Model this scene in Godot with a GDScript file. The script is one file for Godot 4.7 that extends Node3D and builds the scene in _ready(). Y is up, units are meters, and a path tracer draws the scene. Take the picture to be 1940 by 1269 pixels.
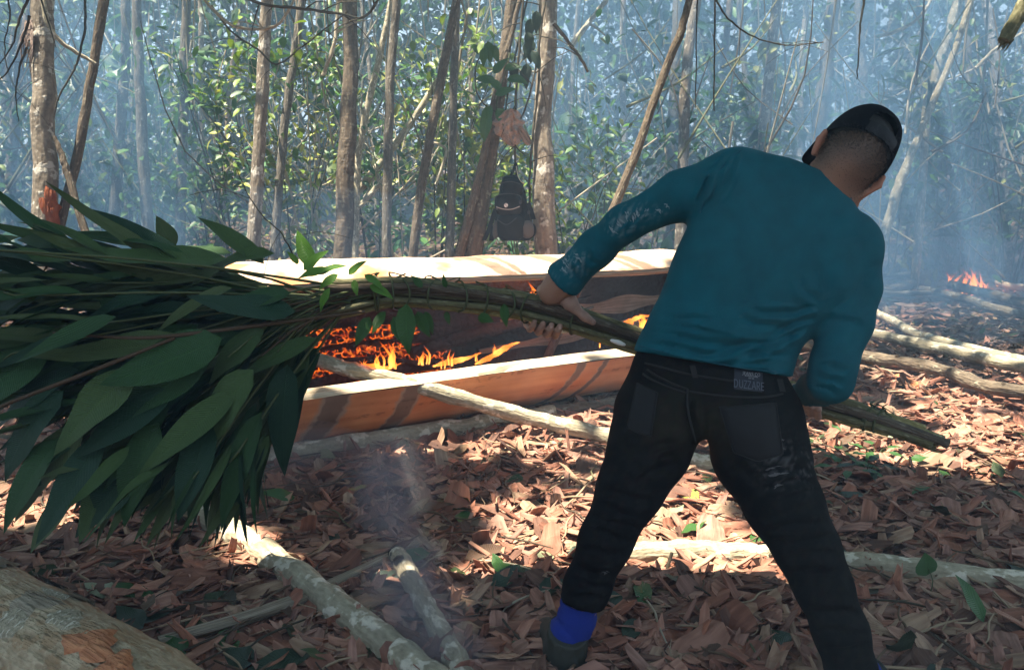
extends Node3D
# A man fans a fire in a dugout canoe with a broom of leaves, in a clearing of a smoky forest.

const F := 1495.0            # focal length in pixels of the photograph
const TILT := 0.18326        # the camera looks down by 10.5 degrees
const CH := 1.32             # height of the camera
var rng := RandomNumberGenerator.new()
var nz := FastNoiseLite.new()
var M := {}
var taken := {}
var SUN := Vector3(-0.27, 0.93, 0.04).normalized()   # towards the sun

# ------------------------------------------------------------------ mesh builder
class MB:
	var v := PackedVector3Array()
	var uv := PackedVector2Array()
	var c := PackedColorArray()
	var ix := PackedInt32Array()
	var weld := PackedInt32Array()
	var col := Color.WHITE

	func p(a: Vector3, u := Vector2.ZERO) -> int:
		v.append(a)
		uv.append(u)
		c.append(col)
		return v.size() - 1

	func t(a: int, b: int, d: int) -> void:
		ix.append(a)
		ix.append(b)
		ix.append(d)

	func q(a: int, b: int, d: int, e: int) -> void:
		t(a, b, d)
		t(a, d, e)

	func tube(pts: PackedVector3Array, rad: PackedFloat32Array, sides := 8, knob := 0.0, sd := 0, cap := true) -> void:
		var n := pts.size()
		var tn := (pts[1] - pts[0]).normalized()
		var nn := tn.cross(Vector3.UP if absf(tn.y) < 0.9 else Vector3.RIGHT).normalized()
		var start := v.size()
		var along := 0.0
		for i in n:
			var t2 := (pts[mini(i + 1, n - 1)] - pts[maxi(i - 1, 0)]).normalized()
			nn = (nn - t2 * nn.dot(t2)).normalized()
			var bb := t2.cross(nn)
			if i > 0:
				along += pts[i].distance_to(pts[i - 1])
			for k in sides + 1:
				var a := TAU * (k % sides) / sides
				var r := rad[i]
				if knob > 0.0:
					r *= 1.0 + knob * (sin(a * 2.0 + sd * 1.7 + i * 0.9) * 0.5 + sin(a * 3.0 + sd * 2.3 - i * 1.7) * 0.35 + sin(i * 2.1 + sd) * 0.45)
				p(pts[i] + (nn * cos(a) + bb * sin(a)) * r, Vector2(float(k) / sides, along))
			weld.append(start + i * (sides + 1))
			weld.append(start + i * (sides + 1) + sides)
		for i in n - 1:
			for k in sides:
				var a := start + i * (sides + 1) + k
				q(a, a + sides + 1, a + sides + 2, a + 1)
		if cap:
			for e in 2:
				var ring := start + (0 if e == 0 else (n - 1) * (sides + 1))
				var mid := p(pts[0 if e == 0 else n - 1] + (tn * -0.12 * rad[0] if e == 0 else (pts[n - 1] - pts[n - 2]).normalized() * 0.12 * rad[n - 1]), Vector2(0.5, 0.5))
				var copy := v.size()
				for k in sides:
					p(v[ring + k], Vector2(0.5 + 0.4 * cos(TAU * k / sides), 0.5 + 0.4 * sin(TAU * k / sides)))
				for k in sides:
					if e == 0:
						t(mid, copy + k, copy + (k + 1) % sides)
					else:
						t(mid, copy + (k + 1) % sides, copy + k)

	func grid(rows: int, cols: int, f: Callable, flip := false) -> int:   # f(i, j) -> [Vector3, Vector2]
		var s := v.size()
		for i in rows:
			for j in cols:
				var r: Array = f.call(i, j)
				p(r[0], r[1])
		for i in rows - 1:
			for j in cols - 1:
				var a := s + i * cols + j
				if flip:
					q(a, a + 1, a + cols + 1, a + cols)
				else:
					q(a, a + cols, a + cols + 1, a + 1)
		return s

	func box(x: Transform3D, s: Vector3) -> void:
		for f in 6:
			var ax := f >> 1
			var sg := 1.0 if f % 2 == 0 else -1.0
			var nrm := Vector3.ZERO
			nrm[ax] = sg
			var u := Vector3.ZERO
			u[(ax + 1) % 3] = 1.0
			var w := nrm.cross(u)
			var b := v.size()
			for k in [[-1, -1], [-1, 1], [1, 1], [1, -1]]:
				p(x * ((nrm + u * k[0] + w * k[1]) * s * 0.5), Vector2(k[0], k[1]) * 0.5)
			q(b, b + 1, b + 2, b + 3)

	func rbox(x: Transform3D, s: Vector3, r := 0.3, n := 8) -> void:   # a box with round edges (superellipsoid)
		var b := v.size()
		var pw := 2.0 / clampf(r, 0.05, 1.0)
		for i in n + 1:
			for j in n * 2 + 1:
				var la := -PI / 2 + PI * i / n
				var lo := TAU * (j % (n * 2)) / (n * 2)
				var d := Vector3(cos(la) * cos(lo), sin(la), cos(la) * sin(lo))
				var k := pow(pow(absf(d.x), pw) + pow(absf(d.y), pw) + pow(absf(d.z), pw), -1.0 / pw)
				p(x * (d * k * s * 0.5), Vector2(float(j) / (n * 2), float(i) / n))
			weld.append(b + i * (n * 2 + 1))
			weld.append(b + i * (n * 2 + 1) + n * 2)
		for i in n:
			for j in n * 2:
				var a := b + i * (n * 2 + 1) + j
				q(a, a + 1, a + n * 2 + 2, a + n * 2 + 1)

	func mesh(flat := false) -> ArrayMesh:
		var ar := []
		ar.resize(Mesh.ARRAY_MAX)
		var nr := PackedVector3Array()
		if flat:
			var v2 := PackedVector3Array()
			var u2 := PackedVector2Array()
			var c2 := PackedColorArray()
			for i in range(0, ix.size(), 3):
				var m := (v[ix[i + 2]] - v[ix[i]]).cross(v[ix[i + 1]] - v[ix[i]]).normalized()
				for k in 3:
					v2.append(v[ix[i + k]])
					u2.append(uv[ix[i + k]])
					c2.append(c[ix[i + k]])
					nr.append(m)
			v = v2
			uv = u2
			c = c2
			ix = PackedInt32Array(range(v.size()))
		else:
			nr.resize(v.size())
			for i in range(0, ix.size(), 3):
				var a := ix[i]
				var b := ix[i + 1]
				var d := ix[i + 2]
				var m := (v[d] - v[a]).cross(v[b] - v[a])
				nr[a] += m
				nr[b] += m
				nr[d] += m
			for i in range(0, weld.size(), 2):
				var s := nr[weld[i]] + nr[weld[i + 1]]
				nr[weld[i]] = s
				nr[weld[i + 1]] = s
			for i in nr.size():
				nr[i] = nr[i].normalized() if nr[i].length_squared() > 0.0 else Vector3.UP
		ar[Mesh.ARRAY_VERTEX] = v
		ar[Mesh.ARRAY_NORMAL] = nr
		ar[Mesh.ARRAY_TEX_UV] = uv
		ar[Mesh.ARRAY_COLOR] = c
		ar[Mesh.ARRAY_INDEX] = ix
		var m2 := ArrayMesh.new()
		m2.add_surface_from_arrays(Mesh.PRIMITIVE_TRIANGLES, ar)
		return m2

# ------------------------------------------------------------------ distance field, meshed as surface nets
class Fld:
	var o: Vector3
	var h: float
	var nx: int
	var ny: int
	var nzz: int
	var d := PackedFloat32Array()

	func _init(lo: Vector3, hi: Vector3, cell: float) -> void:
		o = lo
		h = cell
		nx = int((hi.x - lo.x) / cell) + 2
		ny = int((hi.y - lo.y) / cell) + 2
		nzz = int((hi.z - lo.z) / cell) + 2
		d.resize(nx * ny * nzz)
		d.fill(9.0)

	func cap(a: Vector3, b: Vector3, ra: float, rb: float, k := 0.03, zs := 1.0) -> void:   # zs < 1 makes it thicker front to back
		var rm := maxf(ra, rb) + k + 2.0 * h
		var lo := Vector3(minf(a.x, b.x) - rm, minf(a.y, b.y) - rm, minf(a.z, b.z) - rm / zs)
		var hi := Vector3(maxf(a.x, b.x) + rm, maxf(a.y, b.y) + rm, maxf(a.z, b.z) + rm / zs)
		var x0 := maxi(0, int((lo.x - o.x) / h))
		var x1 := mini(nx - 1, int((hi.x - o.x) / h) + 1)
		var y0 := maxi(0, int((lo.y - o.y) / h))
		var y1 := mini(ny - 1, int((hi.y - o.y) / h) + 1)
		var z0 := maxi(0, int((lo.z - o.z) / h))
		var z1 := mini(nzz - 1, int((hi.z - o.z) / h) + 1)
		var e := b - a
		e.z *= zs
		var inv := 1.0 / maxf(e.length_squared(), 1e-9)
		for z in range(z0, z1 + 1):
			var pz := (o.z + z * h - a.z) * zs
			for y in range(y0, y1 + 1):
				var py := o.y + y * h - a.y
				var yz := py * e.y + pz * e.z
				var at := (z * ny + y) * nx
				for x in range(x0, x1 + 1):
					var px := o.x + x * h - a.x
					var t := clampf((px * e.x + yz) * inv, 0.0, 1.0)
					var qx := px - e.x * t
					var qy := py - e.y * t
					var qz := pz - e.z * t
					var r := sqrt(qx * qx + qy * qy + qz * qz) - ra - (rb - ra) * t
					var s := d[at + x]
					if r >= s + k:
						continue
					var m := maxf(k - absf(r - s), 0.0)
					d[at + x] = minf(r, s) - m * m * 0.25 / k

	func ell(c: Vector3, r: Vector3, bas: Basis, k := 0.02) -> void:
		var rm := maxf(r.x, maxf(r.y, r.z)) + k + 2.0 * h
		var x0 := maxi(0, int((c.x - rm - o.x) / h))
		var x1 := mini(nx - 1, int((c.x + rm - o.x) / h) + 1)
		var y0 := maxi(0, int((c.y - rm - o.y) / h))
		var y1 := mini(ny - 1, int((c.y + rm - o.y) / h) + 1)
		var z0 := maxi(0, int((c.z - rm - o.z) / h))
		var z1 := mini(nzz - 1, int((c.z + rm - o.z) / h) + 1)
		var inv := bas.transposed()
		for z in range(z0, z1 + 1):
			for y in range(y0, y1 + 1):
				var at := (z * ny + y) * nx
				for x in range(x0, x1 + 1):
					var l := inv * (o + Vector3(x, y, z) * h - c)
					var k0 := (l / r).length()
					var k1 := (l / (r * r)).length()
					var e := (k0 - 1.0) * k0 / maxf(k1, 1e-6) if k0 > 1e-5 else -rm
					var s := d[at + x]
					if e >= s + k:
						continue
					var m := maxf(k - absf(e - s), 0.0)
					d[at + x] = minf(e, s) - m * m * 0.25 / k

	func cut(pt: Vector3, n: Vector3, lo := Vector3(-9, -9, -9), hi := Vector3(9, 9, 9)) -> void:   # removes what lies on the side of n
		for z in nzz:
			for y in ny:
				var at := (z * ny + y) * nx
				for x in nx:
					if d[at + x] < 0.1:
						var q := o + Vector3(x, y, z) * h
						var s := (q - pt).dot(n)
						if s > d[at + x] and q.x > lo.x and q.x < hi.x and q.y > lo.y and q.y < hi.y:
							d[at + x] = s

	func at(q: Vector3) -> float:
		var g := (q - o) / h
		var x := clampi(int(g.x), 0, nx - 2)
		var y := clampi(int(g.y), 0, ny - 2)
		var z := clampi(int(g.z), 0, nzz - 2)
		var f := Vector3(g.x - x, g.y - y, g.z - z).clamp(Vector3.ZERO, Vector3.ONE)
		var i := (z * ny + y) * nx + x
		var s := nx * ny
		var a := lerpf(lerpf(d[i], d[i + 1], f.x), lerpf(d[i + nx], d[i + nx + 1], f.x), f.y)
		var b := lerpf(lerpf(d[i + s], d[i + s + 1], f.x), lerpf(d[i + s + nx], d[i + s + nx + 1], f.x), f.y)
		return lerpf(a, b, f.z)

	func hit(q: Vector3, dir: Vector3, far: float) -> Vector3:   # first point of the surface along dir
		var t := 0.0
		while t < far:
			var e := at(q + dir * t)
			if e < 0.0005:
				break
			t += clampf(e * 0.7, 0.0015, 0.05)
		return q + dir * t

	func nets(mb: MB) -> void:
		var id := PackedInt32Array()
		id.resize(d.size())
		id.fill(-1)
		var sl := nx * ny
		var off := [0, 1, nx, nx + 1, sl, sl + 1, sl + nx, sl + nx + 1]
		var lim := h * 3.0
		var val := PackedFloat32Array()
		val.resize(8)
		for z in nzz - 1:
			for y in ny - 1:
				var row := (z * ny + y) * nx
				for x in nx - 1:
					var i := row + x
					var e0 := d[i]
					if e0 > lim or e0 < -lim:
						continue
					var inside := 0
					for k in 8:
						val[k] = d[i + off[k]]
						if val[k] < 0.0:
							inside += 1
					if inside == 0 or inside == 8:
						continue
					var s := Vector3.ZERO
					var n := 0
					for k in 8:
						for ax in 3:
							var b := 1 << ax
							if k & b == 0:
								var l := k | b
								if (val[k] < 0.0) != (val[l] < 0.0):
									var t := val[k] / (val[k] - val[l])
									var q := Vector3(k & 1, (k >> 1) & 1, k >> 2)
									q[ax] += t
									s += q
									n += 1
					id[i] = mb.p(o + (Vector3(x, y, z) + s / n) * h)
		var step := [1, nx, sl]
		for z in range(1, nzz - 1):
			for y in range(1, ny - 1):
				var row := (z * ny + y) * nx
				for x in range(1, nx - 1):
					var i := row + x
					if id[i] < 0:
						continue
					var neg := d[i] < 0.0
					for ax in 3:
						if (d[i + step[ax]] < 0.0) == neg:
							continue
						var u: int = step[(ax + 1) % 3]
						var w: int = step[(ax + 2) % 3]
						var a := id[i]
						var b := id[i - u]
						var cc := id[i - u - w]
						var dd := id[i - w]
						if a < 0 or b < 0 or cc < 0 or dd < 0:
							continue
						if neg:
							mb.q(a, dd, cc, b)
						else:
							mb.q(a, b, cc, dd)

# ------------------------------------------------------------------ places
func cam_basis() -> Basis:
	return Basis(Vector3.RIGHT, -TILT)

func c3(x: float, y: float, d: float) -> Vector3:     # in the camera's axes
	return Vector3((x - 970.0) / F * d, -(y - 634.5) / F * d, -d)

func px(x: float, y: float, d: float) -> Vector3:     # the point at depth d behind that place of the photograph
	return Vector3(0, CH, 0) + cam_basis() * c3(x, y, d)

func ter(x: float, z: float) -> float:                # height of the ground
	var far := maxf(0.0, -z - 7.5)
	return 0.075 * far * far / (far + 1.5) + 0.03 * nz.get_noise_2d(x * 14.0, z * 14.0) * clampf(far, 0.2, 1.0)

func gr(x: float, y: float, h := 0.0) -> Vector3:     # the point of the ground (raised by h) there
	var dir := cam_basis() * Vector3((x - 970.0) / F, -(y - 634.5) / F, -1.0)
	var q := Vector3.ZERO
	var g := h
	for i in 6:
		var t := (g - CH) / minf(dir.y, -0.01)
		q = Vector3(0, CH, 0) + dir * t
		g = ter(q.x, q.z) + h
	q.y = g
	return q

func to_photo(q: Vector3) -> Vector3:                 # x, y in the photograph and depth
	var l := cam_basis().inverse() * (q - Vector3(0, CH, 0))
	return Vector3(970.0 - l.x / l.z * F, 634.5 + l.y / l.z * F, -l.z)

# ------------------------------------------------------------------ naming
func numbered(called: String) -> String:
	var n: int = taken.get(called, -1) + 1
	taken[called] = n
	return called if n == 0 else "%s_%03d" % [called, n]

func tag(o: Node, label: String, category := "", group := "", kind := "") -> Node:
	o.set_meta("label", label)
	if category:
		o.set_meta("category", category)
	if group:
		o.set_meta("group", group)
	if kind:
		o.set_meta("kind", kind)
	return o

func thing(called: String, label: String, category: String, at := Vector3.ZERO, group := "") -> Node3D:
	var o := Node3D.new()
	o.name = numbered(called)
	add_child(o)
	o.position = at
	tag(o, label, category, group)
	return o

func obj(called: String, mesh: Mesh, m: Material, parent: Node = null) -> MeshInstance3D:
	var o := MeshInstance3D.new()
	o.mesh = mesh
	o.material_override = m
	if parent == null:
		o.name = numbered(called)
		add_child(o)
	else:
		o.name = called
		parent.add_child(o, true)
	return o

func many(called: String, mesh: Mesh, m: Material, xs: Array, cs: Array, parent: Node = null) -> MultiMeshInstance3D:
	var mm := MultiMesh.new()
	mm.transform_format = MultiMesh.TRANSFORM_3D
	mm.use_colors = cs.size() > 0
	mm.mesh = mesh
	mm.instance_count = xs.size()
	for i in xs.size():
		mm.set_instance_transform(i, xs[i])
		if cs.size() > 0:
			mm.set_instance_color(i, cs[i])
	var o := MultiMeshInstance3D.new()
	o.multimesh = mm
	o.material_override = m
	o.set_meta("kind", "stuff")
	if parent == null:
		o.name = numbered(called)
		add_child(o)
	else:
		o.name = called
		parent.add_child(o, true)
	return o

# ------------------------------------------------------------------ curves
func curve(pts: Array, n: int) -> PackedVector3Array:    # Catmull-Rom through pts
	var out := PackedVector3Array()
	for i in n:
		var t := float(i) / (n - 1) * (pts.size() - 1)
		var k := mini(int(t), pts.size() - 2)
		var f := t - k
		var a: Vector3 = pts[maxi(k - 1, 0)]
		var b: Vector3 = pts[k]
		var c: Vector3 = pts[k + 1]
		var d: Vector3 = pts[mini(k + 2, pts.size() - 1)]
		out.append(b.cubic_interpolate(c, a, d, f))
	return out

func radii(rs: Array, n: int) -> PackedFloat32Array:
	var out := PackedFloat32Array()
	for i in n:
		var t := float(i) / (n - 1) * (rs.size() - 1)
		var k := mini(int(t), rs.size() - 2)
		out.append(lerpf(rs[k], rs[k + 1], t - k))
	return out

func moved(pts: PackedVector3Array, by: Vector3) -> PackedVector3Array:
	var out := PackedVector3Array()
	for q in pts:
		out.append(q + by)
	return out

func rr(a: float, b: float) -> float:
	return rng.randf_range(a, b)

func face(x: Vector3, y: Vector3) -> Basis:    # x axis along x, y axis near y
	var xx := x.normalized()
	var zz := xx.cross(y)
	zz = zz.normalized() if zz.length() > 1e-4 else xx.cross(Vector3.RIGHT).normalized()
	return Basis(xx, zz.cross(xx), zz)
# ------------------------------------------------------------------ textures and materials
func noise_bytes(sd: int, freq: float, w: int, h: int, oct := 4, type := FastNoiseLite.TYPE_SIMPLEX_SMOOTH, cell := -1) -> PackedByteArray:
	var n := FastNoiseLite.new()
	n.seed = sd
	n.frequency = freq
	n.noise_type = type
	n.fractal_octaves = oct
	if cell >= 0:
		n.cellular_return_type = cell
	var im := n.get_seamless_image(w, h)
	im.convert(Image.FORMAT_L8)
	return im.get_data()

func stretched(sd: int, freq: float, w: int, h: int, by: int, oct := 4) -> PackedByteArray:   # noise drawn out along v
	var n := FastNoiseLite.new()
	n.seed = sd
	n.frequency = freq
	n.fractal_octaves = oct
	var im := n.get_seamless_image(w, h / by)
	im.convert(Image.FORMAT_L8)
	im.resize(w, h, Image.INTERPOLATE_CUBIC)
	return im.get_data()

func lin(r: float, g: float, b: float) -> Color:
	return Color(r, g, b).linear_to_srgb()

func picture(w: int, h: int, f: Callable) -> ImageTexture:   # f(i) -> Color, linear
	var b := PackedByteArray()
	b.resize(w * h * 3)
	for i in w * h:
		var c: Color = f.call(i)
		c = c.linear_to_srgb()
		b[i * 3] = clampi(int(c.r * 255.0), 0, 255)
		b[i * 3 + 1] = clampi(int(c.g * 255.0), 0, 255)
		b[i * 3 + 2] = clampi(int(c.b * 255.0), 0, 255)
	return ImageTexture.create_from_image(Image.create_from_data(w, h, false, Image.FORMAT_RGB8, b))

func grey(w: int, h: int, b: PackedByteArray) -> ImageTexture:
	return ImageTexture.create_from_image(Image.create_from_data(w, h, false, Image.FORMAT_L8, b))

func mat(c: Color, rough := 0.8, tex: Texture2D = null, bump: Texture2D = null, depth := 0.0, tri := 0.0) -> StandardMaterial3D:
	var m := StandardMaterial3D.new()
	m.albedo_color = c
	m.roughness = rough
	m.metallic_specular = 0.4
	if tex:
		m.albedo_texture = tex
	if bump:
		m.heightmap_enabled = true
		m.heightmap_texture = bump
		m.heightmap_scale = depth
	if tri > 0.0:
		m.uv1_triplanar = true
		m.uv1_scale = Vector3.ONE * tri
	return m

func tinted(m: StandardMaterial3D) -> StandardMaterial3D:
	m.vertex_color_use_as_albedo = true
	return m

func leafy(c: Color, tex: Texture2D, bump: Texture2D, through: float, rough := 0.42) -> StandardMaterial3D:
	var m := mat(c, rough, tex, bump, 0.15)
	m.heightmap_scale = 0.3
	m.backlight_enabled = through > 0.0
	m.backlight = Color(through, through, through * 0.6)
	m.cull_mode = BaseMaterial3D.CULL_DISABLED
	m.vertex_color_use_as_albedo = true
	return m

func bark(w: int, h: int, sd: int, dark: Color, light: Color, patch: Color, share: float, rings: float) -> Array:
	var a := stretched(sd, 0.045, w, h, 4, 5)
	var b := noise_bytes(sd + 1, 0.012, w, h, 4)
	var k := noise_bytes(sd + 2, 0.05, w, h, 3)
	var r := stretched(sd + 3, 0.02, h, w, 8, 4)   # used turned: rings round the trunk
	var bump := PackedByteArray()
	bump.resize(w * h)
	var tex := picture(w, h, func(i: int) -> Color:
		var x := i % w
		var y := i / w
		var n := a[i] / 255.0
		var ring := r[x * h + y] / 255.0 if rings > 0.0 else 0.5
		var t := clampf(n * 0.7 + k[i] / 255.0 * 0.5 - 0.1 + (ring - 0.5) * rings, 0.0, 1.0)
		var c := dark.lerp(light, t)
		var e := smoothstep(1.0 - share - 0.06, 1.0 - share + 0.06, b[i] / 255.0 * 0.75 + k[i] / 255.0 * 0.25)
		c = c.lerp(patch * (0.8 + 0.4 * n), e * 0.85)
		bump[i] = clampi(int(255.0 * (n * 0.55 + ring * 0.25 * signf(rings) + k[i] / 255.0 * 0.2 + e * 0.1)), 0, 255)
		return c)
	return [tex, grey(w, h, bump)]

func wood(w: int, h: int, sd: int, dark: Color, light: Color) -> Array:
	var a := stretched(sd, 0.05, w, h, 16, 4)
	var b := noise_bytes(sd + 1, 0.01, w, h, 3)
	var bump := PackedByteArray()
	bump.resize(w * h)
	var tex := picture(w, h, func(i: int) -> Color:
		var n := a[i] / 255.0
		var t := clampf(n * 1.1 - 0.25 + (b[i] / 255.0 - 0.5) * 0.5, 0.0, 1.0)
		bump[i] = int(n * 255.0)
		return dark.lerp(light, t))
	return [tex, grey(w, h, bump)]

func make_materials() -> void:
	# bark of the trunks
	var bk := bark(256, 512, 11, Color(0.10, 0.078, 0.058), Color(0.29, 0.245, 0.19), Color(0.5, 0.47, 0.41), 0.36, 0.5)
	M.bark_pale = mat(Color.WHITE, 0.9, bk[0], bk[1], 1.2)
	M.bark_pale.uv1_scale = Vector3(1, 0.9, 1)
	bk = bark(256, 512, 21, Color(0.055, 0.042, 0.030), Color(0.175, 0.135, 0.095), Color(0.25, 0.22, 0.16), 0.28, 0.25)
	M.bark_brown = mat(Color.WHITE, 0.92, bk[0], bk[1], 1.4)
	M.bark_brown.uv1_scale = Vector3(1, 1.1, 1)
	bk = bark(256, 512, 31, Color(0.07, 0.06, 0.048), Color(0.19, 0.165, 0.13), Color(0.29, 0.27, 0.23), 0.3, 0.2)
	M.bark_grey = mat(Color.WHITE, 0.92, bk[0], bk[1], 1.2)
	bk = bark(256, 512, 41, Color(0.20, 0.17, 0.11), Color(0.44, 0.39, 0.28), Color(0.62, 0.57, 0.46), 0.34, 0.35)
	M.bark_log = mat(Color.WHITE, 0.85, bk[0], bk[1], 0.8)
	M.bark_log.uv1_scale = Vector3(1, 1.3, 1)
	bk = bark(256, 512, 51, Color(0.07, 0.065, 0.03), Color(0.17, 0.16, 0.08), Color(0.26, 0.24, 0.15), 0.3, 0.5)
	M.bark_stick = mat(Color.WHITE, 0.8, bk[0], bk[1], 0.4)
	M.bark_stick.uv1_scale = Vector3(1, 2.0, 1)
	M.bark_stick_pale = M.bark_stick.duplicate()
	M.bark_stick_pale.albedo_color = Color(1.35, 1.3, 1.2)
	bk = bark(512, 512, 61, Color(0.21, 0.15, 0.085), Color(0.52, 0.42, 0.28), Color(0.30, 0.20, 0.11), 0.4, 0.3)
	M.bark_big = mat(Color.WHITE, 0.85, bk[0], bk[1], 1.6)
	M.bark_big.uv1_scale = Vector3(2, 1.5, 1)
	# cut wood
	bk = wood(256, 512, 71, Color(0.42, 0.33, 0.22), Color(0.72, 0.62, 0.47))
	M.wood_pale = mat(Color.WHITE, 0.75, bk[0], bk[1], 0.5)
	bk = wood(256, 512, 81, Color(0.34, 0.12, 0.05), Color(0.62, 0.28, 0.13))
	M.wood_orange = mat(Color.WHITE, 0.75, bk[0], bk[1], 0.6)
	bk = wood(256, 512, 91, Color(0.20, 0.16, 0.11), Color(0.42, 0.36, 0.27))
	M.wood_grey = mat(Color.WHITE, 0.85, bk[0], bk[1], 0.6)
	# chips: grain along u, tinted by each copy
	bk = wood(128, 256, 101, Color(0.55, 0.50, 0.48), Color(1.0, 1.0, 1.0))
	M.chip = tinted(mat(Color.WHITE, 0.8, bk[0], bk[1], 0.4))
	for k in 4:
		var tone: Color = [lin(0.48, 0.25, 0.17), lin(0.42, 0.18, 0.11), lin(0.47, 0.31, 0.21), lin(0.2, 0.105, 0.072)][k]
		M["chip_%d" % k] = mat(tone, 0.8, bk[0], bk[1], 0.4)
	# soil
	var s1 := noise_bytes(111, 0.03, 512, 512, 5)
	var s2 := noise_bytes(112, 0.2, 512, 512, 3)
	var soil := picture(512, 512, func(i: int) -> Color: return Color(0.045, 0.03, 0.022).lerp(Color(0.17, 0.095, 0.065), clampf(s1[i] / 255.0 * 0.6 + s2[i] / 255.0 * 0.7 - 0.2, 0.0, 1.0)))
	M.soil = mat(Color.WHITE, 1.0, soil, grey(512, 512, s2), 2.0, 0.7)
	# leaves: ribs run from the midrib to the edge; grey, so that each copy's colour tints it
	var l1 := noise_bytes(121, 0.03, 256, 512, 3)
	var lb := PackedByteArray()
	lb.resize(256 * 512)
	var ribs := func(fine: float, deep: float) -> Array:
		var t := picture(256, 512, func(i: int) -> Color:
			var u := absf((i % 256) / 127.5 - 1.0)
			var v := (i / 256) / 512.0
			var w := sin((v - u * 0.13) * fine) * 0.5 + 0.5
			var mid := smoothstep(0.05, 0.015, u)
			lb[i] = clampi(int(255.0 * (0.5 + 0.35 * (w - 0.5) * deep + mid * 0.3)), 0, 255)
			var g := 0.78 + 0.22 * (l1[i] / 255.0) - 0.16 * deep * (1.0 - w) + mid * 0.35
			return Color(g, g, g * (1.0 - mid * 0.2)))
		return [t, grey(256, 512, lb)]
	var lf: Array = ribs.call(150.0, 0.9)
	var pl: Array = ribs.call(300.0, 0.85)
	M.leaf_ribs = lf
	M.leaf = leafy(Color.WHITE, lf[0], lf[1], 0.55)
	M.leaf_far = leafy(Color.WHITE, null, null, 0.75, 0.45)
	M.leaf_far.heightmap_enabled = false
	for k in 4:
		M["broom_leaf_%d" % k] = leafy([lin(0.030, 0.078, 0.026), lin(0.058, 0.105, 0.034), lin(0.018, 0.052, 0.027), lin(0.078, 0.112, 0.042)][k], pl[0], pl[1], 0.10, 0.55)
		M["broom_leaf_%d" % k].metallic_specular = 0.3
	M.leaf_fresh = leafy(lin(0.11, 0.26, 0.035), lf[0], lf[1], 0.6)
	M.leaf_green = leafy(lin(0.045, 0.12, 0.03), lf[0], lf[1], 0.4)
	M.leaf_yellow = leafy(lin(0.24, 0.27, 0.06), lf[0], lf[1], 0.5)
	M.leaf_dry = leafy(lin(0.40, 0.30, 0.25), lf[0], lf[1], 0.35, 0.8)
	M.leaf_dark = leafy(lin(0.03, 0.055, 0.03), lf[0], lf[1], 0.2)
	M.leaf_brown = leafy(lin(0.12, 0.07, 0.045), lf[0], lf[1], 0.2, 0.8)
	# char and embers
	var ch := noise_bytes(131, 0.035, 512, 512, 1, FastNoiseLite.TYPE_CELLULAR, FastNoiseLite.RETURN_DISTANCE2_SUB)
	var ch2 := noise_bytes(132, 0.02, 512, 512, 4)
	var ct := picture(512, 512, func(i: int) -> Color:
		var g := 0.012 + 0.03 * ch2[i] / 255.0
		return Color(g, g * 0.95, g * 0.95))
	M.char = mat(Color.WHITE, 0.85, ct, grey(512, 512, ch), 1.5, 1.5)
	var ember := picture(512, 512, func(i: int) -> Color:
		var crack := smoothstep(0.24, 0.03, ch[i] / 255.0)
		var hot := smoothstep(0.46, 0.66, ch2[i] / 255.0)
		var e := crack * hot
		return Color(e, e * e * 0.22, e * e * e * 0.02))
	M.ember = mat(Color.WHITE, 0.9, ct, grey(512, 512, ch), 2.5, 1.5)
	M.ember.emission_enabled = true
	M.ember.emission_texture = ember
	M.ember.emission_operator = BaseMaterial3D.EMISSION_OP_MULTIPLY
	M.ember.emission = Color.WHITE
	M.ember.emission_energy_multiplier = 0.5
	# flame: hot and dense at the foot, gone at the tip
	var fb := Image.create(64, 128, false, Image.FORMAT_RGBAF)
	var fa := Image.create(64, 128, false, Image.FORMAT_RGBAF)
	for y in 128:
		for x in 64:
			var v := y / 127.0
			var hot := pow(1.0 - v, 0.8)
			fa.set_pixel(x, y, Color(0.02, 0.01, 0.0, clampf(0.55 - v * 0.58, 0.0, 0.42)))
			fb.set_pixel(x, y, Color(1.0, 0.07 + 0.26 * hot, 0.005 + 0.06 * hot * hot))
	M.flame = mat(Color.WHITE, 1.0, ImageTexture.create_from_image(fa))
	M.flame.transparency = BaseMaterial3D.TRANSPARENCY_ALPHA
	M.flame.emission_enabled = true
	M.flame.emission_texture = ImageTexture.create_from_image(fb)
	M.flame.emission_operator = BaseMaterial3D.EMISSION_OP_MULTIPLY
	M.flame.emission = Color.WHITE
	M.flame.emission_energy_multiplier = 0.9
	M.flame.cull_mode = BaseMaterial3D.CULL_DISABLED
	M.flame.texture_repeat = false
	# cloth, skin and gear
	var w1 := noise_bytes(141, 0.25, 256, 256, 2)
	var weave := grey(256, 256, w1)
	M.shirt = tinted(mat(Color.WHITE, 0.8, null, weave, 0.12, 5.0))
	M.shirt.metallic_specular = 0.2
	M.shirt_seam = mat(lin(0.004, 0.07, 0.10), 0.85)
	M.denim = tinted(mat(Color.WHITE, 0.88, null, weave, 0.08, 8.0))
	M.denim.metallic_specular = 0.15
	M.denim_edge = mat(lin(0.017, 0.017, 0.0165), 0.85)
	M.patch = mat(lin(0.012, 0.013, 0.02), 0.45)
	M.print = mat(lin(0.26, 0.26, 0.27), 0.7)
	M.print_dim = mat(lin(0.085, 0.092, 0.115), 0.5)
	var sk := noise_bytes(151, 0.05, 256, 256, 4)
	M.skin = tinted(mat(Color.WHITE, 0.55, null, grey(256, 256, sk), 0.06, 14.0))
	M.skin.subsurf_scatter_enabled = true
	M.skin.subsurf_scatter_strength = 0.08
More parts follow.
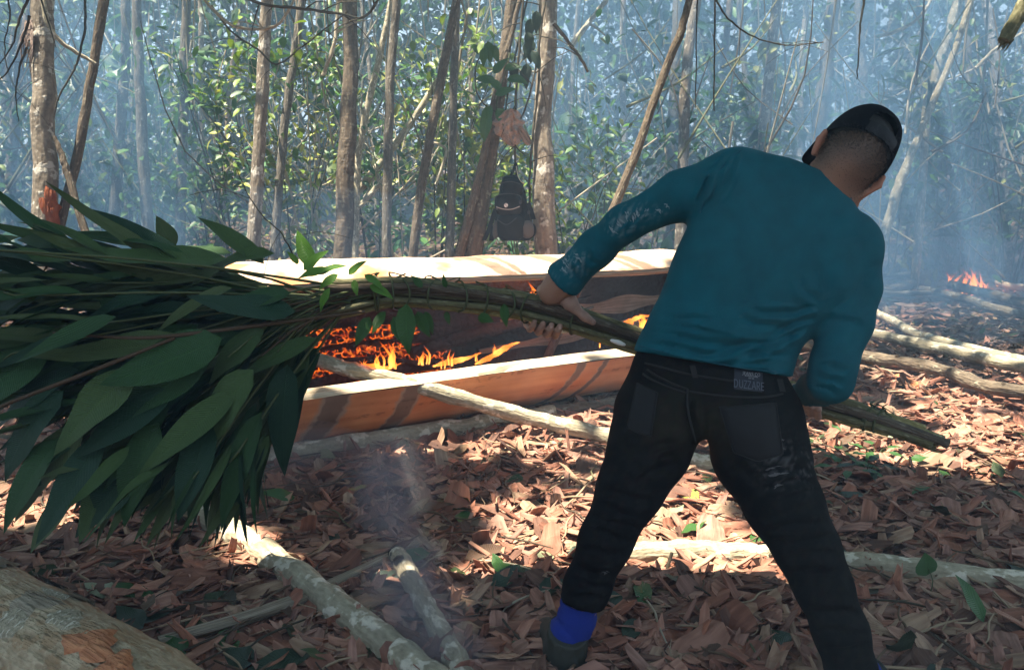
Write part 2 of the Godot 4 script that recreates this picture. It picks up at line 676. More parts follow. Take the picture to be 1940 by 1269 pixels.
	M.hair = mat(lin(0.012, 0.010, 0.009), 0.6, null, weave, 0.25, 20.0)
	M.cap = mat(lin(0.005, 0.0055, 0.0075), 0.9, null, weave, 0.1, 14.0)
	M.cap.metallic_specular = 0.1
	M.cap_strap = mat(lin(0.008, 0.009, 0.011), 0.7)
	M.sock = mat(lin(0.012, 0.028, 0.22), 0.95, null, weave, 0.2, 12.0)
	M.boot = mat(lin(0.032, 0.033, 0.025), 0.7, null, weave, 0.12, 6.0)
	M.sole = mat(lin(0.018, 0.017, 0.015), 0.9)
	M.eye = mat(lin(0.7, 0.68, 0.65), 0.3)
	M.lip = mat(lin(0.28, 0.11, 0.09), 0.6)
	M.nail = mat(lin(0.42, 0.26, 0.2), 0.4)
	M.nylon = mat(lin(0.008, 0.009, 0.011), 0.6, null, weave, 0.1, 10.0)
	M.nylon.metallic_specular = 0.25
	M.nylon_trim = mat(lin(0.03, 0.032, 0.037), 0.6)
	M.dust = mat(lin(0.19, 0.25, 0.265), 0.95)
	M.dust_dark = mat(lin(0.085, 0.085, 0.088), 0.95)
	M.net = mat(lin(0.075, 0.075, 0.075), 0.8, null, weave, 0.2, 16.0)
	M.badge = mat(lin(0.75, 0.75, 0.74), 0.5)
	M.cord = mat(lin(0.4, 0.37, 0.3), 0.8)
	M.vine = mat(lin(0.05, 0.042, 0.026), 0.9)
	M.vine_green = mat(lin(0.06, 0.07, 0.03), 0.8)
	M.vine_pale = mat(lin(0.33, 0.29, 0.21), 0.9)
	M.twig = tinted(mat(Color.WHITE, 0.9))
	M.stalk = mat(lin(0.06, 0.075, 0.025), 0.6)
	M.stem_brown = mat(lin(0.06, 0.036, 0.018), 0.7)
	M.wound = mat(lin(0.62, 0.42, 0.36), 0.85, M.wood_orange.albedo_texture, M.wood_orange.heightmap_texture, 1.2)
	M.ash = mat(lin(0.3, 0.29, 0.28), 1.0)
# ------------------------------------------------------------------ the scene
func _ready() -> void:
	rng.seed = 20240
	nz.seed = 7
	nz.frequency = 0.05
	# camera
	var cam := Camera3D.new()
	cam.name = "camera"
	cam.position = Vector3(0, CH, 0)
	cam.basis = cam_basis()
	cam.fov = rad_to_deg(2.0 * atan(634.5 / F))
	cam.near = 0.05
	cam.far = 200.0
	add_child(cam)
	# sky and air
	var e := Environment.new()
	e.background_mode = Environment.BG_SKY
	var sky := ProceduralSkyMaterial.new()
	sky.sky_top_color = Color(0.56, 0.66, 0.78)
	sky.sky_horizon_color = Color(0.86, 0.88, 0.90)
	sky.ground_bottom_color = Color(0.16, 0.13, 0.1)
	sky.ground_horizon_color = Color(0.35, 0.36, 0.34)
	sky.sky_energy_multiplier = SKY_POWER
	sky.ground_energy_multiplier = 0.5
	e.sky = Sky.new()
	e.sky.sky_material = sky
	e.tonemap_mode = Environment.TONE_MAPPER_LINEAR
	e.tonemap_exposure = EXPOSURE
	e.fog_enabled = true
	e.fog_density = FOG
	e.fog_light_color = Color(0.72, 0.87, 1.0)
	e.volumetric_fog_enabled = true
	e.volumetric_fog_density = 0.0
	e.sdfgi_enabled = true
	e.ssao_enabled = true
	e.ssil_enabled = true
	var we := WorldEnvironment.new()
	we.name = "world_environment"
	we.environment = e
	add_child(we)
	# sun
	var sun := DirectionalLight3D.new()
	sun.name = "sun"
	sun.light_energy = SUN_POWER
	sun.light_color = Color(1.0, 0.955, 0.87)
	sun.light_angular_distance = 0.5
	sun.shadow_enabled = true
	sun.basis = Basis.looking_at(-SUN, Vector3.UP)
	add_child(sun)
	make_materials()
	var t0 := Time.get_ticks_msec()
	for step in [make_ground, make_trees, make_vines, make_undergrowth, make_canopy, make_canoe, make_poles, make_litter, make_broom, make_person, make_backpack, make_smoke]:
		step.call()
		print("%s %d ms" % [step.get_method(), Time.get_ticks_msec() - t0])
		t0 = Time.get_ticks_msec()

const SKY_POWER := 0.60
const EXPOSURE := 5.2
const FOG := 0.013
const SUN_POWER := 1.6

func make_ground() -> void:
	var mb := MB.new()
	var xs := []
	var zs := []
	for i in 81:
		var a := (i - 40) / 40.0
		xs.append(signf(a) * (absf(a) * 9.0 + pow(absf(a), 4.0) * 51.0))
		var b := i / 80.0
		zs.append(6.0 - b * 20.0 - pow(b, 4.0) * 46.0)
	mb.grid(81, 81, func(i: int, j: int) -> Array:
		return [Vector3(xs[j], ter(xs[j], zs[i]), zs[i]), Vector2(xs[j], zs[i]) * 0.3], true)
	tag(obj("ground", mb.mesh(), M.soil), "dark earth of the forest clearing under the wood chips", "", "", "structure")
# ------------------------------------------------------------------ trees, vines, undergrowth
var trunks := []     # {node, foot, top (where the crown sits), crown points}

func leaf_mesh(l: float, w: float, droop: float, fold: float, wave: float, n := 6, across := 2, sd := 0, tip := 1.4) -> ArrayMesh:
	var mb := MB.new()    # along x, upper side up
	mb.grid(n + 1, across * 2 + 1, func(i: int, j: int) -> Array:
		var v := float(i) / n
		var u := float(j) / (across * 2) * 2.0 - 1.0
		var half := w * 0.5 * pow(maxf(0.0, sin(PI * pow(v, 0.75))), 0.85) if v < 1.0 else 0.0
		half *= 1.0 - 0.25 * pow(v, tip)
		var y := -droop * l * v * v + fold * absf(u) * half + wave * half * sin(v * 9.0 + sd + (1.3 if u > 0 else 0.0)) * absf(u)
		return [Vector3(v * l, y, u * half), Vector2(u * 0.5 + 0.5, v)])
	return mb.mesh()

func patch(mb: MB, c: Vector3, dir: Vector3, outv: Vector3, r: float, l: float, ang: float, out: float, sd: float) -> void:
	# a ragged patch lying on a trunk of radius r round the line through c along dir
	mb.grid(9, 21, func(i: int, j: int) -> Array:
		var a := TAU * (j % 20) / 20.0
		var k := i / 8.0
		var rag := 1.0 + 0.22 * sin(a * 3.0 + sd) + 0.14 * sin(a * 7.0 + sd * 2.0) + 0.08 * sin(a * 11.0 + sd)
		var u := cos(a) * k * rag
		var v := sin(a) * k * rag
		var h := out * (1.0 - pow(k, 4.0) * 1.4) + 0.0016 * sin(u * 31.0 + v * 17.0 + sd) * (1.0 - k)
		return [c + dir * u * l * 0.5 + outv.rotated(dir, v * ang) * (r + h), Vector2(v * 0.25, u * 0.5) + Vector2(0.5, 0.5)])

func small_leaf(l := 1.0, w := 0.45) -> ArrayMesh:    # six triangles, folded along the midrib
	var mb := MB.new()
	var a := mb.p(Vector3.ZERO, Vector2(0.5, 0))
	var m1 := mb.p(Vector3(l * 0.45, -0.02, 0), Vector2(0.5, 0.45))
	var e := mb.p(Vector3(l, -0.14 * l, 0), Vector2(0.5, 1))
	var ups := []
	for s in [-1.0, 1.0]:
		ups.append([mb.p(Vector3(l * 0.3, 0.05 * l, s * w * 0.46), Vector2(0.5 + s * 0.45, 0.3)), mb.p(Vector3(l * 0.68, 0.0, s * w * 0.40), Vector2(0.5 + s * 0.4, 0.68))])
	for k in 2:
		var p: int = ups[k][0]
		var q: int = ups[k][1]
		for tri in [[a, p, m1], [m1, p, q], [m1, q, e]]:
			if k == 0:
				mb.t(tri[0], tri[1], tri[2])
			else:
				mb.t(tri[0], tri[2], tri[1])
	return mb.mesh()

func tree(called: String, label: String, path: Array, rs: Array, m: Material, o := {}) -> Node3D:
	# path: [x, y, depth] in the photograph, foot first; the last two set how it goes on above the picture
	var pts := []
	for q in path:
		pts.append(px(q[0], q[1], q[2]))
	var foot: Vector3 = pts[0]
	var dir: Vector3 = (pts[1] - pts[0]).normalized()
	var g := ter(foot.x, foot.z)
	foot = foot + dir * ((g - 0.05 - foot.y) / maxf(dir.y, 0.2))
	pts[0] = foot
	var d2: Vector3 = (pts[-1] - pts[-2]).normalized()
	var up := (d2 + Vector3.UP * 0.5).normalized()
	var tall: float = o.get("tall", 6.0)
	if tall > 0.0:
		pts.append(pts[-1] + d2 * 1.2)
		pts.append(pts[-1] + up * tall * 0.5)
		pts.append(pts[-1] + (up + Vector3.UP * 0.5).normalized() * tall * 0.5)
		rs = rs + [rs[-1] * 0.93, rs[-1] * 0.7, rs[-1] * 0.3]
	var dd: float = path[0][2]
	var rad := []
	for r in rs:
		rad.append(r / F * dd * 0.5)
	var t: Node3D = thing(called, label, "tree", foot, "trunks standing round the clearing")
	var n := 26
	var mb := MB.new()
	var line := curve(pts, n)
	var rl := radii(rad, n)
	if o.get("flare", 0.0) > 0.0:
		rl[0] *= 1.0 + o.flare
		rl[1] *= 1.0 + o.flare * 0.3
	for i in range(1, n - 1):
		line[i] += Vector3(rr(-1, 1), 0, rr(-1, 1)) * rl[i] * 0.16
	mb.tube(moved(line, -foot), rl, 12, 0.06, rng.randi() % 99)
	obj("trunk", mb.mesh(), m, t)
	if o.has("roots"):
		for k in int(o.roots):
			var a: float = TAU * k / o.roots + rr(-0.3, 0.3) + 0.5
			var r0: float = rl[0]
			var w := Vector3(cos(a), 0, sin(a))
			mb = MB.new()
			mb.tube(curve([Vector3(0, r0 * 4.0, 0) + w * r0 * 0.5, Vector3(0, r0 * 1.4, 0) + w * r0 * 1.05, w * r0 * 2.0 + Vector3(0, 0.02, 0), w * r0 * 3.2 + Vector3(0, -0.08, 0)], 9), radii([r0 * 0.3, r0 * 0.45, r0 * 0.4, r0 * 0.18], 9), 8, 0.08, k)
			obj("root", mb.mesh(), m, t)
	if tall > 0.0:
		# limbs above the picture
		for k in 3:
			var i := n - 3 - k * 2
			var a := rr(0, TAU)
			var w := Vector3(cos(a), 0.7, sin(a)).normalized()
			var b := line[i] - foot
			mb = MB.new()
			mb.tube(curve([b, b + w * 0.8, b + (w + Vector3.UP * 0.4).normalized() * 2.0], 7), radii([rl[i] * 0.6, rl[i] * 0.4, 0.01], 7), 6)
			obj("limb", mb.mesh(), m, t)
		trunks.append({"node": t, "foot": foot, "top": line[n - 1], "crown": [], "tint": []})
	t.set_meta("line", line)
	return t

func make_trees() -> void:
	var t: Node3D
	t = tree("pale_lichen_tree", "pale blotchy trunk with a red bark wound above the leaf broom", [[84, 470, 6.4], [84, 300, 6.4], [82, 150, 6.4], [79, 0, 6.4]], [46, 43, 40, 40], M.bark_pale, {"flare": 0.2})
	# the wound: bark torn away, the red wood beneath it sunk in a ragged lip
	for w in [[88, 418, 15, 44], [92, 384, 9, 24], [78, 445, 8, 22]]:
		var q := px(w[0], w[1], 6.36)
		q.z -= 0.078
		var mb := MB.new()
		patch(mb, q - t.position, Vector3.UP, Vector3(0.05, 0, 1).normalized(), 0.112, w[3] * 2.0 / F * 6.4, 0.85, 0.010, w[1])
		obj("bark_wound", mb.mesh(), M.wound, t)
	var mb2 := MB.new()    # a tuft of dry fibre where a limb broke off
	for k in 26:
		var a := px(50 + rr(-5, 10), 55 + rr(-20, 15), 6.3)
		mb2.tube(curve([a, a + Vector3(rr(-0.05, 0.05), -0.08, 0.02), a + Vector3(rr(-0.08, 0.06), rr(-0.3, -0.16), rr(-0.02, 0.05))], 5), radii([0.008, 0.006, 0.002], 5), 4)
	for i in mb2.v.size():
		mb2.v[i] -= t.position
	obj("fibre_tuft", mb2.mesh(), M.leaf_dry, t)
	tree("crooked_dark_tree", "crooked dark slender trunk leaning right beside the pale blotchy trunk", [[112, 430, 6.5], [135, 340, 6.5], [158, 225, 6.5], [178, 110, 6.5], [195, 0, 6.5]], [19, 18, 17, 17, 18], M.bark_brown)
	tree("leaning_dead_stem", "short dark dead stem crossing in front of the crooked dark trunk", [[162, 440, 6.35], [140, 370, 6.35], [118, 300, 6.35], [102, 258, 6.35]], [15, 14, 12, 6], M.bark_brown, {"tall": 0.0})
	tree("hazy_straight_tree", "thin straight grey trunk fading into blue smoke, left of a twin", [[214, 420, 9.0], [226, 260, 9.0], [236, 120, 9.0], [238, 0, 9.0]], [21, 19, 17, 16], M.bark_grey)
	tree("hazy_straight_tree", "thin grey trunk with lichen scars, right of its hazy twin", [[277, 420, 8.6], [268, 250, 8.6], [262, 120, 8.6], [258, 0, 8.6]], [22, 20, 18, 17], M.bark_grey)
	tree("mossy_slim_tree", "slim greenish trunk standing before a thicket of hanging vines", [[342, 420, 9.2], [346, 250, 9.2], [349, 100, 9.2], [352, 0, 9.2]], [20, 18, 17, 16], M.bark_grey)
	tree("sunlit_speckled_tree", "speckled brown trunk lit from the left, rising at the canoe's near end", [[478, 500, 6.9], [485, 380, 6.9], [493, 230, 6.9], [500, 100, 6.9], [504, 0, 6.9]], [26, 25, 24, 23, 22], M.bark_pale, {"flare": 0.15})
	tree("hazy_leaning_tree", "pale slim trunk leaning right just behind the speckled trunk", [[519, 470, 8.2], [530, 330, 8.2], [546, 180, 8.2], [566, 40, 8.2]], [18, 17, 16, 15], M.bark_grey)
	tree("brown_ringed_tree", "straight brown trunk with faint rings behind the middle of the broom sprig", [[648, 480, 7.0], [655, 330, 7.0], [662, 180, 7.0], [664, 0, 7.0]], [37, 35, 30, 28], M.bark_brown, {"flare": 0.12})
	tree("bent_pale_sapling", "thin pale sapling bent to the right out of the tangle", [[674, 440, 8.4], [676, 330, 8.4], [688, 240, 8.4], [716, 120, 8.4], [742, 0, 8.4]], [13, 13, 14, 12, 11], M.bark_log)
	tree("grey_brown_tree", "even grey brown trunk right of the tree stump", [[733, 480, 7.4], [735, 300, 7.4], [740, 150, 7.4], [750, 0, 7.4]], [19, 18, 17, 16], M.bark_grey)
	tree("right_leaning_tree", "slim brown trunk leaning right with a fork above the frame's middle", [[782, 480, 7.0], [796, 370, 7.0], [818, 240, 7.0], [845, 100, 7.0], [866, 0, 7.0]], [18, 17, 18, 17, 16], M.bark_brown)
	tree("upright_grey_tree", "upright narrow grey trunk standing right of the leaning brown one", [[852, 480, 7.9], [856, 300, 7.9], [860, 150, 7.9], [866, 0, 7.9]], [17, 16, 15, 14], M.bark_grey)
	tree("far_pale_tree", "very thin pale trunk far behind the backpack tree", [[893, 470, 10.5], [898, 300, 10.5], [893, 150, 10.5], [886, 0, 10.5]], [13, 12, 11, 10], M.bark_pale)
	tree("backpack_leaning_tree", "thick brown trunk leaning right, bark peeling, left of the hanging backpack", [[898, 480, 6.1], [915, 370, 6.1], [935, 250, 6.1], [952, 120, 6.1], [968, 0, 6.1]], [34, 32, 27, 23, 21], M.bark_brown, {"flare": 0.2})
	tree("second_stem_tree", "second slimmer stem climbing against the leaning brown trunk", [[868, 490, 6.05], [893, 400, 6.05], [908, 330, 6.0], [936, 200, 5.98], [970, 60, 5.98], [985, 0, 5.98]], [20, 19, 16, 12, 10, 9], M.bark_brown)
	tree("buttressed_pale_tree", "stout pale barked trunk with flaring foot, right of the hanging backpack", [[1036, 480, 6.2], [1030, 380, 6.2], [1028, 250, 6.2], [1033, 120, 6.2], [1041, 0, 6.2]], [52, 42, 36, 34, 33], M.bark_pale, {"flare": 0.25, "roots": 5})
	tree("slanting_brown_pole_tree", "bare brown stem slanting across, just above the man's bent arm", [[1120, 490, 5.2], [1172, 372, 5.2], [1215, 262, 5.2], [1262, 130, 5.2], [1290, 60, 5.2], [1306, 0, 5.2]], [17, 17, 16, 16, 15, 14], M.bark_brown, {"tall": 2.0})
	tree("smoke_veiled_tree", "pale straight trunk veiled in smoke left of the man's shoulder", [[1288, 470, 8.8], [1293, 300, 8.8], [1302, 130, 8.8], [1320, 0, 8.8]], [22, 21, 20, 19], M.bark_pale)
	tree("smoke_veiled_tree", "dim trunk in thick smoke just left of the pale straight one", [[1266, 470, 10.5], [1272, 300, 10.5], [1280, 130, 10.5], [1284, 0, 10.5]], [24, 22, 20, 18], M.bark_grey)
	tree("tan_smoky_tree", "tan trunk in smoke rising above the man's back", [[1440, 470, 9.4], [1450, 250, 9.4], [1462, 100, 9.4], [1472, 0, 9.4]], [24, 22, 20, 18], M.bark_pale)
	tree("dark_smoky_tree", "dark thick trunk in smoke above the man's collar", [[1530, 470, 10.6], [1555, 220, 10.6], [1572, 80, 10.6], [1581, 0, 10.6]], [30, 28, 26, 24], M.bark_brown)
	tree("bent_sunlit_tree", "sunlit tan trunk bent sharply right, right of the man's cap", [[1744, 405, 9.6], [1752, 300, 9.6], [1756, 215, 9.6], [1772, 150, 9.6], [1798, 70, 9.6], [1816, 0, 9.6]], [15, 15, 17, 18, 19, 18], M.bark_log)
	tree("fallen_leaning_tree", "short sunlit trunk leaning right in smoke beside the man's shoulder", [[1676, 450, 8.6], [1692, 390, 8.6], [1716, 320, 8.6], [1752, 230, 8.6]], [21, 19, 17, 13], M.bark_log)
	# farther trunks, between and behind those
	var far := [["slender grey trunk far off between the hazy twins", 250, 12.0, 14], ["far slender trunk in the vine thicket", 385, 12.5, 12], ["far thin trunk right of the vine thicket", 432, 13.5, 12], ["distant trunk left of the brown ringed tree", 602, 12.0, 14], ["distant thin trunk behind the stump", 705, 13.0, 10],
		["far trunk seen over the backpack", 985, 13.0, 13], ["far pale trunk right of the buttressed tree", 1082, 12.0, 12], ["far smoky trunk over the slanting stem", 1180, 12.5, 14], ["far trunk in smoke over the man's upper arm", 1365, 12.0, 15], ["far dim trunk over the man's back", 1415, 14.0, 14],
		["far dim trunk over the collar", 1515, 14.0, 13], ["dim trunk behind the cap", 1640, 12.5, 18], ["far pale trunk right of the bent sunlit tree", 1838, 12.0, 12], ["dark trunk in smoke near the frame's right edge", 1893, 11.0, 20], ["dark smoky trunk beyond the pale blotchy tree", 28, 10.5, 20], ["thin smoky trunk left of the pale blotchy tree", 8, 12.5, 14]]
	for k in far.size():
		var a: Array = far[k]
		var lean := rr(-26, 34)
		tree("distant_tree", a[0], [[a[1] - lean * 0.5, 430, a[2]], [a[1] - lean * 0.2 + rr(-5, 5), 290, a[2]], [a[1] + lean * 0.2, 140, a[2]], [a[1] + lean, 0, a[2]]], [a[3], a[3] * 0.92, a[3] * 0.85, a[3] * 0.8], [M.bark_grey, M.bark_pale, M.bark_brown][k % 3], {"tall": 4.0})
	# a stump behind the canoe
	var s := px(700, 462, 7.6)
	s.y = ter(s.x, s.z)
	var st := thing("tree_stump", "short broken stump with bent roots behind the canoe rim", "stump", s)
	mb2 = MB.new()
	mb2.tube(curve([Vector3(0, -0.1, 0), Vector3(0.0, 0.14, 0), Vector3(0.01, 0.3, 0), Vector3(0.03, 0.46, 0)], 8), radii([0.13, 0.085, 0.075, 0.09], 8), 12, 0.14, 3)
	obj("trunk", mb2.mesh(), M.bark_pale, st)
	for k in 4:
		mb2 = MB.new()
		var a := 0.4 + k * 1.5
		var w := Vector3(cos(a), 0, sin(a))
		mb2.tube(curve([Vector3(0, 0.2, 0) + w * 0.05, w * 0.16 + Vector3(0, 0.13, 0), w * 0.3 + Vector3(0, 0.05, 0), w * 0.45 + Vector3(0, -0.05, 0)], 8), radii([0.03, 0.04, 0.03, 0.02], 8), 7, 0.1, k)
		obj("root", mb2.mesh(), M.bark_pale, st)

func vine(called: String, label: String, cat: String, path: Array, w0: float, w1: float, m: Material, twigs := 0, group := "") -> MeshInstance3D:
	var pts := []
	for q in path:
		pts.append(px(q[0], q[1], q[2]))
	var n := path.size() * 5
	var mb := MB.new()
	var d: float = path[0][2]
	var line := curve(pts, n)
	var org := line[0]
	for i in n:
		line[i] += Vector3(rr(-1, 1), rr(-1, 1), rr(-1, 1)) * 0.003 - org
	mb.tube(line, radii([w0 / F * d * 0.5, w1 / F * d * 0.5], n), 7, 0.1, rng.randi() % 50)
	for k in twigs:
		var i := rng.randi_range(2, n - 2)
		var a := line[i]
		var w := Vector3(rr(-1, 1), rr(-0.8, 0.6), rr(-0.6, 0.6)).normalized()
		var l := rr(0.15, 0.45)
		mb.tube(curve([a, a + w * l * 0.5, a + w * l + Vector3(0, -0.06, 0)], 5), radii([w1 / F * d * 0.35, 0.0012], 5), 5)
	var o := obj(called, mb.mesh(), m)
	o.position = org
	tag(o, label, cat, group)
	return o

func make_vines() -> void:
	# limbs and vines hanging in front of the trees
	vine("dead_limb", "curved pale dead limb hanging from the pale blotchy trunk to the crooked stem", "branch", [[78, -20, 6.2], [88, 40, 6.2], [110, 75, 6.25], [150, 103, 6.35], [180, 120, 6.4]], 11, 6, M.bark_log)
	vine("hanging_vine", "dark looping vine right of the pale blotchy trunk", "vine", [[160, -10, 6.2], [160, 50, 6.2], [150, 100, 6.2], [138, 135, 6.2], [112, 180, 6.2], [104, 205, 6.2]], 5, 3, M.vine)
	for k in 5:
		vine("drooping_twig", ["longest drooping dark twig at the top left corner", "drooping dark twig curving to the picture's left edge", "fine dark twig ending below the fibre tuft", "dark twig crossing the pale blotchy trunk's crown", "short dark twig beside the corner branches"][k], "twig", [[[60, -20, 5.6], [35, 40, 5.6], [20, 90, 5.6], [-10, 130, 5.6]], [[55, 30, 5.7], [40, 80, 5.7], [10, 140, 5.7], [-20, 155, 5.7]], [[50, 90, 5.7], [36, 130, 5.7], [28, 180, 5.7], [35, 230, 5.7]], [[70, -20, 5.9], [90, 40, 5.9], [105, 90, 5.9]], [[10, -20, 5.5], [18, 30, 5.5], [8, 80, 5.5], [12, 130, 5.5]]][k], 6 - k * 0.6, 1.5, M.vine, 2)
	vine("sagging_branch", "long thin dark branch sagging across the top left of centre", "branch", [[440, -15, 5.4], [500, 8, 5.4], [560, 15, 5.4], [640, 25, 5.4], [688, 32, 5.4], [725, -15, 5.4]], 6, 5, M.vine, 7)
	vine("sagging_branch", "pale looping branch under the dark sagging one", "branch", [[375, -15, 5.8], [420, 35, 5.8], [455, 52, 5.8], [500, 54, 5.8], [530, 42, 5.8], [562, -10, 5.8]], 6, 5, M.bark_log, 3)
	vine("thin_branch", "thin dark forked branch reaching across the speckled trunk", "branch", [[400, 10, 5.9], [440, 62, 5.9], [490, 95, 5.9], [523, 122, 5.9], [570, 90, 5.9], [615, 55, 5.9], [660, 20, 5.9]], 4, 2.5, M.vine, 6)
	vine("broken_limb", "broken pale limb pointing down near the top, left of the brown ringed tree", "branch", [[640, -10, 6.4], [638, 40, 6.4], [632, 85, 6.4], [618, 125, 6.4], [611, 144, 6.4]], 7, 8, M.bark_log, 2)
	vine("crossing_limb", "dark broken limb jutting down from the buttressed trunk's right side", "branch", [[1050, 45, 6.1], [1066, 65, 6.1], [1085, 90, 6.1], [1100, 110, 6.1], [1115, 136, 6.1]], 8, 5, M.bark_brown, 1)
	var b := thing("broken_branch_end", "thick mossy broken branch end poking in at the top right corner", "branch", px(1930, 20, 3.4))
	var mb := MB.new()
	mb.tube(moved(curve([px(1990, -50, 3.4), px(1945, 5, 3.4), px(1925, 40, 3.4), px(1902, 78, 3.4)], 14), -b.position), radii([0.036, 0.034, 0.03, 0.026], 14), 12, 0.12, 4)
	obj("limb", mb.mesh(), M.bark_stick, b)
	mb = MB.new()
	for k in 16:
		var q := px(1902 + rr(-9, 9), 78 + rr(-9, 9), 3.4) - b.position
		mb.tube(PackedVector3Array([q + Vector3(0.02, 0.025, 0), q + Vector3(rr(-0.02, 0.0), rr(-0.035, -0.01), rr(-0.008, 0.008))]), PackedFloat32Array([0.006, 0.001]), 5)
	obj("splintered_end", mb.mesh(), M.bark_stick, b)
	# vines round the backpack
	vine("climbing_vine", "dark vine hanging beside the buttressed trunk's left edge", "vine", [[1024, -20, 5.95], [1022, 80, 5.95], [1020, 160, 5.95], [1010, 250, 5.95], [1004, 330, 5.95], [1004, 400, 5.95], [1012, 440, 5.95]], 5, 4, M.vine, 4)
	vine("hanging_vine", "straight vine that carries the dry leaf and the backpack", "vine", [[993, -20, 5.9], [985, 80, 5.9], [978, 170, 5.9], [976, 250, 5.9], [977, 318, 5.9]], 5, 4, M.vine, 3)
	vine("hanging_vine", "slanting vine crossing above the dry hanging leaf", "vine", [[1034, -10, 5.88], [1022, 80, 5.88], [1010, 150, 5.88], [995, 205, 5.88], [976, 245, 5.88]], 4, 3.5, M.vine, 3)
	vine("looped_vine", "thin dark vine looping left of the leaning backpack tree", "vine", [[930, 90, 5.85], [905, 115, 5.85], [900, 150, 5.85], [905, 180, 5.85], [920, 200, 5.85], [945, 215, 5.85]], 3, 2.5, M.vine)
	vine("hanging_vine", "thin vine left of the straight one, over the leaning tree", "vine", [[1002, -20, 6.0], [990, 40, 6.0], [975, 110, 6.0], [962, 180, 6.0], [958, 210, 6.0]], 4, 3, M.vine, 3)
	vine("hanging_vine", "long thin dark vine above the man's cap", "vine", [[1640, -15, 6.0], [1632, 40, 6.0], [1628, 90, 6.0], [1624, 150, 6.0]], 5, 2, M.vine)
	vine("hanging_vine", "long drooping dark vine over the man's back, left of a shorter one", "vine", [[1322, -15, 6.4], [1320, 70, 6.4], [1318, 205, 6.4]], 3, 2, M.vine)
	vine("hanging_vine", "drooping dark vine left of the tan smoky tree", "vine", [[1356, -15, 6.4], [1354, 90, 6.4], [1353, 210, 6.4]], 4, 2.5, M.vine)
	vine("arching_twig", "long dark twig arching across the smoke above the man's shoulder", "twig", [[1355, -5, 6.2], [1380, 35, 6.2], [1430, 70, 6.2], [1490, 85, 6.2], [1560, 80, 6.2]], 4, 2, M.vine, 5)
	vine("leafless_sapling", "thin dark twig rising over the canoe's left end beside the broom sprig", "twig", [[562, 500, 3.2], [535, 445, 3.2], [498, 410, 3.2], [470, 370, 3.2], [448, 320, 3.2]], 3, 1.5, M.vine, 3)
	vine("fallen_limb", "pale fallen limb propped in the tangle behind the ringed tree", "branch", [[668, 375, 8.8], [720, 310, 8.8], [780, 230, 8.8], [830, 150, 8.8]], 17, 11, M.bark_log, 3)
	vine("fallen_limb", "second pale limb crossing low in the tangle", "branch", [[660, 410, 8.4], [700, 370, 8.4], [735, 330, 8.4]], 12, 9, M.bark_log, 2)
	vine("fallen_limb", "short pale limb with a fork right of the leaning brown trunk", "branch", [[826, 350, 8.2], [845, 290, 8.2], [835, 275, 8.2], [812, 268, 8.2]], 6, 5, M.bark_log, 2)
	vine("slanting_limb", "pale limb slanting behind the buttressed trunk, high up", "branch", [[1080, 90, 9.0], [1110, 50, 9.0], [1150, 0, 9.0]], 12, 9, M.bark_log, 2)
	vine("slanting_limb", "pale tan limb slanting up in smoke right of the man's cap", "branch", [[1850, 130, 9.2], [1890, 90, 9.2], [1945, 60, 9.2]], 7, 5, M.bark_log, 2)
	vine("slanting_limb", "hazy limb crossing the smoke near the bent sunlit trunk", "branch", [[1660, 70, 9.2], [1710, 55, 9.2], [1745, 30, 9.2], [1765, 0, 9.2]], 8, 6, M.bark_log, 3)
	# leaves on the leaning tree, and the big dry leaf
	var cl := thing("climbing_plant", "small green leafed climber on the leaning tree above the backpack", "climbing plant", px(945, 215, 5.85))
	mb = MB.new()
	mb.tube(moved(curve([px(948, 250, 5.86), px(940, 215, 5.84), px(945, 175, 5.84), px(960, 130, 5.85), px(965, 100, 5.9)], 14), -cl.position), radii([0.006, 0.004], 14), 6)
	obj("stem", mb.mesh(), M.vine_green, cl)
	var lm := leaf_mesh(0.16, 0.085, 0.25, 0.25, 0.1)
	for q in [[935, 140, 0.9, 70], [955, 130, 0.2, 60], [918, 90, -1.7, 60], [925, 78, -1.5, 70], [932, 85, -1.2, 60], [940, 155, 2.9, 70], [960, 150, 0.0, 60], [950, 170, 2.4, 60], [930, 200, -2.0, 80], [925, 215, -1.8, 90], [942, 205, -1.0, 80], [968, 145, -0.3, 60], [938, 180, 0.4, 70]]:
		var o := obj("leaf", lm, M.leaf_green, cl)
		o.transform = Transform3D(face(Vector3(cos(q[2]), sin(q[2]), 0.25), Vector3(-0.2, 0.5, 0.8)).scaled(Vector3.ONE * q[3] / 70.0), px(q[0], q[1], 5.82) - cl.position)
	for k in 9:     # dark dead leaves caught in the vines
		var q: Array = [[1000, 60, -1.4], [1006, 35, -1.7], [995, 80, -1.2], [1010, 75, -2.0], [998, 120, -1.6], [972, 115, -1.5], [990, 128, -1.3], [1016, 20, -1.5], [1008, 95, -1.1]][k]
		var o := obj("dead_leaf", lm, M.leaf_dark)
		o.transform = Transform3D(face(Vector3(cos(q[2]), sin(q[2]), 0.2), Vector3(0.3, 0.3, 0.9)), px(q[0], q[1], 5.86))
		tag(o, ["dark dead leaf third from the top beside the buttressed trunk", "dark dead leaf near the picture's top beside the buttressed trunk", "dark dead leaf left of its neighbours in the vines", "dark dead leaf touching the buttressed trunk", "lowest dark leaf beside the buttressed trunk", "small dark leaf left of the straight hanging vine", "dark leaf just above the dry brown leaf", "topmost dark dead leaf beside the buttressed trunk", "dark dead leaf hanging at the vines' crossing"][k], "leaf", "dead leaves caught in the vines")
	var dl := thing("dry_hanging_leaf", "large crumpled dry brown leaf hanging above the backpack", "leaf", px(968, 240, 5.82))
	mb = MB.new()
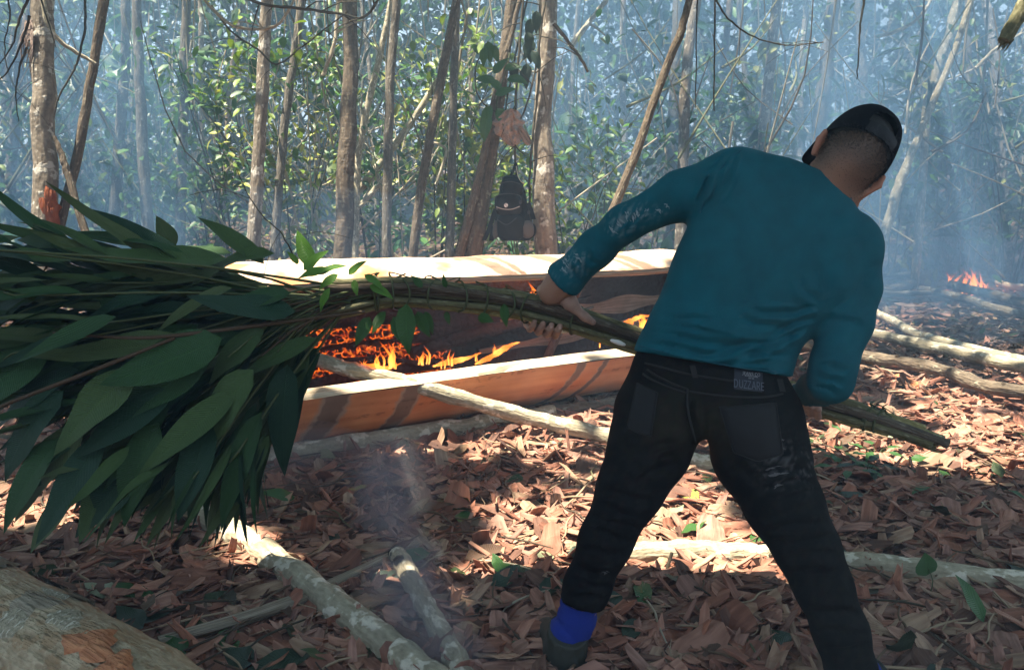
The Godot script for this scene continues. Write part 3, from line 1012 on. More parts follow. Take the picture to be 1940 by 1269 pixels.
	mb.grid(31, 29, func(i: int, j: int) -> Array:
		var a := i / 30.0
		var u := j / 28.0 * 2.0 - 1.0
		var half := 0.115 * (1.0 + 0.10 * sin(a * 23.0) + 0.06 * sin(a * 41.0 + u)) * pow(maxf(0.0, sin(PI * pow(a, 0.8))), 0.6)
		var crumple := 0.012 * sin(u * 9.0 + a * 5.0) + 0.014 * sin(atan2(u, a + 0.15) * 15.0) + 0.008 * sin(a * 31.0 + u * 7.0)
		return [Vector3(u * half - 0.02 * sin(a * 4.0), 0.13 - 0.27 * a, 0.03 - 0.10 * u * u + crumple), Vector2(u * 0.5 + 0.5, a)], true)
	obj("blade", mb.mesh(), M.leaf_dry, dl)
	mb = MB.new()
	mb.grid(10, 9, func(i: int, j: int) -> Array:
		var a := i / 9.0
		var u := j / 8.0 * 2.0 - 1.0
		var half := 0.055 * pow(maxf(0.0, sin(PI * pow(a, 0.8))), 0.7)
		return [Vector3(0.05 + a * 0.11, -0.02 - a * 0.1 + u * half, 0.0 + 0.02 * sin(u * 7.0 + a * 9.0)), Vector2(u * 0.5 + 0.5, a)], true)
	obj("curled_lobe", mb.mesh(), M.leaf_dry, dl)
	mb = MB.new()
	mb.tube(curve([Vector3(0.01, -0.1, 0), Vector3(0.05, -0.16, 0.01), Vector3(0.10, -0.2, 0.0)], 6), radii([0.006, 0.004], 6), 6)
	obj("stalk", mb.mesh(), M.vine, dl)

# leaf colours of the thicket, linear
func leaf_tint(kind: int) -> Color:
	var c: Color = [Color(0.055, 0.135, 0.022), Color(0.13, 0.20, 0.03), Color(0.03, 0.09, 0.03), Color(0.23, 0.25, 0.06), Color(0.045, 0.12, 0.045)][kind]
	return c * rr(0.7, 1.35)

func make_undergrowth() -> void:
	var leaf := small_leaf(1.0, 0.48)
	# shrubs one can tell apart
	var spots := [
		["dark broad leaved shrub behind the pale blotchy trunk", 40, 10.0, 2], ["shadowed shrub left of the hazy twin trunks", 175, 9.6, 2], ["leafy shrub between the hazy twin trunks", 245, 10.4, 4], ["vine hung shrub left of the mossy slim trunk", 310, 9.8, 0],
		["tall glossy shrub right of the mossy slim trunk", 395, 9.6, 0], ["dense shrub left of the speckled trunk", 445, 9.0, 0], ["yellow green shrub between speckled and ringed trunks", 590, 8.8, 1], ["low bright shrub right of the speckled trunk", 555, 8.6, 3],
		["low shrub behind the tree stump", 712, 9.4, 0], ["bright low shrub between the grey and leaning trunks", 765, 8.8, 4], ["leafy shrub right of the leaning brown trunk", 825, 9.4, 1], ["sparse shrub behind the leaning backpack tree", 880, 9.6, 3],
		["hazy shrub behind the backpack", 990, 9.4, 1], ["pale leaved shrub right of the buttressed trunk", 1085, 9.0, 1], ["tall hazy shrub over the man's elbow", 1140, 9.6, 4], ["hazy shrub behind the slanting stem", 1215, 10.0, 4],
		["smoky shrub left of the man's shoulder", 1300, 10.6, 4], ["smoky shrub over the man's back", 1400, 11.0, 0], ["smoky shrub over the man's collar", 1480, 11.0, 4], ["shrub in smoke right of the cap", 1700, 10.6, 0],
		["shrub in smoke behind the bent sunlit trunk", 1770, 11.0, 2], ["dark shrub right of the bent sunlit trunk", 1840, 10.4, 2], ["dark shrub at the picture's right edge", 1925, 10.0, 0]]
	for k in spots.size():
		var a: Array = spots[k]
		var q := px(a[1], 440, a[2])
		q.y = ter(q.x, q.z)
		var t := thing("understory_shrub", a[0], "shrub", q, "shrubs at the forest's edge")
		var high := rr(1.6, 3.2)
		var wide := rr(0.5, 0.8)
		var mb := MB.new()
		var tips := []
		for s in 5:
			var an := rr(0, TAU)
			var w := Vector3(cos(an) * wide, 0, sin(an) * wide)
			var l := curve([Vector3(cos(an), 0, sin(an)) * 0.08, w * 0.35 + Vector3(0, high * 0.4, 0), w * 0.8 + Vector3(0, high * rr(0.65, 0.85), 0), w * rr(1.0, 1.3) + Vector3(0, high * rr(0.8, 1.0), 0)], 9)
			mb.tube(l, radii([0.011, 0.003], 9), 5)
			for i in range(2, 9):
				tips.append(l[i])
		obj("stem", mb.mesh(), M.vine_pale if k % 3 == 0 else M.vine, t)
		var xs := []
		var cs := []
		var size := rr(0.10, 0.17)
		for i in 330:
			var c: Vector3 = tips[rng.randi() % tips.size()] + Vector3(rr(-1, 1), rr(-0.8, 0.8), rr(-1, 1)) * 0.28
			var dir := Vector3(rr(-1, 1), rr(-0.9, 0.3), rr(-1, 1))
			xs.append(Transform3D(face(dir, Vector3(rr(-0.5, 0.5), 1, rr(-0.2, 0.7))).scaled(Vector3.ONE * size * rr(0.6, 1.3)), c))
			cs.append(leaf_tint(a[3] if rng.randf() < 0.75 else rng.randi() % 5))
		many("foliage", leaf, M.leaf_far, xs, cs, t)
	# the mass of leaves behind, which nobody could count
	var xs := []
	var cs := []
	for k in 1450:      # sprays of leaves with dark gaps between them
		var d := 9.3 + 11.0 * pow(rng.randf(), 1.3)
		var x := rr(-1.0, 1.0) * (d * 0.84 + 2.0)
		var c := Vector3(x, 0, -d)
		c.y = ter(x, -d) + pow(rng.randf(), 1.05) * (1.9 + d * 0.30)
		var wide := Vector3(rr(0.3, 0.85), rr(0.2, 0.55), rr(0.25, 0.6))
		var size := rr(0.08, 0.16) if rng.randf() < 0.68 else rr(0.2, 0.34)
		var kind := [0, 0, 1, 4, 2, 2, 3, 4, 2][rng.randi() % 9] as int
		var hang := Vector3(rr(-0.7, 0.7), rr(-1.0, 0.1), rr(-0.2, 0.8))
		var bright := rr(0.65, 1.25)
		for i in int(clampf(wide.x * wide.y * 3.4 / (size * 1.8), 12, 110)):
			var q := Vector3(rng.randfn(0, 0.5), rng.randfn(0, 0.5), rng.randfn(0, 0.5)) * wide
			var dir := hang + Vector3(rr(-1, 1), rr(-0.7, 0.7), rr(-1, 1)) * 0.9
			xs.append(Transform3D(face(dir, Vector3(rr(-0.6, 0.6), 1, rr(-0.4, 0.8))).scaled(Vector3.ONE * size * rr(0.7, 1.25)), c + q))
			cs.append(leaf_tint(kind) * bright)
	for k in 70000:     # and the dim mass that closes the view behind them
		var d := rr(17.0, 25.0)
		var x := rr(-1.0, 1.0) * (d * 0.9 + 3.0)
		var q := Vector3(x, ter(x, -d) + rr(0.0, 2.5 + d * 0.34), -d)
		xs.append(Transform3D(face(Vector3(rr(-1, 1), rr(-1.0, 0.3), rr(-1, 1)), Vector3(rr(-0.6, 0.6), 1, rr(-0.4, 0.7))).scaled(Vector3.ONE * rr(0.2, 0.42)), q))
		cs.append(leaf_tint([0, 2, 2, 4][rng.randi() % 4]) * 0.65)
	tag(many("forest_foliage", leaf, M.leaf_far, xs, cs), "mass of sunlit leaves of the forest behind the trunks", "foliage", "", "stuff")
	# the tangle of thin stems, dry twigs and hanging creepers
	var mb := MB.new()
	for k in 1000:
		var d := rr(8.6, 17.0)
		var x := rr(-0.75, 0.75) * d
		var g := ter(x, -d)
		var a := Vector3(x, g + rr(-0.1, 2.6), -d)
		var dir := Vector3(rr(-0.8, 0.8), rr(0.2, 1.0), rr(-0.4, 0.4)).normalized()
		var l := rr(0.6, 2.4)
		if k % 4 == 0:
			a.y = g + rr(2.0, 5.5)
			dir = Vector3(rr(-0.15, 0.15), -1, rr(-0.15, 0.15)).normalized()
			l = rr(1.0, 3.0)
		var bow := Vector3(rr(-0.2, 0.2), rr(-0.25, 0.1), rr(-0.2, 0.2)) * l
		mb.col = [Color(0.30, 0.25, 0.17), Color(0.40, 0.35, 0.26), Color(0.13, 0.10, 0.06), Color(0.20, 0.19, 0.09)][k % 4] * rr(0.7, 1.1)
		mb.tube(curve([a, a + dir * l * 0.5 + bow * 0.6, a + dir * l + bow * 0.2], 7), radii([rr(0.006, 0.019), rr(0.003, 0.009)], 7), 5, 0.0, 0, false)
	tag(obj("twig_tangle", mb.mesh(), M.twig), "tangle of dry twigs and creepers among the leaves", "undergrowth", "", "stuff")
	# litter on the forest floor behind the canoe
	xs = []
	cs = []
	for k in 16000:
		var d := rr(6.5, 17.0)
		var x := rr(-0.8, 0.8) * d
		xs.append(Transform3D(face(Vector3(rr(-1, 1), rr(-0.3, 0.3), rr(-1, 1)), Vector3(rr(-0.3, 0.3), 1, rr(-0.3, 0.3))).scaled(Vector3.ONE * rr(0.06, 0.15)), Vector3(x, ter(x, -d) + rr(0.0, 0.04), -d)))
		cs.append([Color(0.20, 0.11, 0.06), Color(0.28, 0.18, 0.10), Color(0.11, 0.07, 0.04), Color(0.06, 0.10, 0.03)][rng.randi() % 4])
	tag(many("fallen_leaves", leaf, M.leaf_far, xs, cs), "dry fallen leaves on the forest floor behind the canoe", "leaves", "", "stuff")
	# ferny low plants at the right, beyond the second fire
	var fr := leaf_mesh(0.30, 0.035, 0.25, 0.2, 0.0, 4, 1)
	for k in 6:
		var a: Array = [[1800, 470, 11.4, "low ferny plant left of its group beyond the small fire"], [1855, 450, 11.8, "tall feathery fern behind the small fire"], [1915, 465, 11.3, "feathery fern at the picture's right edge"], [1760, 500, 11.2, "small drooping fern left of the small fire"], [1890, 490, 11.4, "spreading fern just right of the small fire"], [1830, 420, 12.6, "hazy fern farthest behind the small fire"]][k]
		var q := px(a[0], a[1], a[2])
		q.y = ter(q.x, q.z)
		var t := thing("fern", a[3], "fern", q, "ferns beyond the small fire")
		for s in 9:
			var an := TAU * s / 9.0 + rr(-0.3, 0.3)
			var w := Vector3(cos(an), 0, sin(an))
			var l := curve([Vector3.ZERO, w * 0.35 + Vector3(0, 0.65, 0), w * 0.8 + Vector3(0, 0.9, 0), w * 1.25 + Vector3(0, 0.75, 0)], 12)
			var fb := MB.new()
			fb.tube(l, radii([0.007, 0.002], 12), 5)
			var fo := obj("frond", fb.mesh(), M.stalk, t)
			var ys := []
			var ks := []
			for i in range(2, 12):
				for sd in [-1.0, 1.0]:
					var side: Vector3 = w.cross(Vector3.UP) * sd
					ys.append(Transform3D(face(side + w * 0.5, Vector3.UP).scaled(Vector3.ONE * (1.6 - i * 0.1)), l[i]))
					ks.append(Color(0.06, 0.12, 0.045) * rr(0.8, 1.4))
			many("leaflets", fr, M.leaf, ys, ks, fo)

# ------------------------------------------------------------------ the canopy overhead, which lets the sun through in spots
func make_canopy() -> void:
	var lit := []      # [point, radius]: places that the sun reaches
	for x in range(470, 1300, 26):
		lit.append([px(x, 490, lerpf(4.35, 5.55, (x - 480) / 820.0)), 0.22])
	for x in range(610, 1200, 24):
		lit.append([gr(x, lerpf(735, 655, (x - 540) / 620.0), 0.34), 0.10])
	for x in range(620, 1200, 90):
		lit.append([gr(x, lerpf(885, 815, (x - 540) / 620.0), 0.0), 0.06])
	for q in [[780, 890, 2.42], [765, 940, 2.42], [760, 1000, 2.42], [790, 1060, 2.42], [800, 1130, 2.3], [830, 1210, 2.15], [860, 1250, 2.1]]:      # the rising smoke
		lit.append([px(q[0], q[1], q[2]), -0.04])
	for q in [[985, 1000, 0.16], [1050, 1010, 0.14], [930, 985, 0.10], [1120, 985, 0.15], [1230, 985, 0.2], [1300, 960, 0.2], [1260, 1030, 0.17], [1350, 980, 0.16], [1300, 910, 0.16], [1420, 1040, 0.14],
		[880, 855, 0.17], [820, 850, 0.14], [950, 860, 0.12], [700, 845, 0.14], [610, 860, 0.12], [1000, 800, 0.12], [1120, 745, 0.12], [560, 850, 0.1],
		[1600, 840, 0.18], [1680, 880, 0.12], [1750, 890, 0.2], [1850, 820, 0.22], [1900, 880, 0.24], [1820, 900, 0.2], [1640, 800, 0.18], [1560, 860, 0.2], [1725, 722, 0.10], [1700, 610, 0.1], [1600, 625, 0.12], [1660, 600, 0.1], [1930, 690, 0.12], [1800, 780, 0.10],
		[100, 1000, 0.12], [30, 1010, 0.12], [160, 1010, 0.08], [60, 980, 0.1]]:
		lit.append([gr(q[0], q[1]), q[2] * 0.45])
	for q in [[430, 1000, 0.10, 0.09], [480, 1040, 0.08, 0.1], [530, 1075, 0.06, 0.1], [580, 1100, 0.06, 0.09], [1220, 1045, 0.08, 0.14], [1330, 1048, 0.08, 0.13], [1440, 1052, 0.08, 0.12]]:
		lit.append([gr(q[0], q[1], q[2]), q[3]])
	for q in [[1560, 618], [1700, 640], [1790, 662], [1900, 684], [1690, 606], [1730, 628], [1680, 684], [1770, 698], [1850, 725], [1920, 740], [1900, 590]]:
		lit.append([gr(q[0], q[1], 0.11), 0.0])
	lit.append([px(660, 520, 2.36), 0.10])
	lit.append([px(600, 500, 2.36), 0.06])
	for q in [[490, 350, 6.9], [490, 150, 6.9], [660, 180, 6.9], [1025, 150, 6.1], [1028, 300, 6.1], [84, 200, 6.3], [84, 330, 6.3], [740, 60, 7.4]]:
		lit.append([px(q[0], q[1], q[2]), 0.14])
	var dark := []     # places in shade: the man, his broom
	for q in [[1345, 700], [1345, 560], [1400, 420], [1480, 340], [1580, 450], [1640, 290], [1600, 650], [1280, 380], [1180, 430], [1080, 530], [1250, 850], [1180, 1000], [1110, 1150], [1450, 880], [1500, 1020], [1580, 1180], [1640, 250], [1700, 820], [1150, 620], [950, 570]]:
		dark.append([px(q[0], q[1], 2.2), 0.22])
	for k in 90:
		dark.append([px(rr(-60, 600), rr(430, 1030), rr(1.95, 2.55)), 0.2])
	for q in [[1050, 540, 2.36], [1100, 490, 2.3], [1160, 440, 2.24], [1230, 400, 2.18], [760, 560, 2.4], [850, 565, 2.4], [1130, 620, 2.43], [1680, 800, 2.32], [1750, 830, 2.3]]:
		dark.append([px(q[0], q[1], q[2]), 0.16])
	for k in 14:
		dark.append([px(rr(935, 1010), rr(330, 455), 5.9), 0.2])
	for k in 24:
		dark.append([gr(rr(1560, 1960), rr(905, 1260)), 0.3])
		dark.append([gr(rr(480, 1000), rr(930, 1260)), 0.25])
	for q in [[700, 950], [780, 1000], [620, 960], [850, 1100], [720, 1150], [950, 1150], [1000, 1230], [1250, 1200], [1400, 1160], [1700, 1000], [1800, 980], [1900, 1000], [1750, 1200], [1900, 1230], [400, 1150], [300, 1100], [200, 1080], [20, 1100], [60, 1200], [200, 1250], [40, 1250], [-80, 1150]]:
		dark.append([gr(q[0], q[1]), 0.3])
	for q in [[560, 790], [700, 780], [850, 760], [1000, 740], [1150, 700]]:
		dark.append([gr(q[0], q[1]), 0.12])
	var side := SUN.cross(Vector3.UP).normalized()
	var over := side.cross(SUN)
	var flat := func(q: Vector3) -> Vector2: return Vector2(q.dot(side), q.dot(over))
	var holes := []
	for a in lit:
		holes.append([flat.call(a[0]), a[1]])
	var shut := []
	for a in dark:
		shut.append([flat.call(a[0]), a[1]])
	var clump := FastNoiseLite.new()
	clump.seed = 5
	clump.frequency = 0.5
	clump.fractal_octaves = 2
	var leaf := small_leaf(1.0, 0.5)
	var n := 0
	var tries := 0
	while n < 52000 and tries < 700000:
		tries += 1
		var q: Vector3
		if n % 2 == 0:     # dense over the man and the broom
			var a: Array = dark[rng.randi() % dark.size()]
			var up := rr(6.5, 9.5)
			q = a[0] + SUN * (up / SUN.y) + Vector3(rr(-1, 1), 0, rr(-1, 1)) * a[1] * 1.5
		else:
			q = Vector3(rr(-15, 11), rr(6.0, 10.5), rr(-19, 1.5))
			if q.z < -7.5 and rng.randf() < 0.8:
				continue
			if clump.get_noise_3d(q.x, q.y * 0.5, q.z) < -0.12 and q.z < -6.0:
				continue
		var f: Vector2 = flat.call(q)
		var open := false
		for a in holes:
			if f.distance_squared_to(a[0]) < pow(a[1] + 0.24, 2):
				open = true
				break
		if open:
			continue
		n += 1
		var best: Dictionary = trunks[0]
		var bd := 1e9
		for t in trunks:
			var e: float = Vector2(t.top.x - q.x, t.top.z - q.z).length_squared()
			if e < bd:
				bd = e
				best = t
		var dir := Vector3(rr(-1, 1), rr(-0.5, 0.2), rr(-1, 1))
		best.crown.append(Transform3D(face(dir, Vector3(rr(-0.5, 0.5), 1, rr(-0.5, 0.5))).scaled(Vector3.ONE * rr(0.2, 0.36)), q - best.foot))
		best.tint.append(leaf_tint(rng.randi() % 3))
	for t in trunks:
		if t.crown.size() > 0:
			many("crown", leaf, M.leaf_far, t.crown, t.tint, t.node)
# ------------------------------------------------------------------ the dugout canoe and its fire
var CA := Vector3.ZERO     # where the near side meets the ground, left
var CT := Vector3.ZERO     # along the canoe
var CN := Vector3.ZERO     # across it, towards the viewer
var CL := 0.0
const RIM_A := -17.0
const RIM_B := -306.0

func canoe_r(s: float) -> float:
	var t := clampf((s - CL - 0.25) / 1.35, 0.0, 1.0)
	t = maxf(t, clampf((-0.08 - s) / 0.80, 0.0, 1.0))
	return lerpf(0.472, 0.45, clampf(s / CL, 0.0, 1.0)) * sqrt(maxf(0.0, 1.0 - t * t * 0.985))

func canoe_c(s: float) -> Vector3:
	var r := canoe_r(s)
	var t := clampf((s - CL - 0.25) / 1.35, 0.0, 1.0)
	return CA + CT * s + CN * (-0.34 * r) + Vector3.UP * (0.94 * r + 0.16 * t * t) - CN * (0.435 - r) * 0.6

func hull_at(s: float, phi: float, inner := 0.0) -> Vector3:
	var a := deg_to_rad(phi)
	var thin := 1.0 - 0.55 * smoothstep(-230.0, -305.0, phi)
	var r := canoe_r(s) * (1.0 - 0.010 * sin(s * 2.0 + phi * 0.03)) - inner * thin * minf(1.0, canoe_r(s) / 0.3)
	return canoe_c(s) + (CN * cos(a) + Vector3.UP * sin(a)) * r

func hull_picture() -> ImageTexture:
	var w := 1024
	var h := 512
	var g := stretched(201, 0.05, h, w, 16, 4)    # grain along the hull, used turned
	var b := noise_bytes(202, 0.012, w, h, 4)
	var k := noise_bytes(203, 0.07, w, h, 3)
	# scorch bands: place along the hull, half width, slope, from v, to v
	var bands := []
	for q in [[0.227, 0.014, 0.28], [0.312, 0.011, 0.22], [0.537, 0.0055, 0.30], [0.575, 0.0045, 0.34]]:
		bands.append([q[0], q[1], q[2], 0.0, 0.3])
	for q in [[0.4559, 0.0131, 0.55], [0.4756, 0.0052, 0.393], [0.5582, 0.017, 0.681], [0.6526, 0.0066, 0.812], [0.6749, 0.0131, 0.721]]:
		bands.append([q[0], q[1], q[2], 0.78, 1.01])
	return picture(w, h, func(i: int) -> Color:
		var x := i % w
		var y := i / w
		var u := x / float(w)
		var v := y / float(h)
		var n := g[x * h + y] / 255.0
		var blot := b[i] / 255.0
		var c := Color(0.54, 0.185, 0.07).lerp(Color(0.78, 0.345, 0.15), clampf(n * 0.9 + (blot - 0.5) * 0.9, 0.0, 1.0))
		if v > 0.72:
			c = c.lerp(Color(0.62, 0.40, 0.26).lerp(Color(0.72, 0.56, 0.42), n), smoothstep(0.74, 0.82, v) * smoothstep(0.25, 0.55, blot + 0.12))
		for q in bands:
			if v < q[3] or v > q[4]:
				continue
			var e: float = absf(u + (v - (0.0 if q[3] < 0.5 else 1.0)) * q[2] * (1.0 if q[3] < 0.5 else -1.0) * 0.55 - q[0] + (k[i] / 255.0 - 0.5) * 0.006) / q[1]
			if e < 1.35:
				var edge := smoothstep(1.35, 0.95, e)
				var core := smoothstep(1.0, 0.75, e)
				c = c.lerp(Color(0.34, 0.27, 0.21), edge * 0.8).lerp(Color(0.15, 0.08, 0.048) * (0.7 + 0.6 * n), core * (0.55 + 0.4 * blot))
		if n < 0.3 and k[i] < 110:
			c = c * 0.72
		return c)

func make_canoe() -> void:
	CA = gr(530, 846, 0.045)
	var b := gr(1190, 732, 0.06)
	CT = (b - CA)
	CT.y = 0.0
	CL = CT.length()
	CT = CT.normalized()
	CN = CT.cross(Vector3.UP).normalized()
	if CN.z < 0.0:
		CN = -CN
	var t: Node3D = thing("dugout_canoe", "large orange hewn dugout canoe lying open with fire inside its hollow", "canoe", CA)
	var s0 := -0.86
	var s1 := CL + 1.58
	var ns := 170
	var na := 76
	var st := func(i: int) -> float: return lerpf(s0, s1, i / float(ns - 1))
	var mb := MB.new()
	mb.grid(ns, na, func(i: int, j: int) -> Array:
		var v := j / float(na - 1)
		var s: float = st.call(i)
		var q := hull_at(s, lerpf(RIM_A, RIM_B, v))
		var dent := 0.010 * nz.get_noise_3d(s * 40.0, v * 120.0, 3.0) + 0.004 * nz.get_noise_3d(s * 150.0, v * 300.0, 13.0)     # adze marks
		return [q - CA + (q - canoe_c(s)).normalized() * dent, Vector2(i / float(ns - 1), v)])
	var hm := mat(Color.WHITE, 0.72, hull_picture(), M.wood_orange.heightmap_texture, 0.8)
	obj("hull", mb.mesh(), hm, t)
	# the inside: char, with raw wood left towards the bow
	mb = MB.new()
	mb.grid(ns, na, func(i: int, j: int) -> Array:
		var v := j / float(na - 1)
		var s: float = st.call(i)
		var q := hull_at(s, lerpf(RIM_A, RIM_B, v), 0.10 + 0.012 * nz.get_noise_3d(s * 30.0, v * 70.0, 9.0))
		return [q - CA, Vector2(s, v * 2.2)], true)
	obj("charred_inside", mb.mesh(), M.char, t)
	# the cut edges: pale wood
	for e in 2:
		var phi: float = [RIM_A, RIM_B][e]
		mb = MB.new()
		mb.grid(ns, 5, func(i: int, j: int) -> Array:
			var s: float = st.call(i)
			var v := j / 4.0
			var q := hull_at(s, phi, 0.10 * v) - CA
			var up := (CN * -sin(deg_to_rad(phi)) + Vector3.UP * cos(deg_to_rad(phi)))
			if e == 1:
				up = -up
			return [q + up * (0.003 + 0.012 * sin(PI * v) + 0.005 * nz.get_noise_3d(s * 60.0, v * 8.0, e * 20.0)), Vector2(v * 0.4, s)], e == 0)
		obj("gunwale", mb.mesh(), M.wood_pale if e == 0 else M.wood_grey, t)
	# raw strips of wood not yet burnt, inside towards the bow
	for k in 3:
		var lo: float = [-118.0, -150.0, -178.0][k]
		var wide: float = [20.0, 15.0, 22.0][k]
		mb = MB.new()
		mb.grid(30, 6, func(i: int, j: int) -> Array:
			var a := i / 29.0
			var s: float = lerpf(CL * [0.55, 0.62, 0.70][k], CL + 0.75, a)
			var c := j / 5.0
			var edge: float = wide * (0.35 + 0.65 * smoothstep(0.0, 0.35, a)) * (0.8 + 0.25 * sin(a * 17.0 + k))
			var q := hull_at(s, lo - a * 14.0 - (c - 0.5) * edge, 0.112 + 0.012 * sin(PI * c))
			return [q - CA, Vector2(c * 0.5, s * 1.5)], true)
		obj("raw_strip", mb.mesh(), M.wood_grey, t)
	# embers heaped along the bottom
	mb = MB.new()
	mb.grid(90, 26, func(i: int, j: int) -> Array:
		var s := lerpf(-0.42, CL * 0.52, i / 89.0)
		var v := j / 25.0
		var q := hull_at(s, lerpf(-52.0, -168.0, v), 0.115)
		var heap := 0.10 * sin(PI * v) * (0.6 + 0.4 * sin(s * 5.0))
		q += Vector3.UP * (heap + 0.035 * nz.get_noise_3d(s * 90.0, v * 160.0, 0.0) + 0.02 * nz.get_noise_3d(s * 260.0, v * 420.0, 5.0))
		return [q - CA, Vector2(s, v * 0.6)], true)
	var eb := obj("ember_bed", mb.mesh(), M.ember)
	eb.position = CA
	tag(eb, "bed of glowing red embers heaped in the hollow canoe", "embers", "", "stuff")
	# charred sticks and logs burning in it
	var logs := [["thick charred log glowing along the canoe's far inside", -0.2, 0.95, -172.0, -158.0, 0.05, "ember"], ["charred log lying over the embers beside the near rim", 0.15, 1.1, -70.0, -98.0, 0.036, "char"], ["thin burning stick slanting across the embers", 0.3, 0.9, -130.0, -60.0, 0.02, "char"], ["half burnt log in the dark hollow behind the man's hand", 0.9, 1.9, -150.0, -176.0, 0.045, "char"], ["short glowing log end under the broom's stems", -0.55, 0.1, -100.0, -140.0, 0.045, "ember"]]
	for k in logs.size():
		var a: Array = logs[k]
		var p0 := hull_at(a[1], a[3], 0.18) + Vector3.UP * (0.12 if k != 0 and k != 3 else 0.02)
		var p1 := hull_at(a[2], a[4], 0.18) + Vector3.UP * (0.12 if k != 3 else 0.02)
		mb = MB.new()
		mb.tube(moved(curve([p0, p0.lerp(p1, 0.5) + Vector3.UP * 0.02, p1], 16), -p0), radii([a[5] * 0.8, a[5], a[5] * 0.7], 16), 10, 0.14, k)
		for i in mb.uv.size():
			mb.uv[i] *= Vector2(0.4, 1.0)
		var o := obj("burning_log", mb.mesh(), M[a[6]])
		o.position = p0
		tag(o, a[0], "log", "logs burning in the canoe")
	# thin split sticks sticking out towards the man's hand
	for k in 4:
		var p0 := px(1000 + k * 6, 606 + k * 9, 4.5)
		var p1 := px(1120 + k * 4, 560 + k * 22, 4.75)
		mb = MB.new()
		mb.tube(PackedVector3Array([Vector3.ZERO, (p1 - p0) * 0.5 + Vector3(0, 0.01, 0), p1 - p0]), PackedFloat32Array([0.012, 0.014, 0.008]), 6, 0.1, k)
		var o := obj("charred_stick", mb.mesh(), [M.char, M.bark_brown, M.char, M.wood_grey][k])
		o.position = p0
		tag(o, ["topmost charred stick behind the man's left hand", "brown split stick second under the man's left hand", "charred stick third under the man's left hand", "greyish split stick lowest behind the man's left fingers"][k], "stick", "split sticks in the canoe fire")
	# flames
	var fires := [[642, 690, 4.15, 0.03, "flame at the left end of the canoe's row of flames"], [690, 694, 4.1, 0.04, "low flame second from the left on the embers"], [712, 692, 4.1, 0.06, "flame left of the tallest one on the embers"], [728, 690, 4.08, 0.10, "tallest flame on the embers above the leaning pole"], [745, 692, 4.08, 0.04, "small flame right of the tallest one"], [800, 684, 4.15, 0.07, "flame between the hanging leaves and the near rim"], [838, 692, 4.12, 0.04, "low flame under the middle of the stems"], [856, 686, 4.15, 0.06, "flame at the foot of the burning stick"],
		[905, 678, 4.22, 0.03, "little flame half way along the burning stick"], [940, 664, 4.25, 0.035, "flame near the upper end of the burning stick"], [1006, 575, 4.9, 0.11, "flame behind the man's left wrist"], [1180, 640, 5.0, 0.04, "low flame left of those by the man's waist"], [1205, 622, 5.0, 0.07, "flame beside the man's waist in the bow"], [1222, 615, 5.0, 0.09, "tallest flame beside the man's waist"], [1135, 652, 4.75, 0.025, "tiny flame over the near rim below the man's hand"]]
	for k in fires.size():
		var a: Array = fires[k]
		flame(px(a[0], a[1], a[2]), a[3], k, a[4], "flames in the canoe", k in [3, 7, 10, 12])
	# licks of fire lying along the sticks
	for k in 4:
		var l: Array = [[[820, 694, 4.1], [850, 686, 4.12], [880, 680, 4.15], [912, 668, 4.2]], [[900, 690, 4.15], [930, 676, 4.2], [965, 655, 4.3], [985, 648, 4.35]], [[662, 702, 4.05], [700, 694, 4.08], [730, 698, 4.08], [760, 688, 4.1]], [[1166, 618, 4.95], [1190, 610, 4.97], [1215, 600, 5.0], [1240, 598, 5.02]]][k]
		var cc := []
		for q in l:
			cc.append(px(q[0], q[1], q[2]))
		var t2 := thing("flame", ["long lick of fire along the near rim below the stems", "thin lick of fire running up the burning stick", "lick of fire along the embers by the leaning pole", "lick of fire along the raw wood at the man's waist"][k], "flame", cc[0], "flames in the canoe")
		mb = MB.new()
		mb.tube(moved(curve(cc, 22), -cc[0]), radii([0.004, 0.013, 0.016, 0.008, 0.001], 22), 7, 0.35, k, false)
		for i in mb.uv.size():
			mb.uv[i] = Vector2(mb.uv[i].x, 0.1 + 0.5 * absf(sin(mb.uv[i].y * 19.0)))
		obj("flame_tongue", mb.mesh(), M.flame, t2)
	# the second fire, far right
	var f2 := [[1802, 530, 0.06], [1822, 538, 0.10], [1830, 540, 0.09], [1842, 545, 0.08], [1850, 542, 0.10], [1845, 520, 0.04], [1895, 528, 0.03], [1866, 540, 0.04]]
	for k in f2.size():
		var a: Array = f2[k]
		var q := gr(a[0], a[1] + 8, 0.03)
		flame(q, a[2] * 2.2, 40 + k, ["leftmost flame of the distant fire", "second flame from the left in the distant fire", "flame in the middle of the distant fire", "right flame of the distant fire's dense row", "brightest flame at the distant fire's right", "flame floating above the distant fire", "lone tiny flame beside the pale pole end", "small flame right of the distant fire's row"][k], "flames of the distant fire", k == 3)
	mb = MB.new()
	var c := gr(1835, 548, 0.0)
	mb.grid(14, 14, func(i: int, j: int) -> Array:
		var q := Vector3((i / 13.0 - 0.5) * 0.9, 0.0, (j / 13.0 - 0.5) * 0.5)
		return [q + Vector3.UP * (0.045 * maxf(0.0, 1.0 - (q * Vector3(2.2, 1, 4.0)).length()) + 0.02 * nz.get_noise_2d(i * 60.0, j * 60.0) + 0.006), Vector2(i, j) * 0.05], true)
	var o := obj("ember_heap", mb.mesh(), M.ember)
	o.position = c
	tag(o, "small heap of embers of the distant fire", "embers")

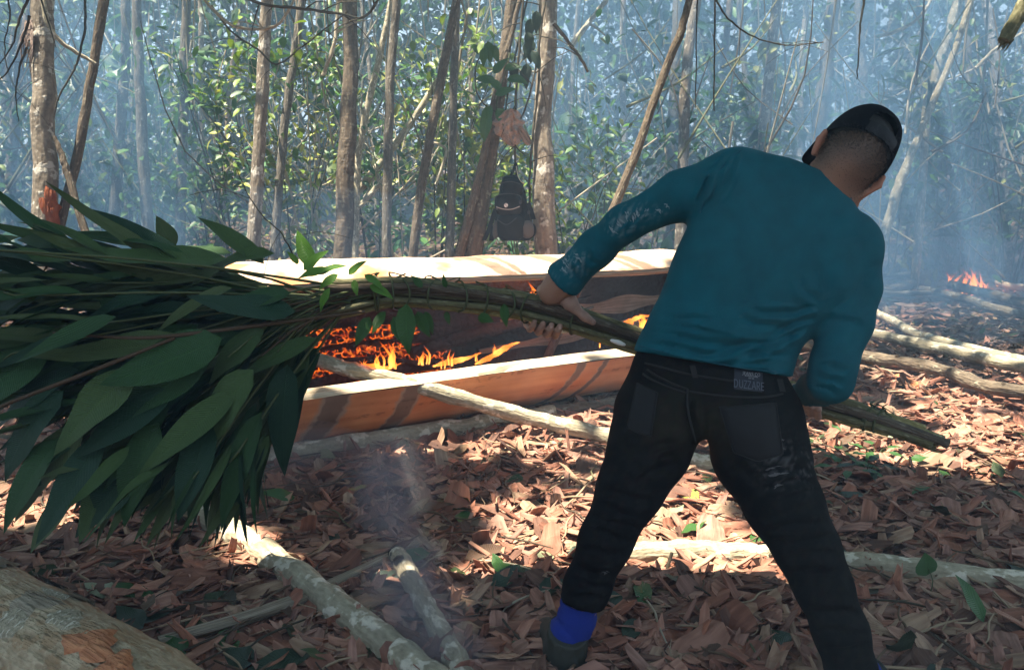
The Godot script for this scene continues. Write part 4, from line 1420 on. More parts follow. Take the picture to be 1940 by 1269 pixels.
func flame(at: Vector3, high: float, sd: int, label: String, group: String, lamp: bool) -> void:
	var r := RandomNumberGenerator.new()
	r.seed = 900 + sd
	var t: Node3D = thing("flame", label, "flame", at, group)
	var n := 5 if high > 0.06 else 3
	for k in n:
		var mb := MB.new()
		var o := Vector3(r.randf_range(-1, 1), 0, r.randf_range(-0.6, 0.6)) * high * 0.5
		var hh := high * r.randf_range(0.5, 1.4)
		var lean := Vector3(r.randf_range(-0.5, 0.5), 0, r.randf_range(-0.3, 0.3)) * hh
		var w := high * r.randf_range(0.05, 0.12)
		mb.tube(curve([o + Vector3(0, -0.02, 0), o + Vector3(0, hh * 0.3, 0) - lean * 0.2, o + Vector3(0, hh * 0.65, 0) + lean * 0.3, o + Vector3(0, hh, 0) + lean], 10), radii([w * 0.8, w, w * 0.55, 0.0008], 10), 8, 0.18, sd + k, false)
		var top := 0.0
		for u in mb.uv:
			top = maxf(top, u.y)
		for i in mb.uv.size():
			mb.uv[i] = Vector2(mb.uv[i].x, mb.uv[i].y / top)
		obj("flame_tongue", mb.mesh(), M.flame, t)
	if lamp:
		var l := OmniLight3D.new()
		l.name = "flame_light"
		l.light_color = Color(1.0, 0.45, 0.13)
		l.light_energy = FIRE_POWER * (2.0 if high > 0.1 else 1.0)
		l.light_size = 0.05
		l.omni_range = 8.0
		l.omni_attenuation = 2.0
		l.shadow_enabled = true
		l.position = Vector3(0, high * 0.6, 0.05)
		t.add_child(l, true)

const FIRE_POWER := 0.012
# ------------------------------------------------------------------ logs and poles on the ground
func pole(called: String, label: String, cat: String, path: Array, w0: float, w1: float, m: Material, o := {}) -> Node3D:
	# path: places of the photograph with a height over the ground (or, with "deep", a depth); w0, w1: widths in pixels there
	var pts := []
	for q in path:
		pts.append(px(q[0], q[1], q[2]) if o.get("deep", false) or q.size() > 3 else gr(q[0], q[1], q[2]))
	var d0 := to_photo(pts[0]).z
	var d1 := to_photo(pts[-1]).z
	var n := path.size() * 7
	var line := curve(pts, n)
	var rs := radii([w0 * d0 / F * 0.5, w1 * d1 / F * 0.5], n)
	for i in n:
		rs[i] *= 1.0 + 0.05 * sin(i * 1.1 + path[0][0]) + (0.14 if rng.randf() < 0.06 else 0.0)
		line[i] += Vector3(rr(-1, 1), rr(-1, 1), rr(-1, 1)) * rs[i] * 0.07
	var t: Node3D = thing(called, label, cat, pts[0], o.get("group", ""))
	var mb := MB.new()
	mb.tube(moved(line, -t.position), rs, 14, 0.05, int(path[0][0]), false)
	obj("bark", mb.mesh(), m, t)
	for e in 2:     # the sawn or broken ends
		var i := 0 if e == 0 else n - 1
		var dir := (line[0] - line[1]).normalized() if e == 0 else (line[n - 1] - line[n - 2]).normalized()
		mb = MB.new()
		var rough: float = o.get("rough", 0.15)
		var ring := []
		var u := dir.cross(Vector3.UP).normalized()
		var w := u.cross(dir)
		var mid := mb.p(line[i] - t.position + dir * rs[i] * 0.1, Vector2(0.5, 0.5))
		for k in 14:
			var a := TAU * k / 14
			ring.append(mb.p(line[i] - t.position + (u * cos(a) + w * sin(a)) * rs[i] * 1.0 + dir * rs[i] * rr(-0.05, rough), Vector2(0.5 + 0.3 * cos(a), 0.5 + 0.3 * sin(a))))
		for k in 14:
			mb.t(mid, ring[(k + 1) % 14], ring[k])
		obj("cut_end", mb.mesh(), o.get("end_%d" % e, M.wood_pale), t)
	for k in o.get("knots", 0):      # stubs of side branches
		var i := rng.randi_range(3, n - 4)
		var a := line[i] - t.position
		var w := Vector3(rr(-1, 1), rr(0.2, 1), rr(-1, 1)).normalized()
		mb = MB.new()
		mb.tube(PackedVector3Array([a + w * rs[i] * 0.6, a + w * rs[i] * 1.12, a + w * rs[i] * 1.3]), PackedFloat32Array([rs[i] * 0.5, rs[i] * 0.36, rs[i] * 0.26]), 8, 0.1, k)
		obj("knot", mb.mesh(), m, t)
	return t

func make_poles() -> void:
	var t: Node3D
	pole("leaning_pole", "long mottled pole leaning from the canoe's near rim down behind the man's leg", "pole", [[560, 668, 4.15, 1], [640, 694, 4.0, 1], [722, 714, 0.385], [850, 748, 0.28], [1000, 790, 0.14], [1150, 826, 0.07], [1290, 868, 0.05], [1362, 884, 0.04]], 27, 37, M.bark_log, {"knots": 3, "end_1": M.wood_grey})
	pole("pale_log", "pale barked log on the ground under the canoe's near side", "log", [[380, 893, 0.05], [530, 864, 0.05], [700, 836, 0.05], [900, 806, 0.05], [1048, 783, 0.045]], 46, 32, M.bark_log, {"knots": 1})
	pole("dark_log", "dark broken log end lying right of the pale log under the canoe", "log", [[1040, 780, 0.05], [1100, 774, 0.05], [1180, 762, 0.05]], 24, 28, M.bark_brown, {"rough": 0.6, "end_0": M.wood_orange})
	t = pole("foreground_pole", "thick pale pole in the foreground, sunlit in its middle, running to the bottom edge", "pole", [[362, 966, 0.05], [430, 1004, 0.05], [520, 1062, 0.05], [600, 1122, 0.05], [700, 1198, 0.05], [800, 1278, 0.05], [880, 1345, 0.05]], 46, 76, M.bark_log, {})
	t = pole("smoking_stick", "smoking grey stick with a charred tip lying beside the foreground pole", "stick", [[752, 1050, 0.065], [785, 1110, 0.065], [820, 1175, 0.062], [862, 1250, 0.06], [890, 1310, 0.06]], 36, 48, M.bark_log, {"rough": 0.5, "end_0": M.char})
	var mb := MB.new()
	var a := gr(748, 1044, 0.066)
	var b := gr(768, 1080, 0.066)
	mb.tube(moved(curve([a, a.lerp(b, 0.5), b], 8), -t.position), radii([0.022, 0.032, 0.031], 8), 12, 0.12, 3)
	obj("charred_tip", mb.mesh(), M.char, t)
	# a flat split rail
	t = thing("split_rail", "flat grey split rail lying across under the foreground pole", "rail", gr(300, 1216, 0.06))
	mb = MB.new()
	var p0 := gr(300, 1216, 0.06)
	var p1 := gr(560, 1136, 0.055)
	var p2 := gr(790, 1030, 0.05)
	var line := curve([p0, p1, p2], 22)
	for i in line.size():
		line[i] -= p0
	mb.grid(22, 9, func(i: int, j: int) -> Array:
		var dir := (line[mini(i + 1, 21)] - line[maxi(i - 1, 0)]).normalized()
		var side := dir.cross(Vector3.UP)
		var k: Array = [[-1, -1], [-1, 0.3], [-0.85, 0.8], [-0.3, 1], [0.3, 0.85], [0.85, 0.9], [1, 0.4], [1, -1], [-1, -1]][j]
		var ww := 0.026 * (1.0 - 0.3 * absf(i / 10.5 - 1.0))
		return [line[i] + side * k[0] * ww + Vector3.UP * k[1] * 0.012, Vector2(j / 8.0, i * 0.06)])
	obj("wood", mb.mesh(), M.wood_grey, t)
	# the big log in the corner
	var bl := [gr(-420, 950, 0.15), gr(-60, 1158, 0.15), gr(150, 1278, 0.15), gr(360, 1400, 0.14)]
	t = thing("corner_log", "thick peeling log with a wet orange wound in the bottom left corner", "log", bl[0])
	mb = MB.new()
	mb.tube(moved(curve(bl, 26), -t.position), radii([0.15, 0.15, 0.145, 0.13], 26), 26, 0.04, 8)
	obj("bark", mb.mesh(), M.bark_big, t)
	var dirv: Vector3 = (bl[2] - bl[1]).normalized()
	for w in [[170, 1215, 0.17, 0.05, M.wood_orange], [215, 1262, 0.10, 0.045, M.wood_orange], [60, 1135, 0.22, 0.05, M.wood_grey], [120, 1170, 0.14, 0.04, M.bark_log], [20, 1180, 0.16, 0.05, M.bark_log]]:
		var ray := (px(w[0], w[1], 1.0) - Vector3(0, CH, 0)).normalized()
		var best := Vector3.ZERO
		var far := 0.5
		while far < 4.0:      # where that sight line meets the log
			best = Vector3(0, CH, 0) + ray * far
			var rel: Vector3 = best - bl[1]
			if (rel - dirv * rel.dot(dirv)).length() < 0.145:
				break
			far += 0.004
		var rel2: Vector3 = best - bl[1]
		var outv: Vector3 = (rel2 - dirv * rel2.dot(dirv)).normalized()
		mb = MB.new()
		patch(mb, best - outv * 0.145 - t.position, dirv, outv, 0.145, w[2], w[3] / 0.145, 0.005, w[0])
		obj("bark_wound" if w[4] == M.wood_orange else "bark_flake", mb.mesh(), w[4], t)
	for k in 60:      # loose flakes of bark along its upper edge
		var s := rr(0.3, 0.8)
		var c: Vector3 = (bl[0] as Vector3).lerp(bl[3], s)
		var an := rr(-0.5, 0.8)
		var outv: Vector3 = Vector3.UP * sin(an + 0.6) - dirv.cross(Vector3.UP) * cos(an + 0.6)
		mb = MB.new()
		var l := rr(0.04, 0.12)
		mb.grid(4, 3, func(i: int, j: int) -> Array:
			return [Vector3((i / 3.0 - 0.5) * l, 0.004 + 0.006 * pow(j - 1.0, 2) + rr(0, 0.003), (j / 2.0 - 0.5) * l * 0.35), Vector2(j / 2.0, i / 3.0)], false)
		var o := obj("bark_flake", mb.mesh(), [M.bark_big, M.bark_brown, M.wood_grey, M.bark_log][k % 4], t)
		o.transform = Transform3D(Basis(dirv, outv, dirv.cross(outv).normalized()).rotated(outv.normalized(), rr(-0.5, 0.5)), c + outv * 0.146 - t.position)
	t = pole("mottled_log", "mottled pale log across the ground behind the man's right calf", "log", [[1188, 1050, 0.045], [1300, 1046, 0.045], [1400, 1050, 0.045], [1480, 1056, 0.045], [1600, 1066, 0.045], [1760, 1084, 0.045], [1960, 1110, 0.045]], 44, 50, M.bark_log, {"knots": 2, "rough": 0.5, "end_0": M.wood_orange})
	pole("short_stick", "short greenish stick lying just below the mottled pale log", "stick", [[1612, 1112, 0.015], [1680, 1106, 0.015], [1745, 1104, 0.015]], 17, 18, M.bark_stick)
	pole("crooked_twig", "dark crooked twig running left to right in front of the mottled log", "twig", [[1190, 1112, 0.012], [1280, 1108, 0.012], [1360, 1098, 0.02], [1430, 1088, 0.02], [1490, 1074, 0.015]], 8, 10, M.bark_brown)
	pole("upright_twig", "dark twig standing up between the man's feet", "twig", [[1256, 1112, 0.0], [1262, 1090, 0.03], [1268, 1064, 0.07], [1274, 1046, 0.1]], 9, 6, M.bark_brown)
	# right: poles in the smoke
	var g := "poles lying in the smoke on the right"
	pole("ground_pole", "pale pole second from the viewer, running right from behind the man's arm", "pole", [[1440, 596, 0.11], [1530, 613, 0.11], [1660, 634, 0.11], [1790, 662, 0.11], [1960, 700, 0.11]], 17, 26, M.bark_log, {"group": g, "knots": 2})
	pole("ground_pole", "nearest brown pole with cracked bark, running right from the man's elbow", "pole", [[1440, 640, 0.11], [1510, 652, 0.11], [1640, 676, 0.11], [1770, 697, 0.11], [1870, 732, 0.11], [1960, 744, 0.11]], 22, 27, M.bark_brown, {"group": g, "knots": 2})
	pole("ground_pole", "sunlit short pole meeting the pale one at a slant beside the man's arm", "pole", [[1652, 588, 0.11], [1700, 612, 0.11], [1740, 634, 0.11], [1850, 664, 0.10], [1960, 690, 0.04]], 14, 22, M.bark_log, {"group": g})
	pole("ground_pole", "dark grey pole in the smoke in front of the small fire", "pole", [[1745, 545, 0.10], [1830, 566, 0.10], [1890, 586, 0.10], [1960, 600, 0.10]], 15, 19, M.bark_grey, {"group": g})
	pole("ground_pole", "charred dark pole running right out of the small fire", "pole", [[1800, 535, 0.11], [1860, 553, 0.11], [1960, 580, 0.11]], 16, 20, M.bark_brown, {"group": g, "end_0": M.char})
	pole("ground_pole", "pale pole end jutting from the right edge beside the small fire", "pole", [[1890, 533, 0.1], [1920, 538, 0.1], [1970, 548, 0.1]], 11, 14, M.wood_pale, {"group": g})
	pole("ground_pole", "faint thin pole far back in the smoke beside the man's arm", "pole", [[1640, 556, 0.10], [1700, 556, 0.10], [1770, 552, 0.10]], 11, 10, M.bark_grey, {"group": g})
	pole("ground_pole", "faint farthest pole in the smoke, level with the man's shoulder blade", "pole", [[1650, 512, 0.10], [1720, 520, 0.10], [1790, 512, 0.10]], 9, 9, M.bark_grey, {"group": g})
	pole("log_stub", "short split orange log stub lying alone in the smoky clearing", "log", [[1702, 717, 0.03], [1725, 726, 0.03], [1748, 736, 0.03]], 18, 15, M.wood_orange, {"rough": 0.6, "end_0": M.wood_orange})
	pole("far_log", "brown log end far back beside the man's upper arm", "log", [[1660, 470, 0.12], [1700, 466, 0.12], [1762, 472, 0.10]], 20, 15, M.bark_brown, {"end_1": M.wood_orange})
	pole("far_log", "pale log at the picture's left edge behind the leaf broom", "log", [[-60, 500, 0.12], [20, 498, 0.12], [120, 494, 0.12]], 26, 22, M.bark_pale)
	# bent twigs lying about the feet
	for k in 14:
		var q := gr([1600, 1540, 700, 860, 1000, 1120, 1700, 1850, 640, 540, 950, 1420, 1780, 1240][k], [960, 905, 1180, 930, 1140, 900, 1150, 950, 980, 1200, 1075, 1230, 880, 1170][k], 0.05)
		var mb2 := MB.new()
		var an := rr(0, PI)
		var w := Vector3(cos(an), 0, sin(an))
		mb2.tube(curve([-w * 0.12, Vector3(0, 0.02, 0), w * 0.07 + Vector3(rr(-0.03, 0.03), 0.012, 0), w * rr(0.1, 0.2)], 9), radii([0.0025, 0.004, 0.0015], 9), 5, 0.1, k)
		var o := obj("fallen_twig", mb2.mesh(), [M.vine, M.vine_pale, M.bark_stick][k % 3])
		o.position = q
		tag(o, ["thin twig lying %s", "pale dry twig lying %s", "greenish bent twig lying %s"][k % 3] % where(q), "twig", "twigs among the wood chips")
# ------------------------------------------------------------------ wood chips and leaves on the ground
func where(q: Vector3) -> String:      # what it lies beside, by the nearest thing one can find
	var marks := [["beside the blue socked boot", 1085, 1240], ["before the crooked twig by the boot", 1270, 1180], ["in the sunlit patch between the legs", 1290, 980], ["left of the man's left knee", 1030, 1000], ["around the smoking stick", 820, 1150], ["left of the smoke beyond the pole", 650, 980], ["between foreground pole and corner log", 420, 1150], ["at the left edge under the broom", 110, 1020],
		["beside the pale log under the canoe", 800, 870], ["near the leaning pole's foot", 1080, 860], ["under the butt of the broom", 1680, 900], ["right of the man's right knee", 1720, 1000], ["below the mottled log, right edge", 1840, 1180], ["beside the man's right shin", 1640, 1180], ["above the mottled log, right edge", 1890, 960], ["below the mottled log between the shins", 1430, 1180], ["below the brown cracked pole", 1740, 790], ["between the smoking stick and the boot", 960, 1200]]
	var p := to_photo(q)
	var best := ""
	var bd := 1e9
	for m in marks:
		var d := Vector2(p.x - m[1], p.y - m[2]).length()
		if d < bd:
			bd = d
			best = m[0]
	return best

func chip_mesh(sd: int, ratio: float, curl: float) -> ArrayMesh:    # a hewn flake, length 1 along x
	var r := RandomNumberGenerator.new()
	r.seed = sd
	var mb := MB.new()
	var n := 5
	var up := []
	var down := []
	for i in n:
		var v := i / (n - 1.0)
		for j in 3:
			var u := j - 1.0
			var w := ratio * 0.5 * (0.74 + 0.26 * sin(PI * clampf(v * 0.8 + 0.15, 0, 1))) * r.randf_range(0.8, 1.15)
			var x := v - 0.5 + (r.randf_range(-0.13, 0.13) if i == 0 or i == n - 1 else 0.0)
			var y := curl * (pow(v - 0.5, 2) * 4.0 - 0.3) + r.randf_range(-0.012, 0.012) + 0.02 * u * r.randf_range(-1, 1)
			var th := 0.028 * (0.35 if i == 0 or i == n - 1 else 1.0) * (1.0 if j == 1 else 0.6)
			up.append([Vector3(x, y + th, u * w), Vector2(j * 0.5 * ratio, v)])
			down.append([Vector3(x, y - th, u * w * 0.96), Vector2(j * 0.5 * ratio, v)])
	var a := mb.grid(n, 3, func(i: int, j: int) -> Array: return up[i * 3 + j])
	var b := mb.grid(n, 3, func(i: int, j: int) -> Array: return down[i * 3 + j], true)
	for i in n - 1:
		mb.q(a + i * 3, b + i * 3, b + i * 3 + 3, a + i * 3 + 3)
		mb.q(a + i * 3 + 5, b + i * 3 + 5, b + i * 3 + 2, a + i * 3 + 2)
	for j in 2:
		mb.q(a + j + 1, b + j + 1, b + j, a + j)
		mb.q(a + (n - 1) * 3 + j, b + (n - 1) * 3 + j, b + (n - 1) * 3 + j + 1, a + (n - 1) * 3 + j + 1)
	return mb.mesh(true)

func blocked(q: Vector3) -> bool:     # inside the canoe's shell
	var rel := q - CA
	var s := rel.dot(CT)
	var c := rel.dot(CN)
	return s > -0.8 and s < CL + 1.4 and c < -0.02 and c > -0.62

func tell_apart(nodes: Array) -> void:     # things with one label are told apart by their order from the left
	var by := {}
	for o in nodes:
		var l: String = o.get_meta("label")
		if not by.has(l):
			by[l] = []
		by[l].append(o)
	for l in by:
		var row: Array = by[l]
		if row.size() < 2:
			continue
		row.sort_custom(func(a, b): return to_photo(a.position).x < to_photo(b.position).x)
		for i in row.size():
			row[i].set_meta("label", l + ", " + (["leftmost", "second from left", "third from left", "fourth from left", "fifth from left", "sixth from left", "seventh from left", "eighth from left"][mini(i, 7)] if i < row.size() - 1 else "rightmost"))

func make_litter() -> void:
	var shapes := []
	var kinds := [[0.30, 0.06, "broad flake"], [0.42, 0.03, "wide flake"], [0.18, 0.10, "long curled chip"], [0.22, 0.02, "flat chip"], [0.09, 0.05, "thin splinter"], [0.55, -0.05, "stubby chip"], [0.14, -0.08, "bowed strip"], [0.26, 0.16, "curled shaving"]]
	for k in kinds.size():
		shapes.append(chip_mesh(300 + k, kinds[k][0], kinds[k][1]))
	var xs := []
	var cs := []
	for k in kinds.size():
		xs.append([])
		cs.append([])
	var n := 0
	while n < 30000:
		var d := 1.5 + 8.3 * pow(rng.randf(), 1.35)
		var x := rr(-1.0, 1.0) * (d * 0.70 + 0.35)
		var q := Vector3(x, 0, -d)
		if blocked(q):
			if rng.randf() < 0.97:
				continue
		var thick := nz.get_noise_2d(x * 16.0, d * 16.0)
		if d > 6.5 and rng.randf() < (d - 6.5) * 0.2:
			continue
		q.y = ter(x, -d) + 0.006 + 0.035 * pow(rng.randf(), 1.5) * (1.0 + thick)
		n += 1
		var k := rng.randi() % kinds.size()
		var l := rr(0.06, 0.19) * (1.4 if rng.randf() < 0.06 else 1.0)
		var b := face(Vector3(rr(-1, 1), rr(-0.28, 0.28), rr(-0.7, 0.7)), Vector3(rr(-0.45, 0.45), 1, rr(-0.3, 0.45)))
		xs[k].append(Transform3D(b.scaled(Vector3.ONE * l), q))
		var c: Color = [Color(0.46, 0.235, 0.16), Color(0.52, 0.29, 0.21), Color(0.41, 0.18, 0.115), Color(0.32, 0.145, 0.095), Color(0.45, 0.30, 0.20), Color(0.16, 0.085, 0.06), Color(0.40, 0.22, 0.165)][rng.randi() % 7]
		c = c * rr(0.75, 1.2)
		if d > 4.8 and x > 1.4:      # ash and char round the poles on the right
			c = c.lerp(Color(0.17, 0.145, 0.135), smoothstep(4.8, 6.2, d) * rr(0.3, 0.85))
		cs[k].append(c)
	var all := Node3D.new()
	all.name = "wood_chip_litter"
	add_child(all)
	tag(all, "thick litter of hewn reddish wood chips over the clearing floor", "wood chips", "", "stuff")
	for k in kinds.size():
		many("chips", shapes[k], M.chip, xs[k], cs[k], all)
	# dry leaves and broken twigs among the chips
	var dl := leaf_mesh(1.0, 0.5, 0.12, 0.25, 0.3, 5, 1)
	var ys := []
	var ks := []
	for k in 1500:
		var d := 1.6 + 7.5 * pow(rng.randf(), 1.2)
		var q := Vector3(rr(-1, 1) * (d * 0.7 + 0.3), 0.05, -d)
		if nz.get_noise_2d(q.x * 9.0, d * 9.0) < -0.1 or blocked(q):
			continue
		ys.append(Transform3D(face(Vector3(rr(-1, 1), rr(-0.2, 0.2), rr(-1, 1)), Vector3(rr(-0.4, 0.4), rr(0.4, 1), rr(-0.4, 0.4))).scaled(Vector3.ONE * rr(0.05, 0.12)), q))
		ks.append([Color(0.13, 0.075, 0.045), Color(0.22, 0.14, 0.085), Color(0.07, 0.06, 0.035), Color(0.055, 0.085, 0.03)][rng.randi() % 4] * rr(0.7, 1.2))
	many("dry_leaves", dl, M.leaf, ys, ks, all)
	var tw := MB.new()
	tw.tube(curve([Vector3(-0.5, 0, 0), Vector3(-0.1, 0.04, 0.03), Vector3(0.2, 0.01, -0.03), Vector3(0.5, 0.03, 0.02)], 8), radii([0.012, 0.018, 0.008], 8), 5)
	ys = []
	ks = []
	for k in 900:
		var d := 1.6 + 7.5 * pow(rng.randf(), 1.2)
		var q := Vector3(rr(-1, 1) * (d * 0.7 + 0.3), 0.055, -d)
		if blocked(q):
			continue
		ys.append(Transform3D(face(Vector3(rr(-1, 1), rr(-0.12, 0.12), rr(-1, 1)), Vector3.UP).scaled(Vector3.ONE * rr(0.08, 0.3)), q))
		ks.append([Color(0.12, 0.08, 0.05), Color(0.30, 0.22, 0.14), Color(0.06, 0.045, 0.03)][rng.randi() % 3])
	many("broken_twigs", tw.mesh(), M.twig, ys, ks, all)
	# the chips that show largest, each on its own
	var made := 0
	var alike := []
	var tone := ["pinkish", "red brown", "tan", "dark brown"]
	while made < 270:
		var p := Vector2(rr(-20, 1960), rr(905, 1275))
		if rng.randf() > 0.35 + 0.65 * (p.y - 905.0) / 370.0:
			continue
		var q := gr(p.x, p.y, 0.0)
		var k := rng.randi() % kinds.size()
		var w := rng.randi() % 4
		var l := rr(0.09, 0.20) if k != 4 else rr(0.12, 0.26)
		if kinds[k][0] > 0.28:
			l *= 0.68
		q.y = 0.034 + rr(0.0, 0.02)
		var o := obj("wood_chip", shapes[k], M["chip_%d" % w])
		o.transform = Transform3D(face(Vector3(rr(-1, 1), rr(-0.16, 0.16), rr(-0.8, 0.8)), Vector3(rr(-0.3, 0.3), 1, rr(-0.15, 0.35))).scaled(Vector3.ONE * l), q)
		var label: String = "%s hewn %s %s" % [tone[w], kinds[k][2], where(q)]
		tag(o, label, "wood chip", "wood chips " + where(q))
		made += 1
		alike.append(o)
	# green and dead leaves fallen among them
	var lv := [leaf_mesh(0.15, 0.075, 0.2, 0.15, 0.12), leaf_mesh(0.19, 0.07, 0.3, 0.2, 0.2, 6, 2, 2), leaf_mesh(0.13, 0.08, -0.15, 0.1, 0.25, 6, 2, 4)]
	var spots := [[600, 858, 3, 1.0], [548, 868, 3, 0.7], [700, 922, 0, 0.8], [815, 1048, 1, 1.1], [190, 1118, 1, 1.1], [215, 1125, 3, 1.0], [430, 1190, 1, 1.0], [975, 1218, 1, 1.1], [1325, 945, 0, 1.1], [1865, 1180, 1, 1.1], [1610, 880, 1, 1.0], [1640, 850, 4, 1.0], [1780, 890, 1, 0.9], [1580, 985, 4, 1.0], [1775, 968, 4, 1.2], [1760, 922, 1, 0.9], [1215, 1100, 1, 1.0], [1325, 1105, 4, 1.0], [1180, 1130, 4, 0.9], [930, 1110, 4, 1.2], [960, 1090, 1, 0.9], [1010, 1062, 3, 1.0], [1075, 1050, 4, 1.0], [1290, 1010, 1, 0.9], [1420, 1010, 1, 1.0], [1200, 1000, 3, 0.8], [1270, 975, 3, 0.7], [870, 990, 1, 0.9], [560, 945, 1, 0.9], [640, 1010, 4, 1.0], [470, 960, 3, 0.9], [230, 1165, 4, 1.2], [270, 1190, 4, 1.1], [330, 1155, 4, 0.9], [590, 1240, 4, 1.1], [480, 1255, 4, 1.0], [700, 1105, 4, 1.0], [905, 1160, 4, 1.0], [1020, 1120, 4, 1.0], [1600, 1040, 4, 1.0], [1700, 1075, 4, 0.9], [1910, 1065, 4, 1.1], [1540, 830, 1, 1.0], [1560, 800, 1, 0.8], [1690, 830, 3, 0.8], [1850, 850, 1, 0.8], [1890, 925, 1, 0.8], [1720, 870, 1, 0.8], [1640, 940, 4, 1.0], [1500, 1200, 4, 1.0], [1700, 1235, 4, 1.2], [1785, 1260, 4, 1.0], [1180, 1210, 4, 0.9], [350, 1240, 1, 0.9], [800, 965, 5, 1.0], [880, 1060, 5, 1.1], [1120, 1215, 5, 1.0], [1330, 1240, 5, 1.1], [1460, 1225, 5, 1.0], [1840, 1020, 5, 1.0], [560, 1010, 5, 1.0], [740, 1000, 5, 0.9]]
	var names := ["bright yellow green leaf", "fresh green leaf", "", "pale grey green leaf", "dark wilted leaf", "dead brown leaf"]
	var lm := [M.leaf_yellow, M.leaf_green, M.leaf_green, leafy(lin(0.30, 0.33, 0.2), M.leaf_ribs[0], M.leaf_ribs[1], 0.3), M.leaf_dark, M.leaf_brown]
	for k in spots.size():
		var a: Array = spots[k]
		var q := gr(a[0], a[1], 0.055)
		var o := obj("fallen_leaf", lv[k % 3], lm[a[2]])
		o.transform = Transform3D(face(Vector3(rr(-1, 1), rr(-0.15, 0.2), rr(-0.7, 0.7)), Vector3(rr(-0.4, 0.4), 1, rr(-0.1, 0.7))).scaled(Vector3.ONE * a[3] * 0.92), q)
		tag(o, "%s lying %s" % [names[a[2]], where(q)], "leaf", "fallen leaves among the wood chips")
		alike.append(o)
	tell_apart(alike)
	# a seedling that stands before the mottled log
	var s := thing("seedling", "single round green leaf on a thin stalk before the mottled log", "seedling", gr(1762, 1128, 0.02))
	var mb := MB.new()
	var top := px(1757, 1072, to_photo(s.position).z) - s.position
	mb.tube(curve([Vector3.ZERO, top * 0.5 + Vector3(0.015, 0, 0), top], 7), radii([0.002, 0.0015], 7), 5)
	obj("stalk", mb.mesh(), M.stalk, s)
	var rl := leaf_mesh(0.085, 0.085, 0.1, 0.1, 0.05)
	var o := obj("leaf", rl, M.leaf_green, s)
	o.transform = Transform3D(face(Vector3(-0.15, 1, 0.15), Vector3(0.1, 0.25, 1)), top - Vector3(0, 0.035, 0))
	# small plants at the broom's butt
	for k in 4:
		var p: Array = [[1590, 880], [1660, 870], [1605, 905], [1640, 900]][k]
		var pl := thing("ground_plant", ["small leafy seedling just below the broom's butt", "small seedling right of its twin under the broom's butt", "low seedling nearest the man's right knee", "low wilted seedling under the broom's butt"][k], "seedling", gr(p[0], p[1], 0.02), "seedlings among the chips")
		for j in 5:
			var an := TAU * j / 5.0 + k
			var w := Vector3(cos(an), 0.9, sin(an))
			mb = MB.new()
			mb.tube(PackedVector3Array([Vector3.ZERO, w * 0.03 + Vector3(0, 0.02, 0), w * 0.06]), PackedFloat32Array([0.002, 0.0018, 0.001]), 5)
			var stalk := obj("stalk", mb.mesh(), M.stalk, pl)
			o = obj("leaf", lv[j % 3], M.leaf_green if k < 3 else M.leaf_dark, stalk)
			o.transform = Transform3D(face(Vector3(cos(an), 0.1, sin(an)), Vector3.UP).scaled(Vector3.ONE * 0.6), w * 0.06)
